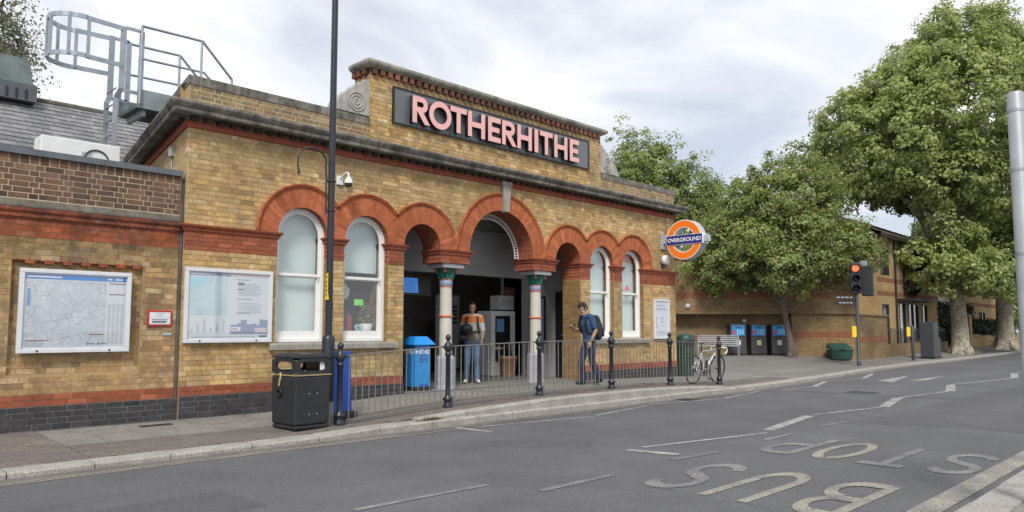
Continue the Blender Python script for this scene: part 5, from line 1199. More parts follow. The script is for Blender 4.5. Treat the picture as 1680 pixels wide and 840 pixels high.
# litter and dead leaves
lf = MB()
for k in range(150):
    x = random.uniform(-2, 30); off = abs(random.gauss(0, .12)) * random.choice((1, -.2)); y = kerb_y(x) - .02 - off if off > 0 else kerb_y(x) + .3 - off; z = ROAD_Z + .008 if off > 0 else pav_z(x, y) + .006; s_ = random.uniform(.015, .035); a = random.uniform(0, 6.28)
    lf.add([(x + s_ * math.cos(a + q), y + s_ * math.sin(a + q), z + random.uniform(0, .01)) for q in (0, 1.2, 3.1, 4.4)], [(0, 1, 2, 3)])
for k in range(170):
    x, y = random.uniform(14, 29), random.uniform(0, 6); a = random.uniform(0, 6.28); s_ = random.uniform(.02, .05); z = pav_z(x, y) + .012
    lf.add([(x + s_ * math.cos(a + q), y + s_ * math.sin(a + q), z + random.uniform(0, .012)) for q in (0, 1.2, 3.1, 4.4)], [(0, 1, 2, 3)])
o = lf.build('fallen_leaves', M['straw']); tag(o, 'scattered dry fallen leaves along the gutter and forecourt', 'leaves', kind='stuff')

# ------------------------------------------------------------------ blue newspaper box
mx_ = empty('newspaper_box', (4.63, .40, FZ), R(-4), label='bright blue newspaper box marked METRO inside the left arch', cat='newspaper box')
mb = MB(); mb.box(-.19, .19, -.19, .19, 0, .07); mb.build('plinth', M['black_rough'], mx_); mb = MB(); mb.bbox(-.175, .175, -.175, .175, .07, .86, .01); mb.build('body', M['metro_blue'], mx_)
mb = MB(); mb.box(-.245, .245, -.245, .245, .86, .875); mb.frustum(-.245, .245, -.245, .245, .875, -.13, .13, -.13, .13, 1.02); mb.build('roof', M['metro_blue'], mx_)
mb = MB(); mb.box(-.13, .13, -.177, -.1755, .60, .70) if False else mb.box(-.12, .12, -.178, -.1752, .09, .12); mb.build('kick_strip', M['deep_blue'], mx_)
me = text_mesh('lettering', 'METRO', .108, .003, sx=.9, offset=.002); setmat(me, M['sign_white']); place(me, (0, -.178, .725), (1, 0, 0), (0, 0, 1)); link('lettering', me, mx_)
me = text_mesh('lettering', 'METRO', .108, .003, sx=.9, offset=.002); setmat(me, M['sign_white']); place(me, (-.178, 0, .725), (0, -1, 0), (0, 0, 1)); link('lettering', me, mx_)
pr = MB(); rr = random.Random(8)
for zc in (.66, .60, .55):
    x = -.10
    while x < .10: w_ = rr.uniform(.008, .02); hh = rr.uniform(.018, .036); pr.box(x, x + w_, -.1775, -.1752, zc - hh * .5, zc + hh * .5); x += w_ + .012
tag(pr.build('print', M['navy_print'], mx_), kind='stuff')

# ------------------------------------------------------------------ dark green litter bin by the right corner
gb = empty('green_litter_bin', (13.45, -.02, pav_z(13.4, 0)), R(-30), label='dark green plastic litter bin beyond the corner of the station', cat='litter bin')
mb = MB(); mb.lathe([(.21, 0), (.23, .05), (.245, .70), (.25, .74)], n=20); mb.build('body', M['bottle_green'], gb); mb = MB(); mb.lathe([(.255, .74), (.26, .78), (.26, .98), (.25, 1.05), (.20, 1.11), (.08, 1.14), (0, 1.145)], n=20); mb.build('hood', M['bottle_green'], gb)
for a in (0, 180): mb = MB(); mb.bbox(-.15, .15, -.27 if a == 0 else .245, -.245 if a == 0 else .27, .80, .95, .01); mb.build('slot', M['black'], gb)

# ------------------------------------------------------------------ inside the lobby
tv = empty('departure_screen', (5.80, 2.05, 2.03), R(0), label='black display with a lit blue half hanging in the dark lobby', cat='screen')
mb = MB(); mb.bbox(-.34, .46, -.04, .04, 0, .42, .008); mb.build('casing', M['black'], tv); mb = MB(); mb.quad((-.30, -.042, .06), (.10, -.042, .06), (.07, -.042, .38), (-.30, -.042, .38)); sc_ = mb.build('screen', M['screen'], tv); lines(sc_, -.28, .06, [.1 + .045 * i for i in range(6)], -.0435, 'pr_mid', .012, .3); mb = MB(); mb.tube([(.05, 0, .42), (.05, 0, 1.4)], .02, 6); mb.build('hanger', M['black'], tv)
tm = empty('ticket_machine', (9.02, 2.75, FZ), label='white ticket machine with a dark screen inside the station hall', cat='ticket machine')
mb = MB(); mb.bbox(-.42, .42, -.25, .30, 0, 1.62, .02); mb.build('cabinet', M['white_m'], tm); mb = MB(); mb.box(-.30, .22, -.262, -.251, .72, 1.5); sc_ = mb.build('screen', M['black'], tm); mb = MB(); mb.quad((-.26, -.264, 1.1), (.0, -.264, 1.1), (.0, -.264, 1.42), (-.26, -.264, 1.42)); mb.build('display', M['pr_mid'], sc_); mb = MB(); mb.box(-.30, .26, -.27, -.251, .36, .66); mb.build('tray', M['cabinet'], tm)
mb = MB(); mb.bbox(-.10, .42, -.20, .15, 1.66, 2.02, .015); hb = mb.build('header_box', M['curtain'], tm); mb = MB(); mb.box(-.03, .36, -.206, -.2005, 1.76, 1.92); mb.build('plate', M['pr_grey'], hb)
for z0, c_ in ((1.98, 'pr_red'), (1.50, 'red_paint'), (1.05, 'red_paint')):
    rp = empty('wall_poster', (9.72, 2.996, z0), label={1.98: 'dark red and navy poster highest on the strip of hall wall', 1.50: 'red poster in the middle of the strip of hall wall', 1.05: 'red poster with a white margin lowest on the strip of hall wall'}[z0], cat='poster', group='posters in the hall')
    mb = MB(); mb.box(-.2, .2, -.012, 0, 0, .42); mb.build('sheet', M[c_], rp); lines(rp, -.15, .15, [.08, .15, .22, .3], -.0135, 'pr_pink', .012, .4, seed=int(z0 * 100))
pt = empty('plant_pot', (8.90, 2.22, FZ), label='terracotta pot with a leafy plant beside the ticket machine', cat='plant pot')
mb = MB(); mb.lathe([(.17, 0), (.22, .42), (.235, .43), (.235, .50), (.21, .50), (.20, .45)], n=20); mb.build('pot', M['terracotta'], pt); mb = MB(); mb.lathe([(.2, .46), (0, .47)], n=16); mb.build('soil', M['soil'], pt); mb = MB()
for k in range(26):
    a = random.uniform(0, 6.28); l_ = random.uniform(.25, .5); b = random.uniform(.15, .5); c0 = Vector((0, 0, .46)); d_ = Vector((math.cos(a) * b, math.sin(a) * b, 1)).normalized(); s_ = Vector((-math.sin(a), math.cos(a), 0)) * .03
    mb.add([c0, c0 + d_ * l_ * .5 + s_, c0 + d_ * l_, c0 + d_ * l_ * .5 - s_], [(0, 1, 2, 3)])
tag(mb.build('leaves', M['leaf_dark'], pt), kind='stuff')
hp = empty('hall_poster', (9.352, 1.62, .95), R(-90), label='tall framed poster with a pale blue sheet on the lobby side wall', cat='poster')
mb = MB(); mb.box(-.26, .26, -.03, 0, 0, 1.15); mb.build('frame', M['wood_dark'], hp); mb = MB(); mb.box(-.22, .22, -.034, -.0305, .05, 1.1); ps_ = mb.build('sheet', M['pr_slate'], hp); lines(ps_, -.18, .18, [.15 + .09 * i for i in range(10)], -.0355, 'pr_pale', .02, .4)
bn = empty('hall_notice_board', (9.25, 5.0, 1.30), label='pale notice board with dark rows behind the left column', cat='notice board')
mb = MB(); mb.bbox(-.42, .42, -.05, 0, -1.1, .95, .01); mb.build('board', M['curtain'], bn)
for k in range(5): mb = MB(); mb.box(-.3, .33, -.056, -.0505, .15 + k * .11, .22 + k * .11); mb.build('row', M['pr_navy'], bn)
tf = MB(); tf.box(6.9, 8.3, 1.9, 2.02, 3.46, 3.52); o = tf.build('tube_lamp', M['tube_light']); tag(o, 'lit tube lamp under the ceiling behind the main arch', 'lamp')
# things standing on the inner sill of the second window
sz = SILL + .17
ms = MB(); ms.box(2.74, 3.62, .30, .52, sz - .03, sz - .002); o = ms.build('window_shelf', M['white_m']); tag(o, 'white shelf across the inside of the half blinded window', 'shelf')
fe = empty('fire_extinguisher', (3.07, .40, sz), label='red fire extinguisher standing inside the half blinded window', cat='fire extinguisher'); mb = MB(); mb.lathe([(.06, 0), (.065, .02), (.065, .26), (.05, .30), (.02, .32)], n=16); mb.build('cylinder', M['red_paint'], fe); mb = MB(); mb.tube([(0, 0, .32), (.0, 0, .36), (.06, 0, .37)], .012, 6); mb.build('valve', M['black'], fe)
fp = empty('window_plant', (3.46, .42, sz), label='white pot with a yellow flowering plant inside the half blinded window', cat='plant pot'); mb = MB(); mb.lathe([(.10, 0), (.13, .16), (.12, .16), (.10, .13)], n=18); mb.build('pot', M['white_m'], fp); mb = MB()
for k in range(110):
    a = random.uniform(0, 6.28); rr_ = random.uniform(.02, .2); z_ = .14 + random.uniform(0, .42); p = Vector((math.cos(a) * rr_, math.sin(a) * rr_ * .6, z_)); d_ = Vector((random.gauss(0, 1), random.gauss(0, 1), random.gauss(0, 1))).normalized() * .035; e_ = d_.orthogonal().normalized() * .012
    mb.add([p - d_, p + e_, p + d_, p - e_], [(0, 1, 2, 3)])
tag(mb.build('flowers', plain('yellow_green_flowers', (.30, .29, .06), .8, var=.5, scale=30), fp), kind='stuff')
ck = empty('alarm_clock', (3.24, .36, sz), label='small white clock between the extinguisher and the plant', cat='clock'); mb = MB(); mb.lathe([(.055, -.02), (.06, 0), (.055, .02)], (0, 0, .09), 18, axis='y'); mb.build('case', M['white_m'], ck, fix=True); mb = MB(); mb.lathe([(.04, -.022), (.04, -.0205)], (0, 0, .09), 18, axis='y'); mb.build('dial', M['pr_mid'], ck); mb = MB(); mb.box(-.03, .03, -.02, .02, 0, .04); mb.build('foot', M['white_m'], ck)
ex = MB(); ex.box(3.28, 3.46, .52, .54, 1.72, 1.83); o = ex.build('exit_sign', M['exit_green']); tag(o, 'lit green sign hanging inside the half blinded window', 'sign')
nb = MB(); nb.prism([(2.76, 1.92), (2.86, 1.80), (2.95, 1.84), (2.99, 1.98), (2.88, 2.10), (2.80, 2.08)], lambda p, q: (p, .24, q), lambda p, q: (p, .236, q)); o = nb.build('paper_notice', M['curtain'], fix=True); tag(o, 'pale paper notice stuck inside the half blinded window', 'notice')

# ------------------------------------------------------------------ bicycle leaning on the last railing post
bk = empty('bicycle', (10.86, -1.80, .030), label='white road bicycle with drop handlebars leaning on the end of the railing', cat='bicycle')
bk.rotation_euler = (R(7), 0, R(-2)); WR = .335
rw, fwh, bb, st, hdt, hdb, sd_ = Vector((0, 0, WR)), Vector((.99, 0, WR)), Vector((.41, 0, .27)), Vector((.26, 0, .78)), Vector((.80, 0, .83)), Vector((.84, 0, .68)), Vector((.235, 0, .92))
for nm_, c_ in (('wheel', rw), ('wheel', fwh)):
    we = empty(nm_, c_); we.parent = bk
    mb = MB(); mb.torus((0, 0, 0), WR - .012, .0125, 'y', 48, 8); mb.build('tyre', M['rubber_tyre'], we); mb = MB(); mb.torus((0, 0, 0), WR - .03, .010, 'y', 48, 6); mb.build('rim', M['black'], we)
    mb = MB(); mb.lathe([(.02, -.045), (.025, -.03), (.015, 0), (.025, .03), (.02, .045)], (0, 0, 0), 12, axis='y'); mb.build('hub', M['black'], we, fix=True)
    mb = MB()
    for k in range(20): a = 2 * math.pi * k / 20; s_ = .03 if k % 2 else -.03; mb.tube([(.02 * math.cos(a + .6), s_, .02 * math.sin(a + .6)), ((WR - .035) * math.cos(a), 0, (WR - .035) * math.sin(a))], .0016, 4)
    tag(mb.build('spokes', M['chrome'], we), kind='stuff')
mb = MB(); mb.tube([hdt - Vector((0, 0, .02)), hdb], .021, 10); mb.tube([st - Vector((0, 0, .02)), hdt - Vector((.0, 0, .05))], .018, 10); mb.tube([bb, hdb + Vector((-.005, 0, .03))], [.024, .026], 10); mb.tube([bb, st], .018, 10)
for s_ in (-1, 1): mb.tube([bb + Vector((-.03, s_ * .02, 0)), rw + Vector((0, s_ * .06, 0))], [.012, .008], 8); mb.tube([st + Vector((.01, s_ * .015, -.06)), rw + Vector((0, s_ * .06, 0))], [.009, .007], 8)
mb.build('frame', M['bike_white'], bk)
mb = MB()
for s_ in (-1, 1): mb.tube([hdb + Vector((0, s_ * .025, 0)), hdb.lerp(fwh, .55) + Vector((-.015, s_ * .05, 0)), fwh + Vector((0, s_ * .052, 0))], [.014, .011, .008], 8)
mb.build('fork', M['bike_white'], bk)
mb = MB(); mb.tube([st - Vector((0, 0, .03)), sd_], .014, 8); mb.build('seat_post', M['black'], bk)
mb = MB(); mb.add([(-.11, -.07, .02), (-.11, .07, .02), (.02, .045, .03), (.02, -.045, .03), (.16, .016, .02), (.16, -.016, .02), (-.10, -.06, -.02), (-.10, .06, -.02), (.02, .03, -.015), (.02, -.03, -.015), (.15, .01, -.01), (.15, -.01, -.01)], [(0, 3, 2, 1), (3, 5, 4, 2), (0, 1, 7, 6), (1, 2, 8, 7), (2, 4, 10, 8), (4, 5, 11, 10), (5, 3, 9, 11), (3, 0, 6, 9), (6, 7, 8, 9), (9, 8, 10, 11)]); sdl = mb.build('saddle', M['black'], bk, loc=sd_ + Vector((0, 0, .02))); ss = sdl.modifiers.new('ss', 'SUBSURF'); ss.levels = ss.render_levels = 2
mb = MB(); st_ = hdt + Vector((.09, 0, .03)); mb.tube([hdt + Vector((-.005, 0, .0)), hdt + Vector((-.005, 0, .03)), st_], .015, 8); mb.build('stem', M['black'], bk)
mb = MB()
for s_ in (-1, 1): mb.tube([st_, st_ + Vector((0, s_ * .16, 0)), st_ + Vector((.03, s_ * .205, 0)), st_ + Vector((.09, s_ * .21, -.01)), st_ + Vector((.115, s_ * .21, -.06)), st_ + Vector((.08, s_ * .215, -.12)), st_ + Vector((-.0, s_ * .22, -.135))], .0155, 8)
mb.build('handlebar', M['bike_white'], bk)
for s_ in (-1, 1): mb = MB(); mb.tube([st_ + Vector((.09, s_ * .21, 0)), st_ + Vector((.13, s_ * .21, .035)), st_ + Vector((.135, s_ * .21, -.03)), st_ + Vector((.12, s_ * .21, -.09))], [.018, .02, .008, .006], 7); mb.build('brake_lever', M['black'], bk)
mb = MB(); mb.torus(tuple(bb + Vector((0, -.05, 0))), .085, .008, 'y', 28, 6); mb.torus(tuple(bb + Vector((0, -.05, 0))), .06, .008, 'y', 24, 6); mb.lathe([(.03, -.06), (.03, .06)], tuple(bb), 12, axis='y'); mb.build('chainset', M['black'], bk, fix=True)
for s_, dx, dz in ((-1, .10, -.14), (1, -.10, .14)):
    mb = MB(); mb.bar(bb + Vector((0, s_ * .07, 0)), bb + Vector((dx, s_ * .085, dz)), .014, .022); cr_ = mb.build('crank', M['chrome'], bk); mb = MB(); c0 = bb + Vector((dx, s_ * .13, dz)); mb.box(c0.x - .045, c0.x + .045, c0.y - .045, c0.y + .045, c0.z - .012, c0.z + .012); mb.build('pedal', M['black'], cr_)
mb = MB(); mb.tube([bb + Vector((.0, -.05, .085)), rw + Vector((0, -.05, .04))], .005, 4); mb.tube([bb + Vector((.0, -.05, -.085)), rw + Vector((.06, -.05, -.10)), rw + Vector((.0, -.05, -.04))], .005, 4); mb.lathe([(.045, -.055), (.045, -.03)], tuple(rw), 16, axis='y'); mb.build('chain', M['black'], bk, fix=True)
mb = MB(); mb.lathe([(.035, 0), (.035, .17), (.025, .19)], (.5, 0, .36), 10); mb.M = None; mb.build('bottle', M['black'], bk)

# ------------------------------------------------------------------ low brick block across the forecourt
UL = Vector((-.704, .710, 0)); UN = Vector((-.710, -.704, 0))           # along the wall (leftwards), outward normal
P0 = Vector((28.26, .87, 0))
def PT(s, o, z): v = P0 + UL * s + UN * o; return (v.x, v.y, z)
lowb = empty('low_brick_block', P0, label='low brick block with an overhanging band above a shaded recess', cat='building'); B0 = Vector(P0)
def face(mb, s0, s1, o, z0, z1, mi=0):
    a, b = PT(s1, o, z0), PT(s0, o, z0); L_ = abs(s1 - s0)
    mb.quad(tuple(Vector(a) - B0), tuple(Vector(b) - B0), tuple(Vector(PT(s0, o, z1)) - B0), tuple(Vector(PT(s1, o, z1)) - B0), mi, [(-s1, z0), (-s0, z0), (-s0, z1), (-s1, z1)])
SE = 15.0
mb = MB(); face(mb, -.02, SE, 0, 1.95, 2.62); mb.build('overhang_wall', M['wall_low'], lowb)
mb = MB(); face(mb, -.02, SE, .012, 2.62, 2.86); mb.build('red_band', M['wall_red'], lowb)
mb = MB(); face(mb, -.02, SE, 0, 2.86, 4.3); mb.build('upper_wall', M['wall_low'], lowb)
mb = MB(); v = [PT(-.02, 0, 1.95), PT(SE, 0, 1.95), PT(SE, -1.2, 1.95), PT(-.02, -1.2, 1.95)]; mb.add([tuple(Vector(p) - B0) for p in v], [(0, 1, 2, 3)]); mb.build('soffit', M['concrete'], lowb)
mb = MB(); face(mb, 2.7, SE, -.62, -.1, .75); face(mb, 2.7, SE, -.62, 1.05, 1.95); mb.build('recess_wall', M['wall_low'], lowb); mb = MB(); face(mb, 2.7, SE, -.612, .75, 1.05); mb.build('recess_red_band', M['wall_red'], lowb)
mb = MB(); face(mb, 0, 2.7, -.10, -.1, .95); face(mb, 0, 2.7, -.10, 1.2, 1.95); a, b = PT(2.7, -.10, 0), PT(2.7, -.62, 0); mb.wallquad((b[0] - B0.x, b[1] - B0.y), (a[0] - B0.x, a[1] - B0.y), -.1, 1.95); mb.build('front_wall', M['wall_low'], lowb); mb = MB(); face(mb, 0, 2.7, -.094, .95, 1.2); mb.build('front_red_band', M['wall_red'], lowb)
for s0, s1 in ((8.2, 8.5),):
    mb = MB()
    face(mb, s0, s1, -.01, -.1, 1.95)
    for s_ in (s0, s1): a, b = PT(s_, -.01, 0), PT(s_, -.62, 0); mb.wallquad((b[0] - B0.x, b[1] - B0.y) if s_ == s1 else (a[0] - B0.x, a[1] - B0.y), (a[0] - B0.x, a[1] - B0.y) if s_ == s1 else (b[0] - B0.x, b[1] - B0.y), -.1, 1.95)
    mb.build('pier', M['wall_low'], lowb)
mb = MB(); v = [PT(-.1, .08, 4.3), PT(SE, .08, 4.3), PT(SE, -6, 4.3), PT(-.1, -6, 4.3)]; v2 = [(p[0], p[1], 4.42) for p in v]; mb.add([tuple(Vector(p) - B0) for p in v + v2], [(0, 1, 2, 3), (4, 7, 6, 5), (0, 4, 5, 1), (3, 0, 4, 7), (1, 5, 6, 2)]); mb.build('roof', M['lead'], lowb, fix=True)
mb = MB(); a, b = PT(-.02, 0, 0), PT(-.02, -6, 0); mb.wallquad((a[0] - B0.x, a[1] - B0.y), (b[0] - B0.x, b[1] - B0.y), 1.95, 4.3); mb.build('return_wall', M['wall_low'], lowb)
wlm = empty('wall_lamp', PT(7.1, .0, 2.28), math.atan2(UL.y, UL.x) + math.pi, label='round pale bulkhead lamp on the overhanging brick band', cat='lamp'); mb = MB(); mb.lathe([(.02, -.005), (.11, -.01), (.11, -.06), (.085, -.09), (0, -.10)], (0, 0, 0), 16, axis='y'); mb.build('globe', M['curtain'], wlm, fix=True)
# garden wall running on towards the house, then the railed dwarf wall
gw = empty('garden_wall', (28.3, .9, 0), label='head-high brick garden wall with a red band behind the traffic light', cat='wall')
mb = MB(); mb.wallquad((0, 0), (3.9, .05), -.1, .75); mb.wallquad((0, 0), (3.9, .05), 1.0, 1.90); mb.wallquad((3.9, .05), (3.9, .4), -.1, 1.9); mb.wallquad((0, .3), (0, 0), -.1, 1.9); mb.build('brickwork', M['wall_low'], gw)
mb = MB(); mb.wallquad((0, -.006), (3.905, .044), .75, 1.0); mb.build('red_band', M['wall_red'], gw); mb = MB(); mb.frustum(-.02, 3.93, -.03, .34, 1.9, -.02, 3.93, -.03, .34, 1.96); mb.build('coping', M['wall_red'], gw)
dwl = empty('dwarf_wall', (32.25, 1.0, 0), label='knee-high brick wall topped with black railings in front of the house', cat='wall')
mb = MB(); mb.wallquad((0, 0), (13, .9), -.1, .62); mb.add([(0, 0, .62), (13, .9, .62), (13, 1.15, .62), (0, .25, .62)], [(0, 1, 2, 3)]); mb.build('brickwork', M['wall_low'], dwl)
q = MB(); q.tube([(0, 0, .62), (0, 0, 1.35)], .012, 5); bme = q.mesh('railing_bar', M['black'])
for k in range(60): t = k / 60; link('railing_bar', bme, dwl, (13 * t, .12 + .9 * t, 0))
mb = MB(); mb.bar((0, .12, 1.28), (13, 1.02, 1.28), .03, .03); mb.build('top_rail', M['black'], dwl)

# ------------------------------------------------------------------ recycling machines in the recess
def bigbin(s, label):
    e = empty('recycling_bin', PT(s, -.05, pav_z(*PT(s, -.05, 0)[:2])), math.atan2(UL.y, UL.x) + math.pi, label=label, cat='recycling bin', group='tall bins in the recess')
    mb = MB(); mb.bbox(-.33, .33, -.02, .5, .04, 1.30, .02); mb.build('cabinet', plain('bin_charcoal', (.05, .052, .058), .4, var=.2, scale=3) if 'bigm' not in M else M['bigm'], e)
    mb = MB(); mb.box(-.27, .27, -.034, -.0205, .82, 1.24); ps = mb.build('poster', M['bb_blue'], e)
    mb = MB(); mb.prism([(-.18, 1.19), (.18, 1.19), (.06, 1.12), (-.06, 1.12)], lambda p, q: (p, -.0345, q), lambda p, q: (p, -.037, q)); mb.build('print', M['pr_navy'], ps, fix=True)
    mb = MB(); mb.quad((-.24, -.0365, .88), (-.12, -.0365, .88), (-.12, -.0365, 1.03), (-.24, -.0365, 1.03)); mb.build('print', M['bb_red'], ps)
    for xx in (-.06, .05, .16): mb = MB(); mb.quad((xx, -.0365, .86), (xx + .07, -.0365, .86), (xx + .07, -.0365, 1.08), (xx, -.0365, 1.08)); mb.build('print', M['bb_pale'], ps)
    mb = MB(); mb.box(-.3, .3, -.03, -.0205, .78, .80); mb.build('handle', M['black'], e)
    mb = MB(); mb.box(-.08, .10, -.026, -.0205, .42, .62); mb.build('label_plate', M['bb_label'], e); mb = MB(); mb.box(-.32, .32, 0, .5, 0, .04); mb.build('plinth', M['black'], e)
    return e
M['bb_blue'] = sheetmat('bin_poster_blue', (.02, .24, .55)); M['bb_red'] = sheetmat('bin_poster_red', (.5, .04, .08)); M['bb_pale'] = sheetmat('bin_poster_pale', (.16, .48, .72)); M['bb_label'] = sheetmat('pale_yellow_label', (.55, .55, .38)); M['bigm'] = plain('bin_charcoal', (.05, .052, .058), .4, var=.2, scale=3)
for s, l in ((4.98, 'tall dark bin with a blue poster behind the low metal bench'), (4.12, 'middle one of three tall dark bins with blue posters'), (3.26, 'tall dark bin with a blue poster partly behind the young tree trunk')): bigbin(s, l)
mb = MB(); mb.box(4.3, 4.4, 0, .05, 0, .1)
bch = empty('metal_bench', PT(6.0, .55, pav_z(*PT(6.0, .55, 0)[:2])), math.atan2(UL.y, UL.x) + math.pi, label='low pale metal slatted seat standing before the recess', cat='bench')
for k in range(5): mb = MB(); mb.box(-.85, .85, -.02, .02, .38 + k * .085, .435 + k * .085); mb.build('slat', M['galv_light'], bch)
for sx in (-.85, .82): mb = MB(); mb.box(sx, sx + .04, -.03, .03, 0, .84); mb.build('leg', M['galv'], bch)
mb = MB(); mb.box(-.86, .86, -.022, .022, .81, .845); mb.build('top_bar', M['galv_light'], bch)
sbx = empty('alarm_box', PT(4.55, -.60, 1.62), math.atan2(UL.y, UL.x) + math.pi, label='small white box on the recess wall above the bins', cat='alarm box'); mb = MB(); mb.bbox(-.07, .07, -.06, 0, 0, .11, .008); mb.build('box', M['white_m'], sbx)
# green grit bin
gt = empty('grit_bin', PT(1.0, .55, pav_z(*PT(1.0, .55, 0)[:2])), math.atan2(UL.y, UL.x) + math.pi, label='green grit bin with a sloping lid against the brick wall', cat='grit bin')
mb = MB(); mb.frustum(-.40, .40, -.24, .26, .04, -.44, .44, -.30, .30, .42); mb.build('body', M['grit_green'], gt); mb = MB(); mb.add([(-.46, -.34, .40), (.46, -.34, .40), (.46, .32, .50), (-.46, .32, .50), (-.44, -.30, .46), (.44, -.30, .46), (.40, .28, .70), (-.40, .28, .70)], [(0, 3, 2, 1), (4, 5, 6, 7), (0, 1, 5, 4), (1, 2, 6, 5), (2, 3, 7, 6), (3, 0, 4, 7)]); ld_ = mb.build('lid', M['grit_green'], gt); bv = ld_.modifiers.new('bevel', 'BEVEL'); bv.width = .03; bv.segments = 2
for sx in (-.36, .30): mb = MB(); mb.box(sx, sx + .07, -.22, .24, 0, .04); mb.build('foot', M['black'], gt)
mb = MB(); mb.bbox(-.1, .1, -.36, -.335, .41, .45, .006); mb.build('handle', M['black'], gt)

# ------------------------------------------------------------------ traffic signals
def signal_head(parent, name, loc, rz, lit):
    h = empty(name, loc, rz); h.parent = parent; h.scale = (1.2, 1.2, 1.08)
    mb = MB(); mb.bbox(-.16, .16, 0, .20, -.52, .52, .03); mb.build('housing', M['black_rough'], h)
    for z, on in ((.34, lit), (0, False), (-.34, False)):
        mb = MB(); mb.lathe([(0, -.03), (.07, -.026), (.105, -.004)], (0, 0, z), 20, axis='y'); mb.build('lens', M['red_lamp'] if on else M['lens_off'], h, fix=True)
        mb = MB()
        for k in range(16):
            a0, a1 = R(-20 + 220 * k / 16), R(-20 + 220 * (k + 1) / 16); P = lambda a, y_, r_: (r_ * math.cos(a), y_, z + r_ * math.sin(a)); d0 = -.18 + .10 * max(0, -math.sin(a0)); 
            mb.quad(P(a0, -.002, .125), P(a1, -.002, .125), P(a1, -.19, .12), P(a0, -.19, .12)); mb.quad(P(a1, -.002, .117), P(a0, -.002, .117), P(a0, -.19, .112), P(a1, -.19, .112)); mb.quad(P(a0, -.19, .12), P(a1, -.19, .12), P(a1, -.19, .112), P(a0, -.19, .112))
        mb.build('visor', M['black_rough'], h)
    return h
TLX, TLY = 24.2, -.65; TLZ = pav_z(TLX, TLY)
TF = math.atan2(-11.03 - TLY, -4.31 - TLX) + math.pi / 2 + R(6)        # heads face oncoming drivers
tl = empty('traffic_light', (TLX, TLY, TLZ), 0, label='traffic light showing red on a dark pole with finger signs', cat='traffic light')
mb = MB(); mb.lathe([(.075, 0), (.075, .15), (.058, .17), (.057, 3.75)], n=14); mb.build('pole', M['cabinet'], tl)
hx = Vector((math.cos(TF), math.sin(TF), 0)); hy = Vector((-math.sin(TF), math.cos(TF), 0))
signal_head(tl, 'signal_head', -hy * .12 - hx * .02 + Vector((0, 0, 3.19)), TF, True)
signal_head(tl, 'signal_head', hx * .42 + hy * .20 + Vector((0, 0, 3.10)), TF + R(165), False)
mb = MB(); mb.bbox(-.07, .07, -.10, .10, 3.42, 3.78, .02); mb.M = None; mb.build('detector', M['cabinet'], tl)
for z in (2.66, 3.62): mb = MB(); mb.bar((0, 0, z), hx * .45 + hy * .1 + Vector((0, 0, z)), .06, .05); mb.build('bracket', M['cabinet'], tl)
mb = MB(); a = hx * .28 + hy * .12; mb.box(a.x - .08, a.x + .08, a.y - .1, a.y + .1, 3.0, 3.85); mb.build('backing_plate', M['galv'], tl)
for k, (z, wl_) in enumerate(((2.42, 1.05), (2.22, .95))):
    fs = MB(); fs.M = Matrix.Rotation(R(150), 4, 'Z'); fs.prism([(.06, z), (wl_ - .1, z), (wl_, z + .07), (wl_ - .1, z + .14), (.06, z + .14)], lambda p, q: (p, .012, q), lambda p, q: (p, -.012, q)); fo = fs.build('finger_sign', M['brown_sign'], tl, fix=True)
    for s_ in (-1, 1):
        pz = MB(); pz.M = Matrix.Rotation(R(150), 4, 'Z'); rr = random.Random(k + 3)
        x = .2
        while x < wl_ - .2: w_ = rr.uniform(.08, .2); pz.quad((x, s_ * .0135, z + .05), (x + w_, s_ * .0135, z + .05), (x + w_, s_ * .0135, z + .09), (x, s_ * .0135, z + .09)); x += w_ + .05
        tag(pz.build('print', M['pr_grey'], fo), kind='stuff')
pbm = MB(); pbm.bbox(-.075, .075, -.10, 0, 0, .40, .012)
pme_ = pbm.mesh('button_box', M['yellow'])
b1 = link('button_box', pme_, tl, -hx * .13 + Vector((0, 0, 1.03)), TF)
bp = empty('button_post', (30.85, -.50, pav_z(30.85, -.5)), label='short dark post with a yellow push button box beside the cabinet', cat='post')
mb = MB(); mb.lathe([(.07, 0), (.07, 1.45), (.05, 1.48), (0, 1.49)], n=14); mb.build('post', M['cabinet'], bp); link('button_box', pme_, bp, -hx * .16 + Vector((0, 0, 1.02)), TF)
cb = empty('street_cabinet', (33.9, -.30, pav_z(33.9, -.3)), R(5), label='tall charcoal street cabinet with a lower one attached', cat='street cabinet')
mb = MB(); mb.bbox(-.55, .55, -.28, .28, .05, 1.66, .02); c0 = mb.build('cabinet', M['cabinet'], cb); mb = MB(); mb.bbox(.56, 1.15, -.25, .25, .05, .92, .02); mb.build('side_cabinet', M['cabinet'], cb); mb = MB(); mb.box(-.58, 1.18, -.3, .3, 0, .05); mb.build('plinth', M['black'], cb)
for x in (-.005,): mb = MB(); mb.box(-.50, .50, -.284, -.2805, 1.05, 1.07); mb.box(-.004, .004, -.286, -.2845, .1, 1.6); mb.build('door_gap', M['black'], c0)
# pale pole on the near pavement
gp = empty('signal_pole', (2.385, -9.825, .035), label='thick pale galvanised pole with clamp bands on the near pavement', cat='pole')
mb = MB(); mb.lathe([(.062, -.05), (.062, .3), (.059, .32), (.058, 3.04), (.052, 3.055)], n=20); mb.build('pole', M['galv_light'], gp)
for z in (2.90, 2.44, 1.8): mb = MB(); mb.lathe([(.0605, z), (.0605, z + .022)], n=20); mb.bar((.05, -.05, z + .011), (.065, -.065, z + .011), .03, .03); mb.build('band', M['galv'], gp)

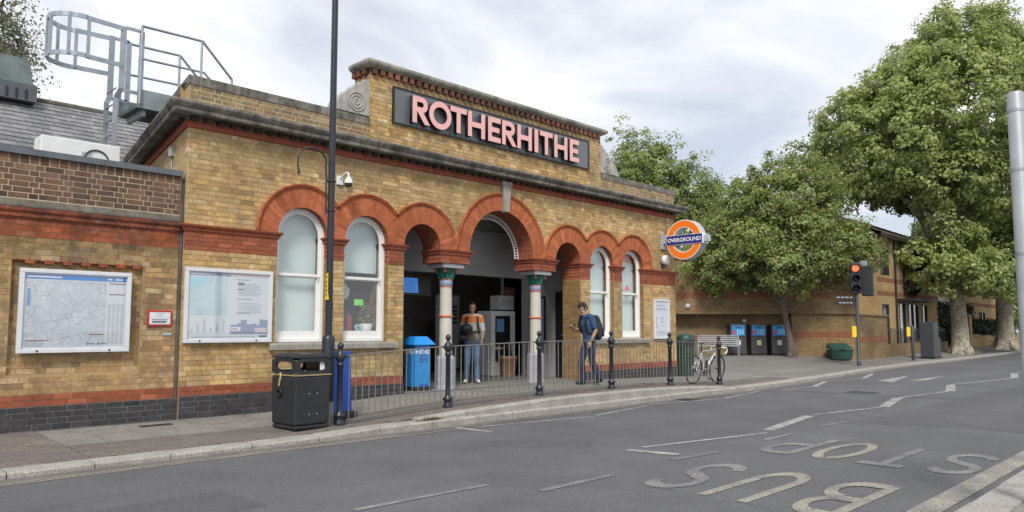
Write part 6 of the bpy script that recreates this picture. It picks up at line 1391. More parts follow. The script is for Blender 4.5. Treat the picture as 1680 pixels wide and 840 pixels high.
# ------------------------------------------------------------------ houses along the street
def house_window(parent, x0, x1, z0, z1, y, panes=2, mat='wood_dark', curtain=True):
    fr = MB(); t = .07
    for a, b, c, d in ((x0, x1, z0, z0 + t), (x0, x1, z1 - t, z1), (x0, x0 + t, z0 + t, z1 - t), (x1 - t, x1, z0 + t, z1 - t)): fr.box(a, b, y - .03, y + .12, c, d)
    for k in range(1, panes): xm = lerp(x0, x1, k / panes); fr.box(xm - .03, xm + .03, y - .02, y + .11, z0 + t, z1 - t)
    w_ = fr.build('window', M[mat], parent)
    for k in range(panes):
        a, b = lerp(x0, x1, k / panes) + .035, lerp(x0, x1, (k + 1) / panes) - .035
        p = MB(); p.quad((a, y + .05, z0 + .05), (b, y + .05, z0 + .05), (b, y + .05, z1 - .05), (a, y + .05, z1 - .05)); p.build('pane', M['glass'], w_)
        if curtain: p = MB(); p.quad((lerp(a, b, .0 if k % 2 else .35), y + .10, z0 + .05), (lerp(a, b, .65 if k % 2 else 1), y + .10, z0 + .05), (lerp(a, b, .65 if k % 2 else 1), y + .10, z1 - .05), (lerp(a, b, .0 if k % 2 else .35), y + .10, z1 - .05)); p.build('curtain', M['curtain'], w_)
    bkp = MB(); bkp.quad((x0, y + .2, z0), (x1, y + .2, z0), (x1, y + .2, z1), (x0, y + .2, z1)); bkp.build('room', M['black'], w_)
    return w_
def holed_wall(mb, p0, L_, z0, z1, ops, y=0, mi=0):
    """wall along +X at y with rectangular holes"""
    xs_ = sorted({0, L_} | {v for o in ops for v in (o[0], o[1])}); zs_ = sorted({z0, z1} | {v for o in ops for v in (o[2], o[3])})
    for a, b in zip(xs_, xs_[1:]):
        for c, d in zip(zs_, zs_[1:]):
            if any(o[0] - 1e-6 <= a and b <= o[1] + 1e-6 and o[2] - 1e-6 <= c and d <= o[3] + 1e-6 for o in ops): continue
            mb.quad((p0 + a, y, c), (p0 + b, y, c), (p0 + b, y, d), (p0 + a, y, d), mi, [(a, c), (b, c), (b, d), (a, d)])
hs = empty('brick_house', (35.4, 2.4, 0), label='two storey yellow brick house with dark joinery behind the dwarf wall', cat='house')
ops = [(.55, 1.75, 4.12, 5.45), (4.0, 5.9, 3.75, 5.40), (.6, 1.5, .6, 2.6), (3.1, 4.1, .0, 2.75), (4.6, 6.3, .75, 2.75), (7.0, 7.9, .75, 2.75), (8.3, 9.6, 4.0, 5.4)]
mb = MB(); holed_wall(mb, 0, 10.2, -.1, 6.1, ops); mb.wallquad((0, 8), (0, 0), -.1, 6.1); mb.wallquad((10.2, 0), (10.2, 8), -.1, 6.1); mb.build('wall', M['wall_house'], hs)
for z in (3.05, 3.75): 
    segs_ = [(0, 10.2)] if z < 3.5 else [(0, 3.98), (5.92, 10.2)]
    for a, b in segs_: mb = MB(); mb.wallquad((a, -.01), (b, -.01), z, z + .22); mb.build('red_band', M['wall_red'], hs)
for o_ in ops: house_window(hs, *o_, 0, panes=2 if o_[1] - o_[0] > 1.1 else 1)
mb = MB(); mb.box(3.9, 6.0, -.55, -.02, 3.55, 3.70); mb.build('balcony_deck', M['wood_dark'], hs)
for k in range(4): mb = MB(); mb.prism([(0, 3.15), (0, 3.55), (-.5, 3.55)], lambda p, q: (4.0 + k * .55, p - .02, q), lambda p, q: (4.1 + k * .55, p - .02, q)); mb.build('balcony_bracket', M['wood_dark'], hs, fix=True)
mb = MB(); mb.box(3.95, 5.95, -.55, -.50, 3.70, 4.55); mb.build('balcony_panel', M['wood_dark'], hs)
mb = MB(); mb.box(2.9, 6.5, -.9, -.02, 2.80, 2.95); mb.build('porch', M['wood_dark'], hs); mb = MB(); mb.tube([(2.6, -.06, 0), (2.6, -.06, 6.0)], .05, 8); mb.build('downpipe', M['black'], hs)
def gable_roof(parent, x0, x1, y0, y1, ze, zr, mat='tile_roof', ov=.45, step=.32):
    """roof planes laid as overlapping tile courses"""
    r_ = MB(); ym = (y0 + y1) / 2
    for sgn, ya in ((1, y0 - ov), (-1, y1 + ov)):
        n = int(abs(ym - ya) / step)
        for k in range(n):
            t0, t1 = k / n, (k + 1) / n; P = lambda t, up: (lerp(ya, ym, t), lerp(ze, zr, t) + up)
            a, b, c = P(t0, .05), P(min(1, t1 * 1.0), .015), P(t0, 0)
            q = [(x0 - ov, *a), (x1 + ov, *a), (x1 + ov, *b), (x0 - ov, *b)]; r_.quad(*(q if sgn > 0 else q[::-1])); q = [(x0 - ov, *c), (x1 + ov, *c), (x1 + ov, *a), (x0 - ov, *a)]; r_.quad(*(q if sgn > 0 else q[::-1]))
    ro = r_.build('roof', M[mat], parent)
    f_ = MB(); f_.box(x0 - ov, x1 + ov, y0 - ov - .02, y0 - ov + .03, ze - .22, ze - .01); f_.build('fascia', M['wood_dark'], parent)
    s_ = MB(); s_.quad((x0 - ov, y1 + ov, ze - .05), (x1 + ov, y1 + ov, ze - .05), (x1 + ov, y0 - ov, ze - .05), (x0 - ov, y0 - ov, ze - .05)); s_.build('eaves_board', M['wood_dark'], parent)
    g_ = MB()
    for xx in (x0, x1): g_.add([(xx, y0, ze - .06), (xx, y1, ze - .06), (xx, ym, zr - .05)], [(0, 1, 2)])
    for j, xx in enumerate((x0, x1)): gg = MB(); gg.add([(xx, y0, ze - .06), (xx, y1, ze - .06), (xx, ym, zr - .05)], [(0, 1, 2)], 0, [[(y0, ze), (y1, ze), (ym, zr)]]); gg.build('gable', M['wall_house'], parent)
    return ro
gable_roof(hs, 0, 10.2, 0, 8, 6.15, 8.1)
wh = empty('white_house', (46.2, 3.6, 0), label='white rendered house front between the two brick houses', cat='house')
mb = MB(); ops = [(1.5, 2.3, 2.35, 3.55), (4.2, 5.2, 4.4, 5.6)]; holed_wall(mb, 0, 6.6, -.1, 6.4, ops); mb.wallquad((0, 7), (0, 0), -.1, 6.4); mb.build('wall', M['white_render'], wh)
for o_ in ops: house_window(wh, *o_, 0, panes=1)
gable_roof(wh, 0, 6.6, 0, 7, 6.45, 8.3)
h2 = empty('far_brick_house', (53.2, 3.4, 0), label='farther brick house half hidden by the plane trees', cat='house')
mb = MB(); ops = [(2, 3.4, 4.0, 5.3), (6, 7.6, 4.0, 5.3), (2, 3.2, .9, 2.5), (6, 7.6, .9, 2.6), (11, 12.5, 4.0, 5.3), (11, 12.5, .9, 2.6)]; holed_wall(mb, 0, 15, -.1, 6.0, ops); mb.wallquad((0, 7), (0, 0), -.1, 6.0); mb.build('wall', M['wall_house'], h2)
for o_ in ops: house_window(h2, *o_, 0, panes=2)
mb = MB(); mb.wallquad((0, -.01), (15, -.01), 3.0, 3.25); mb.build('red_band', M['wall_red'], h2); gable_roof(h2, 0, 15, 0, 7, 6.05, 7.9)
for gx in (47.6, 49.4):
    gtp = empty('gate_pillar', (gx, 1.9, 0), label='brick gate pillar behind the big plane tree', cat='pillar', group='gate pillars'); mb = MB()
    for a, b in (((-.25, -.25), (.25, -.25)), ((.25, -.25), (.25, .25)), ((-.25, .25), (-.25, -.25))): mb.wallquad(a, b, 0, 2.1)
    mb.build('brickwork', M['wall_house'], gtp); mb = MB(); mb.frustum(-.3, .3, -.3, .3, 2.1, -.2, .2, -.2, .2, 2.25); mb.build('cap', M['sill'], gtp)
gtm = empty('garden_gate', (47.86, 1.9, 0), label='dark garden gate between two brick pillars', cat='gate')
for k in range(9): mb = MB(); mb.box(.02 + k * .145, .15 + k * .145, -.02, .02, .05, 1.9); mb.build('board', M['wood_dark'], gtm)
dwf = empty('far_dwarf_wall', (50.0, 2.0, 0), label='low brick wall running on beyond the gate pillars', cat='wall'); mb = MB(); mb.wallquad((0, 0), (22, 1.2), -.1, .9); mb.build('brickwork', M['wall_house'], dwf); mb = MB(); mb.box(0, 3, 0, .25, .9, .98); mb.M = None; mb.build('coping', M['sill'], dwf)

# ------------------------------------------------------------------ trees
def leaf_mesh(name, cen, nrm, size, mat, aspect=.62):
    """kite-shaped leaves: one quad each, random roll"""
    n = len(cen); r = RNG.normal(size=(n, 3)); t = np.cross(nrm, r); t /= np.linalg.norm(t, axis=1)[:, None] + 1e-9; b = np.cross(nrm, t)
    s = size[:, None]; v = np.empty((n, 4, 3)); v[:, 0] = cen - t * s * .5; v[:, 1] = cen - t * s * .05 + b * s * .5 * aspect + nrm * s * .08; v[:, 2] = cen + t * s * .5 - nrm * s * .10; v[:, 3] = cen - t * s * .05 - b * s * .5 * aspect + nrm * s * .08
    me = bpy.data.meshes.new(name); me.vertices.add(n * 4); me.vertices.foreach_set('co', v.ravel())
    me.loops.add(n * 4); me.loops.foreach_set('vertex_index', np.arange(n * 4, dtype=np.int32)); me.polygons.add(n); me.polygons.foreach_set('loop_start', np.arange(0, n * 4, 4, dtype=np.int32)); me.polygons.foreach_set('loop_total', np.full(n, 4, dtype=np.int32))
    me.materials.append(mat); me.update(); me.validate(); return me
def crown(lobes, n_clump, per, clump_r, leaf, shell=.55, seed=1, up=.35, droop=0.0, gap=-1.75):
    """lobes: (cx,cy,cz,rx,ry,rz). clumps lie mostly near the lobe surfaces, leaves scatter round each clump"""
    g = np.random.default_rng(seed); L = np.array(lobes, float); vol = (L[:, 3] * L[:, 4] * L[:, 5]) ** .67; pick = g.choice(len(L), n_clump, p=vol / vol.sum())
    d = g.normal(size=(n_clump, 3)); d /= np.linalg.norm(d, axis=1)[:, None]; rad = shell + (1.02 - shell) * g.random(n_clump) ** .6
    cc = L[pick, :3] + d * L[pick, 3:] * rad[:, None]
    # drop clumps buried inside other lobes
    keep = np.ones(n_clump, bool)
    for l in L:
        q = (((cc - l[:3]) / l[3:]) ** 2).sum(1); keep &= q > (shell * .8) ** 2
    cc, d = cc[keep], d[keep]
    # ragged outline: some shoots stand proud, some patches stay open
    ph = np.sin(cc * np.array([1.7, 1.3, 1.9]) + seed).sum(1) + .6 * np.sin(cc * np.array([3.9, 4.3, 3.1]) + 2 * seed).sum(1)
    ok = ph > gap; cc, d = cc[ok], d[ok]; tip = g.random(len(cc)) < .17; cc[tip] += d[tip] * (.25 + .45 * g.random(tip.sum()))[:, None] + np.array([0, 0, .18]); m = len(cc); cr = clump_r * (.6 + .8 * g.random(m))
    i = np.repeat(np.arange(m), per); off = g.normal(size=(m * per, 3)); off /= np.linalg.norm(off, axis=1)[:, None]; off *= (g.random(m * per) ** .45)[:, None] * cr[i][:, None]; off[:, 2] *= .75
    cen = cc[i] + off; cen[:, 2] -= droop * np.abs(off[:, 0])
    nr = off / (np.linalg.norm(off, axis=1)[:, None] + 1e-6) * .55 + d[i] * .8 + g.normal(size=(m * per, 3)) * .42; nr[:, 2] += up; nr /= np.linalg.norm(nr, axis=1)[:, None]
    return cen, nr, leaf * (.6 + .8 * g.random(m * per)), cc
def limb_path(a, b, bend, seed):
    rr = random.Random(seed); a, b = Vector(a), Vector(b); pts = []
    for k in range(6):
        t = k / 5; p = a.lerp(b, t); w_ = math.sin(math.pi * t) * bend; pts.append(p + Vector((rr.uniform(-1, 1), rr.uniform(-1, 1), rr.uniform(-.2, .6))) * w_)
    return pts
def make_tree(name, label, base, trunk, limbs, lobes, nc, per, cr, leaf, lmat, bmat, seed, shell=.55, up=.35, twigs=60, flare=1.35, group=None, gap=-1.75):
    e = empty(name, base, label=label, cat='tree', group=group)
    tb = MB(); pts, rs = trunk; rs2 = list(rs); tb.tube(pts, rs2, 14); 
    for k in range(5):                       # root flare
        a = 2 * math.pi * k / 5 + .3; tb.tube([(math.cos(a) * rs[0] * .3, math.sin(a) * rs[0] * .3, .55 * flare), (math.cos(a) * rs[0] * .85, math.sin(a) * rs[0] * .85, .14), (math.cos(a) * rs[0] * 1.25 * flare, math.sin(a) * rs[0] * 1.25 * flare, -.08)], [rs[0] * .45, rs[0] * .4, rs[0] * .18], 7)
    tr = tb.build('trunk', M[bmat], e)
    cen, nr, sz_, cc = crown(lobes, nc, per, cr, leaf, shell, seed, up, 0.0, gap)
    lb = MB()
    for k, (p, r0, q, r1) in enumerate(limbs): P = limb_path(p, q, .06 * (Vector(q) - Vector(p)).length, seed + k); lb.tube(P, [lerp(r0, r1, j / 5) for j in range(6)], 8)
    rr = random.Random(seed)
    ends = [Vector(q) for p, r0, q, r1 in limbs]
    for k in range(twigs):
        c = Vector(cc[rr.randrange(len(cc))]); s_ = min(ends, key=lambda v: (v - c).length) if ends else Vector(pts[-1]); lb.tube([s_, s_.lerp(c, .5) + Vector((0, 0, .15)), c], [.05, .03, .012], 5)
    if lb.v: lb.build('limbs', M[bmat], tr)
    o = link('crown', leaf_mesh('crown', cen, nr, sz_, M[lmat]), e); tag(o, kind='stuff')
    return e
# young maple in front of the recess
b = PT(3.05, .75, 0); zb = pav_z(b[0], b[1])
VR = Vector((.704, -.71, 0)); VF = Vector((.71, .704, 0))              # picture-plane right and depth directions at the tree
def off(r, f, z): v = VR * r + VF * f; return (v.x, v.y, z)
lob = [(*off(r, f, z), rx, ry, rz) for r, f, z, rx, ry, rz in ((-.2, .3, 4.6, 2.5, 2.4, 2.0), (.5, .2, 6.3, 2.0, 1.8, 1.7), (-1.8, .6, 4.5, 2.0, 1.9, 1.8), (-1.9, .3, 6.1, 1.2, 1.2, 1.2), (2.0, .3, 4.3, 1.6, 1.6, 1.5), (-.8, 0, 6.0, 1.6, 1.6, 1.4), (.6, .2, 7.6, .9, .9, 1.3), (-.7, .2, 7.0, .8, .8, 1.0), (1.5, .2, 6.9, .6, .6, .9), (-3.2, .8, 3.6, 1.3, 1.4, 1.15), (2.7, 0, 4.6, 1.0, 1.0, 1.0), (1.5, .2, 6.0, .9, .9, .9), (-.3, -.9, 3.6, 1.9, 1.4, 1.1))]
make_tree('maple_tree', 'young maple with turning brownish green leaves in front of the three bins', (b[0], b[1], zb), ([off(0, 0, -.1), off(-.05, 0, .6), off(-.22, 0, 1.6), off(-.38, .02, 2.5), off(-.3, .1, 3.6)], [.17, .135, .115, .11, .09]),
          [(off(-.3, 0, 2.1), .08, off(-2.0, .3, 3.6), .03), (off(-.35, 0, 2.3), .08, off(1.3, .2, 4.2), .03), (off(-.35, 0, 2.4), .07, off(-.6, -.8, 4.2), .03), (off(-.3, .1, 3.4), .08, off(.5, .2, 6.3), .03), (off(-.3, .1, 3.2), .06, off(-1.0, 1.0, 5.2), .02)], lob, 1600, 52, .38, .13, 'leaf_maple', 'bark', 11, shell=.5, twigs=70, flare=1.0, gap=-2.35)
# big London plane
lob = [(*off(r, f, z), rx, ry, rz) for r, f, z, rx, ry, rz in ((0, 0, 13.2, 5.2, 5.0, 4.3), (-3.4, 0, 11.8, 3.9, 4.2, 3.4), (2.8, .5, 14.6, 4.0, 4.2, 3.9), (-1.5, -.5, 9.6, 3.6, 3.6, 1.9), (-4.6, .3, 10.7, 2.6, 2.8, 2.5), (1.0, 0, 17.0, 3.1, 3.0, 2.3), (3.4, 0, 9.2, 3.6, 3.4, 3.0), (-2.7, 0, 13.0, 3.0, 3.0, 2.4), (4.6, 0, 6.6, 2.4, 2.4, 1.8))]
low = [(*off(r, f, z), rx, ry, rz) for r, f, z, rx, ry, rz in ((-1.9, -.8, 4.6, 1.7, 1.6, .95), (-.4, -1.4, 4.2, 1.5, 1.3, .9), (1.4, -1.1, 4.3, 1.6, 1.4, 1.2), (2.6, -.6, 5.0, 1.5, 1.5, 1.3), (-2.8, -.5, 5.3, 1.0, 1.2, .7), (.1, -1.4, 5.5, 1.5, 1.0, .9), (-.9, -1.0, 6.4, 1.2, 1.0, .8))]
PB = (42.0, .45, 0.0)
make_tree('plane_tree', 'great plane tree with a huge pale green crown and mottled cream trunk', (PB[0], PB[1], -.02), ([(0, 0, -.1), (0, 0, .6), (-.03, 0, 1.8), (-.1, .05, 3.2), (-.15, .05, 4.4), off(-.1, 0, 6.0)], [.55, .46, .41, .39, .38, .30]),
          [(off(-.1, 0, 4.2), .26, off(-3.4, 0, 9.2), .09), (off(-.1, 0, 4.6), .26, off(1.8, .3, 9.8), .1), (off(-.1, 0, 5.5), .28, off(-.4, 0, 12.5), .1), (off(0, 0, 4.4), .2, off(3.2, -.3, 8.2), .07), (off(-.1, 0, 6.0), .2, off(-1.6, 1.2, 11.5), .06), (off(-1.2, 0, 6.0), .14, off(-2.2, -.4, 8.4), .05)], lob + low, 3500, 56, .52, .205, 'leaf_plane', 'bark_plane', 21, shell=.66, twigs=110, gap=-2.7, flare=.95)
make_tree('plane_tree', 'second plane tree standing farther along the kerb past the garden gate', (54.4, .85, -.02), ([(0, 0, -.1), (0, 0, .6), (.05, 0, 2.0), (.1, 0, 4.5), (.1, 0, 6.5)], [.7, .56, .5, .46, .36]),
          [(off(0, 0, 4.5), .25, off(-2.6, 0, 8.0), .08), (off(0, 0, 5), .25, off(2.5, 0, 9), .08)], [(*off(r, f, z), rx, ry, rz) for r, f, z, rx, ry, rz in ((0, 0, 9.5, 5.0, 5.0, 4.6), (-3, 0, 6.8, 2.8, 2.8, 2.2), (2.5, 0, 7.0, 3.0, 3.0, 2.6), (0, -1, 5.0, 2.4, 2.0, 1.3))], 1000, 44, .6, .26, 'leaf_plane', 'bark_plane', 31, shell=.6, twigs=40)
for (bx, by, hh, sd, lab) in ((76, 1.5, 9.0, 71, 'far round tree standing down the street past the last house'), (94, -1.5, 11.0, 72, 'tall far tree closing the end of the street')):
    make_tree('street_tree', lab, (bx, by, -.05), ([(0, 0, -.1), (0, 0, 1.5), (0, 0, hh * .5)], [.4, .3, .2]), [(off(0, 0, hh * .3), .12, off(1.5, 0, hh * .6), .05), (off(0, 0, hh * .3), .12, off(-1.5, 0, hh * .6), .05)], [(*off(0, 0, hh * .55), hh * .45, hh * .45, hh * .42), (*off(1.5, 0, hh * .4), hh * .3, hh * .3, hh * .28), (*off(-2.0, 0, hh * .35), hh * .3, hh * .3, hh * .25)], 420, 40, .8, .34, 'leaf_plane', 'bark', sd, shell=.6, twigs=10, gap=-3)
# tree behind the station's right corner, and the thin one over the slate roof
bt = (29.6, 12.0, 0)
make_tree('ash_tree', 'tall fresh green tree rising behind the right end of the station', bt, ([(0, 0, -.1), (0, 0, 1.5), (.1, 0, 4), (.2, 0, 7.5)], [.3, .25, .2, .12]), [(off(0, 0, 4), .12, off(-2, 0, 8), .04), (off(0, 0, 4.5), .12, off(2, 0, 8), .04), (off(0, 0, 6), .1, off(.3, 0, 11), .03)],
          [(*off(r, f, z), rx, ry, rz) for r, f, z, rx, ry, rz in ((0, 0, 8.0, 2.8, 2.6, 2.6), (-.6, 0, 10.6, 1.6, 1.5, 1.6), (-2.0, 0, 8.0, 1.7, 1.7, 2.0), (2.1, 0, 8.6, 1.6, 1.6, 1.8), (.8, 0, 10.0, 1.2, 1.2, 1.4), (0, 0, 5.0, 2.6, 2.6, 2.2), (-3.0, 0, 6.6, 1.1, 1.1, 1.1), (2.6, 0, 6.4, 1.9, 1.8, 2.4), (3.4, 0, 7.6, 1.2, 1.2, 1.5), (-3.4, 0, 8.2, .8, .8, .9))], 1350, 50, .40, .15, 'leaf_back', 'bark', 41, shell=.5, twigs=60, up=.5, gap=-2.4)
make_tree('thin_tree', 'sparse grey-green tree top showing above the slate roof', (.7, 15.2, 0), ([(0, 0, -.1), (0, 0, 3), (.1, 0, 8)], [.25, .2, .1]), [(off(0, 0, 6), .08, off(-.5, 0, 11), .02), (off(0, 0, 6), .08, off(.2, 0, 9.6), .02), (off(0, 0, 6), .07, off(-1.2, 0, 10.6), .02)],
          [(*off(r, f, z), rx, ry, rz) for r, f, z, rx, ry, rz in ((-.5, 0, 10.3, 1.1, 1.2, 1.7), (.1, 0, 9.2, .8, .9, 1.2), (-1.3, 0, 11.0, 1.4, 1.4, 1.7), (-.2, 0, 8.4, .7, .7, .9))], 190, 34, .5, .10, 'leaf_grey', 'bark', 51, shell=.25, twigs=55, gap=-2.6)
# hedges and climbers by the far houses
def hedge(name, label, x0, x1, y0, y1, z0, z1, n, seed, mat='leaf_dark'):
    g = np.random.default_rng(seed); c = np.stack([g.uniform(x0, x1, n), g.uniform(y0, y1, n), z0 + (z1 - z0) * g.random(n) ** .8 + g.normal(0, .08, n)], 1); nr = g.normal(size=(n, 3)); nr[:, 1] -= .5; nr[:, 2] += .4; nr /= np.linalg.norm(nr, axis=1)[:, None]
    e = empty(name, ((x0 + x1) / 2, (y0 + y1) / 2, z0), label=label, cat='hedge'); c -= np.array(e.location); o = link('foliage', leaf_mesh('foliage', c, nr, .16 * (.6 + .8 * g.random(n)), M[mat]), e); tag(o, kind='stuff')
    k = MB(); k.tube([(0, 0, 0), (0, 0, (z1 - z0) * .7)], .04, 6); k.build('stem', M['bark'], e)
hedge('hedge', 'dark evergreen hedge in front of the white house', 45.2, 47.3, 2.2, 3.3, 0, 2.9, 5200, 61); hedge('hedge', 'dark climbing greenery beyond the garden gate', 49.6, 53.0, 2.2, 3.2, 0, 2.9, 5200, 62); hedge('hedge', 'dark shrubs along the far low wall', 53, 66, 2.4, 3.3, 0, 2.0, 7000, 63)
gs = MB(); 
for k in range(160):
    a = random.uniform(0, 6.28); r_ = random.uniform(.6, 1.0); x, y = 42.0 + math.cos(a) * r_ + .5, .3 + math.sin(a) * r_ * .7; h_ = random.uniform(.1, .35); gs.add([(x - .02, y, -.03), (x + .02, y, -.03), (x + random.uniform(-.15, .15), y + random.uniform(-.1, .1), h_)], [(0, 1, 2)])
o = gs.build('dry_grass', M['straw']); tag(o, 'dry straw coloured grass round the foot of the great plane tree', 'grass', kind='stuff')

# ------------------------------------------------------------------ people
def loft(mb, pts, rad, side, n=14):
    """elliptical tube through pts; rad = [(half width along side, half depth)], rounded ends"""
    pts = [Vector(p) for p in pts]; k = len(pts); rings = []
    def ring(c, t, a, b):
        s = (Vector(side) - t * Vector(side).dot(t)).normalized(); d = t.cross(s).normalized()
        return [c + s * (a * math.cos(2 * math.pi * j / n)) + d * (b * math.sin(2 * math.pi * j / n)) for j in range(n)]
    T = [(pts[min(i + 1, k - 1)] - pts[max(i - 1, 0)]).normalized() for i in range(k)]
    a0, b0 = rad[0]; a1, b1 = rad[-1]
    for f, g_ in ((-.95, .3), (-.7, .72), (-.35, .93)): m = min(a0, b0); rings.append(ring(pts[0] + T[0] * (f * m), T[0], a0 * g_, b0 * g_))
    for i in range(k): rings.append(ring(pts[i], T[i], *rad[i]))
    for f, g_ in ((.35, .93), (.7, .72), (.95, .3)): m = min(a1, b1); rings.append(ring(pts[-1] + T[-1] * (f * m), T[-1], a1 * g_, b1 * g_))
    vs = [p for r_ in rings for p in r_]; q = len(rings)
    fs = [(i * n + j, i * n + (j + 1) % n, (i + 1) * n + (j + 1) % n, (i + 1) * n + j) for i in range(q - 1) for j in range(n)] + [list(range(n))[::-1], list(range((q - 1) * n, q * n))]
    mb.add(vs, fs, 0, smooth=True)
def skin(name, mb, mat, parent, voxel=.009, smooth=4, fac=.5):
    """fuse overlapping volumes into one continuous surface"""
    me = mb.mesh(name, mat, fix=True); o = bpy.data.objects.new(name, me); COL.objects.link(o)
    m = o.modifiers.new('r', 'REMESH'); m.mode = 'VOXEL'; m.voxel_size = voxel; m.use_smooth_shade = True
    s = o.modifiers.new('s', 'SMOOTH'); s.iterations = smooth; s.factor = fac
    dg = bpy.context.evaluated_depsgraph_get(); m2 = bpy.data.meshes.new_from_object(o.evaluated_get(dg)); bpy.data.objects.remove(o)
    m2.materials.clear(); m2.materials.append(mat) if not isinstance(mat, (list, tuple)) else [m2.materials.append(x) for x in mat]
    m2.polygons.foreach_set('use_smooth', [True] * len(m2.polygons)); m2.name = name
    return link(name, m2, parent)
def head(mb, c, yaw, pitch):
    """skull, jaw, nose, brow, ears, lips; local face direction -Y"""
    Rm = Matrix.Rotation(yaw, 3, 'Z') @ Matrix.Rotation(pitch, 3, 'X'); c = Vector(c)
    def E(p, rx, ry, rz): mb.ellipsoid(c + Rm @ Vector(p), rx, ry, rz, 14, 10, 0, Rm)
    E((0, .012, .03), .074, .092, .09); E((0, -.022, -.045), .058, .066, .068); E((0, -.055, -.085), .032, .028, .024); E((0, -.092, -.02), .013, .018, .024); E((0, -.082, -.002), .009, .014, .03)
    for s in (-1, 1): E((s * .076, .012, -.012), .01, .02, .031); E((s * .034, -.074, -.03), .02, .016, .022); E((s * .03, -.079, .022), .022, .012, .009)
    E((0, -.083, -.063), .023, .01, .007); E((0, -.081, -.073), .02, .01, .007)
    return Rm, c
def face_bits(parent, Rm, c):
    eye = M.setdefault('eye', plain('eye_dark', (.02, .015, .012), .25)); lip = M.setdefault('lip', plain('lip', (.30, .13, .11), .5))
    for s in (-1, 1): mb = MB(); mb.ellipsoid(c + Rm @ Vector((s * .031, -.080, .001)), .010, .006, .0045, 10, 6, 0, Rm); mb.build('eye', eye, parent); mb = MB(); mb.ellipsoid(c + Rm @ Vector((s * .032, -.085, .020)), .017, .005, .0032, 10, 6, 0, Rm); mb.build('eyebrow', M['hair'], parent)
    mb = MB(); mb.ellipsoid(c + Rm @ Vector((0, -.089, -.067)), .02, .006, .004, 10, 6, 0, Rm); mb.build('mouth', lip, parent)
def hand(mb, wrist, d, palm_n, curl=.6, side=1):
    """palm, four bent fingers of different length and a thumb leaving the side of the palm"""
    d = Vector(d).normalized(); nrm = Vector(palm_n).normalized(); nrm = (nrm - d * nrm.dot(d)).normalized(); sd = d.cross(nrm) * side; w = Vector(wrist)
    loft(mb, [w, w + d * .045, w + d * .085], [(.026, .017), (.040, .018), (.041, .015)], sd, 12)
    for k, (o, l) in enumerate(((-.030, .070), (-.010, .080), (.010, .075), (.029, .060))):
        p = w + d * .088 + sd * o; a1 = d.lerp(nrm, curl * .5).normalized(); a2 = d.lerp(nrm, min(1, curl * 1.05)).normalized(); q = p + a1 * l * .45; r_ = q + a2 * l * .35; e = r_ + (a2 * .6 + nrm * curl * .5 - d * curl * .25).normalized() * l * .28
        mb.tube([p - d * .015, q, r_, e], [.0095, .009, .0082, .0068], 7)
    t0 = w + d * .02 - sd * .026; t1 = t0 + (d * .6 - sd * .75 + nrm * .3).normalized() * .04; t2 = t1 + (d * .9 - sd * .1 + nrm * .5).normalized() * .032; mb.tube([t0, t1, t2, t2 + (d * .8 + nrm * .5).normalized() * .02], [.013, .012, .010, .008], 7)
M['skin_a'] = plain('skin_tone', (.36, .22, .155), .55, var=.06, scale=8, bump=.03); M['hair'] = plain('black_hair', (.012, .010, .009), .5, var=.3, scale=60, bump=.4, bscale=90)
M['jeans'] = plain('blue_denim', (.07, .13, .23), .85, var=.45, scale=5, bump=.2); M['dark_jeans'] = plain('navy_denim', (.02, .03, .062), .85, var=.35, scale=6, bump=.2); M['navy_shirt'] = plain('navy_polo', (.028, .065, .145), .85, var=.25, scale=9, bump=.2)
M['shoe_white'] = plain('white_trainer', (.62, .62, .60), .55); M['shoe_dark'] = plain('dark_shoe', (.015, .015, .018), .5); M['bag'] = plain('black_nylon', (.012, .013, .017), .65, var=.3, scale=10, bump=.2)
def stripes():
    t = NT('striped_rugby_shirt'); sp = t.node('ShaderNodeSeparateXYZ'); t.l.new(t.obj(), sp.inputs[0]); z = sp.outputs['Z']
    c = t.ramp(t.math('MULTIPLY', z, .5), [(0, (.20, .165, .13)), (.5 * 1.13, (.42, .43, .41)), (.5 * 1.285, (.62, .19, .045)), (.5 * 1.45, (.50, .50, .47))], 'CONSTANT'); c = t.mix(.5, c, t.ramp(t.noise(14, 4), [(.3, .75), (.7, 1.15)]), 'MULTIPLY'); t.col(c); t.rough(.85); t.bump(t.noise(40, 3), .3, .006); return t.m
M['rugby'] = stripes()

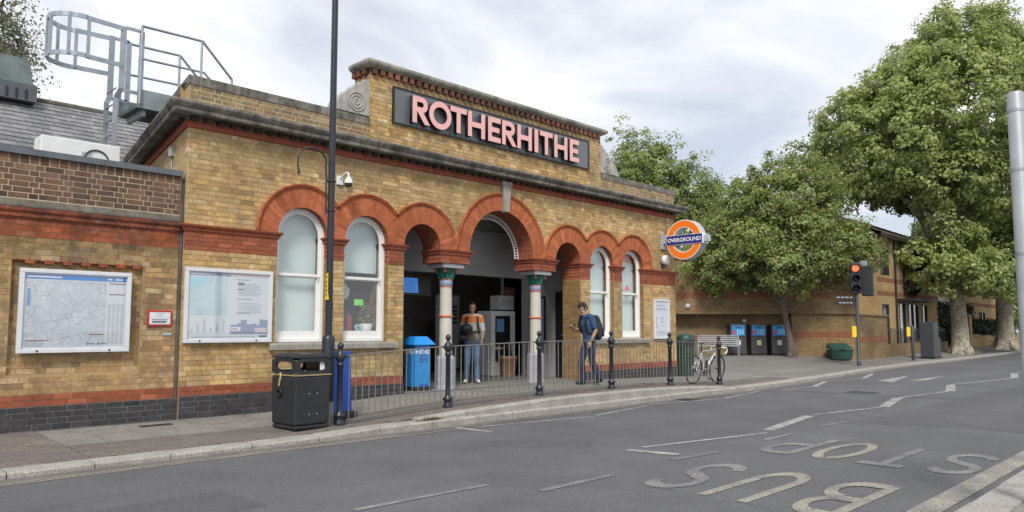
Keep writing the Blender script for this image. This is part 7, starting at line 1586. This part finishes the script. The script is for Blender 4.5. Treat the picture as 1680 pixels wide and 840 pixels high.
def person(label, loc, yaw, J, mats, hair_kind, head_yaw, head_pitch, hands, collar=None, sleeve='long', height=1.0):
    """J: joints in a local frame, person faces -Y, x = the person's left is +X"""
    e = empty('person', loc, yaw, label=label, cat='person'); e.scale = (height,) * 3; V = {k: Vector(v) for k, v in J.items()}
    b = MB()
    loft(b, [V['pelvis'] + Vector((0, 0, -.06)), V['pelvis'], V['waist'], V['chest'], V['shoulders'] - Vector((0, 0, .04))], [(.15, .10), (.16, .11), (.14, .10), (.165, .115), (.15, .085)], (1, 0, 0), 18)
    loft(b, [V['shoulders'] - Vector((0, 0, .05)), V['neck'], V['head'] + Vector((0, 0, -.03))], [(.075, .06), (.054, .054), (.05, .05)], (1, 0, 0))
    for s in ('l', 'r'):
        loft(b, [V['sh_' + s], V['el_' + s].lerp(V['sh_' + s], .5), V['el_' + s]], [(.052, .056), (.046, .05), (.039, .039)], (1, .2, 0), 12); loft(b, [V['el_' + s], V['el_' + s].lerp(V['wr_' + s], .35), V['wr_' + s]], [(.039, .039), (.040, .038), (.025, .022)], (1, .2, 0), 12)
        loft(b, [V['hip_' + s], V['hip_' + s].lerp(V['kn_' + s], .5), V['kn_' + s]], [(.085, .092), (.072, .078), (.054, .056)], (1, 0, 0)); loft(b, [V['kn_' + s], V['kn_' + s].lerp(V['an_' + s], .35), V['an_' + s]], [(.054, .056), (.052, .058), (.034, .038)], (1, 0, 0))
        hand(b, V['wr_' + s], hands[s][0], hands[s][1], hands[s][2], 1 if s == 'l' else -1)
    Rm, hc = head(b, V['head'] + Vector((0, 0, .075)), head_yaw, head_pitch)
    body = skin('body', b, M['skin_a'], e, .0075, 3, .45); face_bits(body, Rm, hc)
    # hair
    h = MB()
    def HE(p, rx, ry, rz): h.ellipsoid(hc + Rm @ Vector(p), rx, ry, rz, 14, 9, 0, Rm)
    HE((0, .028, .055), .081, .088, .078); HE((0, .06, .0), .072, .056, .08); HE((0, -.035, .098), .066, .052, .03)
    for s in (-1, 1): HE((s * .062, .02, .02), .02, .05, .05)
    if hair_kind == 'full': HE((0, -.04, .098), .06, .04, .03); HE((.02, .01, .115), .055, .06, .03)
    skin('hair', h, M['hair'], e, .008, 2, .4)
    # shirt
    t = MB(); lift = .016
    loft(t, [V['pelvis'] + Vector((0, 0, -.02)), V['pelvis'] + Vector((0, 0, .06)), V['waist'], V['chest'], V['shoulders'] - Vector((0, 0, .035))], [(.178, .127), (.175, .125), (.158, .118), (.183, .134), (.160, .098)], (1, 0, 0), 20)
    for s in ('l', 'r'):
        end = V['wr_' + s] if sleeve == 'long' else V['sh_' + s].lerp(V['el_' + s], .72); m_ = V['el_' + s] if sleeve == 'long' else V['sh_' + s].lerp(V['el_' + s], .4)
        loft(t, [V['shoulders'].lerp(V['sh_' + s], .55), V['sh_' + s], V['sh_' + s].lerp(m_, .6)], [(.07, .075), (.068, .074), (.062, .066)], (0, 1, 0), 12)
        if sleeve == 'long': loft(t, [V['sh_' + s], V['sh_' + s].lerp(V['el_' + s], .5), V['el_' + s]], [(.068, .072), (.06, .062), (.054, .056)], (1, .2, 0), 12); loft(t, [V['el_' + s], V['el_' + s].lerp(V['wr_' + s], .5), V['el_' + s].lerp(V['wr_' + s], .92)], [(.054, .056), (.05, .05), (.036, .036)], (1, .2, 0), 12)
        else: loft(t, [V['sh_' + s], end], [(.068, .072), (.066, .066)], (1, .2, 0), 12)
    skin('shirt', t, M[mats['shirt']], e, .009, 3, .45)
    cl = MB(); nb = V['neck'] + Vector((0, 0, -.03))
    for k in range(20):
        a0, a1 = 2 * math.pi * k / 20, 2 * math.pi * (k + 1) / 20; P = lambda a, r_, z: nb + Vector((r_ * 1.05 * math.cos(a), r_ * math.sin(a), z + (.02 * math.sin(a))))
        if abs(a0 + .157 - 1.5 * math.pi) < .35: continue
        cl.quad(P(a0, .066, .045), P(a1, .066, .045), P(a1, .096, -.012), P(a0, .096, -.012)); cl.quad(P(a1, .064, -.012), P(a0, .064, -.012), P(a0, .066, .045), P(a1, .066, .045))
    cl.build('collar', M[mats['collar']], e)
    # trousers
    t = MB(); loft(t, [V['pelvis'] + Vector((0, 0, -.10)), V['pelvis'], V['pelvis'] + Vector((0, 0, .05))], [(.165, .115), (.172, .121), (.158, .112)], (1, 0, 0), 18)
    for s in ('l', 'r'):
        loft(t, [V['hip_' + s], V['hip_' + s].lerp(V['kn_' + s], .5), V['kn_' + s]], [(.098, .105), (.085, .09), (.07, .073)], (1, 0, 0)); loft(t, [V['kn_' + s], V['kn_' + s].lerp(V['an_' + s], .5), V['an_' + s] + Vector((0, 0, -.015))], [(.07, .073), (.066, .07), (.060, .064)], (1, 0, 0))
    skin('trousers', t, M[mats['trousers']], e, .009, 3, .45)
    for s in ('l', 'r'):
        a = V['an_' + s]; toe = V.get('toe_' + s, a + Vector((0, -.15, -.055))); heel = a + (a - toe).normalized() * .045; heel.z = toe.z - .0 if abs(toe.z - a.z) < .08 else a.z - .05
        sh = MB(); loft(sh, [heel + Vector((0, 0, .0)), a.lerp(toe, .35) + Vector((0, 0, -.03)), toe], [(.037, .036), (.042, .042), (.038, .026)], (1, 0, 0), 12); loft(sh, [a + Vector((0, 0, .015)), a + Vector((0, 0, -.045))], [(.045, .048), (.045, .05)], (1, 0, 0), 12); skin('shoe', sh, M[mats['shoes']], e, .008, 3, .4)
    return e, V
# man in the striped shirt under the main arch
g1 = (6.60, 1.02, FZ + .006); y1 = math.atan2(-11.03 - g1[1], -4.31 - g1[0]) + math.pi / 2
J1 = dict(pelvis=(0, 0, .93), waist=(0, .0, 1.08), chest=(0, -.005, 1.27), shoulders=(0, .0, 1.43), neck=(0, -.005, 1.475), head=(0, -.018, 1.54), sh_l=(.175, .0, 1.405), el_l=(.235, .02, 1.13), wr_l=(.215, -.10, .93), sh_r=(-.175, 0, 1.405), el_r=(-.225, -.02, 1.14), wr_r=(-.07, -.20, 1.10), hip_l=(.085, 0, .90), kn_l=(.10, -.02, .49), an_l=(.115, .02, .095), hip_r=(-.085, 0, .90), kn_r=(-.10, -.02, .49), an_r=(-.115, .02, .095), toe_l=(.15, -.12, .038), toe_r=(-.15, -.12, .038))
p1, V1 = person('man in an orange, white and taupe striped shirt and blue jeans under the main arch', g1, y1, J1, dict(shirt='rugby', collar='pr_white', trousers='jeans', shoes='shoe_white'), 'short', 0, R(2), {'l': ((.0, -.25, -1), (-1, 0, 0), .55), 'r': ((.9, -.3, -.05), (0, .4, -.9), .75)}, height=1.0)
def held(name, label, cat, e, builder, mat_):
    o_ = empty(name, e.location, e.rotation_euler.z, label=label, cat=cat); o_.scale = e.scale; builder(o_); return o_
def b1(o_):
    mb = MB(); mb.ellipsoid((-.12, -.25, 1.17), .14, .11, .10); sk_ = skin('crown', mb, M['bag'], o_, .01, 3); mb = MB(); mb.ellipsoid((.0, -.31, 1.09), .14, .09, .022); mb.build('brim', M['bag'], o_)
held('black_cap', 'large black cap held against the striped shirt', 'cap', p1, b1, None)
def b2(o_):
    mb = MB(); mb.bbox(-.26, -.10, -.22, -.13, .93, 1.03, .012); mb.build('body', M['black_rough'], o_); mb = MB(); mb.lathe([(.04, -.28), (.045, -.24), (.045, -.2)], (-.18, 0, .98), 16, axis='y'); mb.build('lens', M['black'], o_, fix=True); mb = MB(); mb.lathe([(.036, -.281), (.0, -.279)], (-.18, 0, .98), 16, axis='y'); mb.build('glass', M['lens_off'], o_)
held('camera', 'black camera hanging under the arm of the man in stripes', 'camera', p1, b2, None)
def b3(o_):
    mb = MB(); mb.bbox(-.15, .15, .12, .27, 1.02, 1.44, .05); mb.build('pack', M['bag'], o_)
    for s in (-1, 1):
        mb = MB(); P = [(s * .10, .12, 1.42), (s * .105, .03, 1.478), (s * .115, -.09, 1.40), (s * .125, -.142, 1.28), (s * .14, -.125, 1.14), (s * .155, -.03, 1.06), (s * .14, .11, 1.06)]
        for a, b_ in zip(P, P[1:]): mb.bar(a, b_, .05, .014, up=(0, -1, .3))
        mb.build('strap', M['bag'], o_)
held('backpack', 'dark backpack with straps over the striped shirt', 'backpack', p1, b3, None)
# man in navy looking at his phone on the pavement
g2 = (8.02, -1.06, pav_z(8.02, -1.06) + .005); y2 = math.atan2(-11.03 - g2[1], -4.31 - g2[0]) + math.pi / 2 - R(58)
J2 = dict(pelvis=(0, .02, .93), waist=(0, .0, 1.08), chest=(0, -.035, 1.27), shoulders=(0, -.04, 1.43), neck=(0, -.075, 1.465), head=(0, -.13, 1.515), sh_l=(.18, -.03, 1.40), el_l=(.24, .03, 1.13), wr_l=(.20, -.07, .90), sh_r=(-.18, -.04, 1.40), el_r=(-.235, -.05, 1.13), wr_r=(-.13, -.27, 1.16), hip_l=(.085, .02, .90), kn_l=(.095, .02, .49), an_l=(.10, .20, .14), hip_r=(-.085, .02, .90), kn_r=(-.10, -.12, .50), an_r=(-.10, -.10, .095), toe_l=(.11, .08, .045), toe_r=(-.12, -.25, .038))
p2, V2 = person('man in a navy polo shirt and dark jeans looking down at his phone', g2, y2, J2, dict(shirt='navy_shirt', collar='navy_shirt', trousers='dark_jeans', shoes='shoe_dark'), 'full', R(6), R(36), {'l': ((-.05, -.3, -1), (-1, 0, 0), .5), 'r': ((.35, -.75, .35), (0, -.2, 1), .5)}, sleeve='short', height=1.0)
def b4(o_):
    mb = MB(); mb.M = Matrix.Translation((-.10, -.335, 1.225)) @ Matrix.Rotation(R(28), 4, 'X'); mb.bbox(-.037, .037, -.075, .075, 0, .009, .003); mb.build('case', M['black'], o_); mb = MB(); mb.M = Matrix.Translation((-.10, -.335, 1.225)) @ Matrix.Rotation(R(28), 4, 'X'); mb.quad((-.033, -.07, .0095), (.033, -.07, .0095), (.033, .07, .0095), (-.033, .07, .0095)); mb.build('screen', M['lens_off'], o_)
held('phone', 'black phone held by the man in navy', 'phone', p2, b4, None)
def b5(o_):
    mb = MB(); loft(mb, [(.02, .19, 1.0), (.02, .20, 1.2), (.02, .16, 1.40)], [(.16, .085), (.165, .10), (.13, .06)], (1, 0, 0), 18); skin('pack', mb, M['bag'], o_, .012, 4); mb = MB(); mb.bbox(-.09, .13, .27, .32, 1.0, 1.18, .02); mb.build('pocket', M['bag'], o_)
    for s in (-1, 1):
        mb = MB(); P = [(s * .10, .08, 1.41), (s * .105, -.03, 1.465), (s * .12, -.13, 1.40), (s * .135, -.165, 1.28), (s * .15, -.13, 1.14), (s * .16, -.02, 1.06), (s * .14, .10, 1.04)]
        for a, b_ in zip(P, P[1:]): mb.bar(a, b_, .045, .014, up=(0, -1, .3))
        mb.build('strap', M['bag'], o_)
held('backpack', 'black backpack on the man looking at his phone', 'backpack', p2, b5, None)
wt = empty('wrist_watch', g2, y2, label='dark watch on the wrist of the man in navy', cat='watch'); mb = MB(); w_ = V2['el_l'].lerp(V2['wr_l'], .9); mb.torus(tuple(w_), .031, .008, 'z', 18, 6); mb.build('strap', M['bag'], wt)
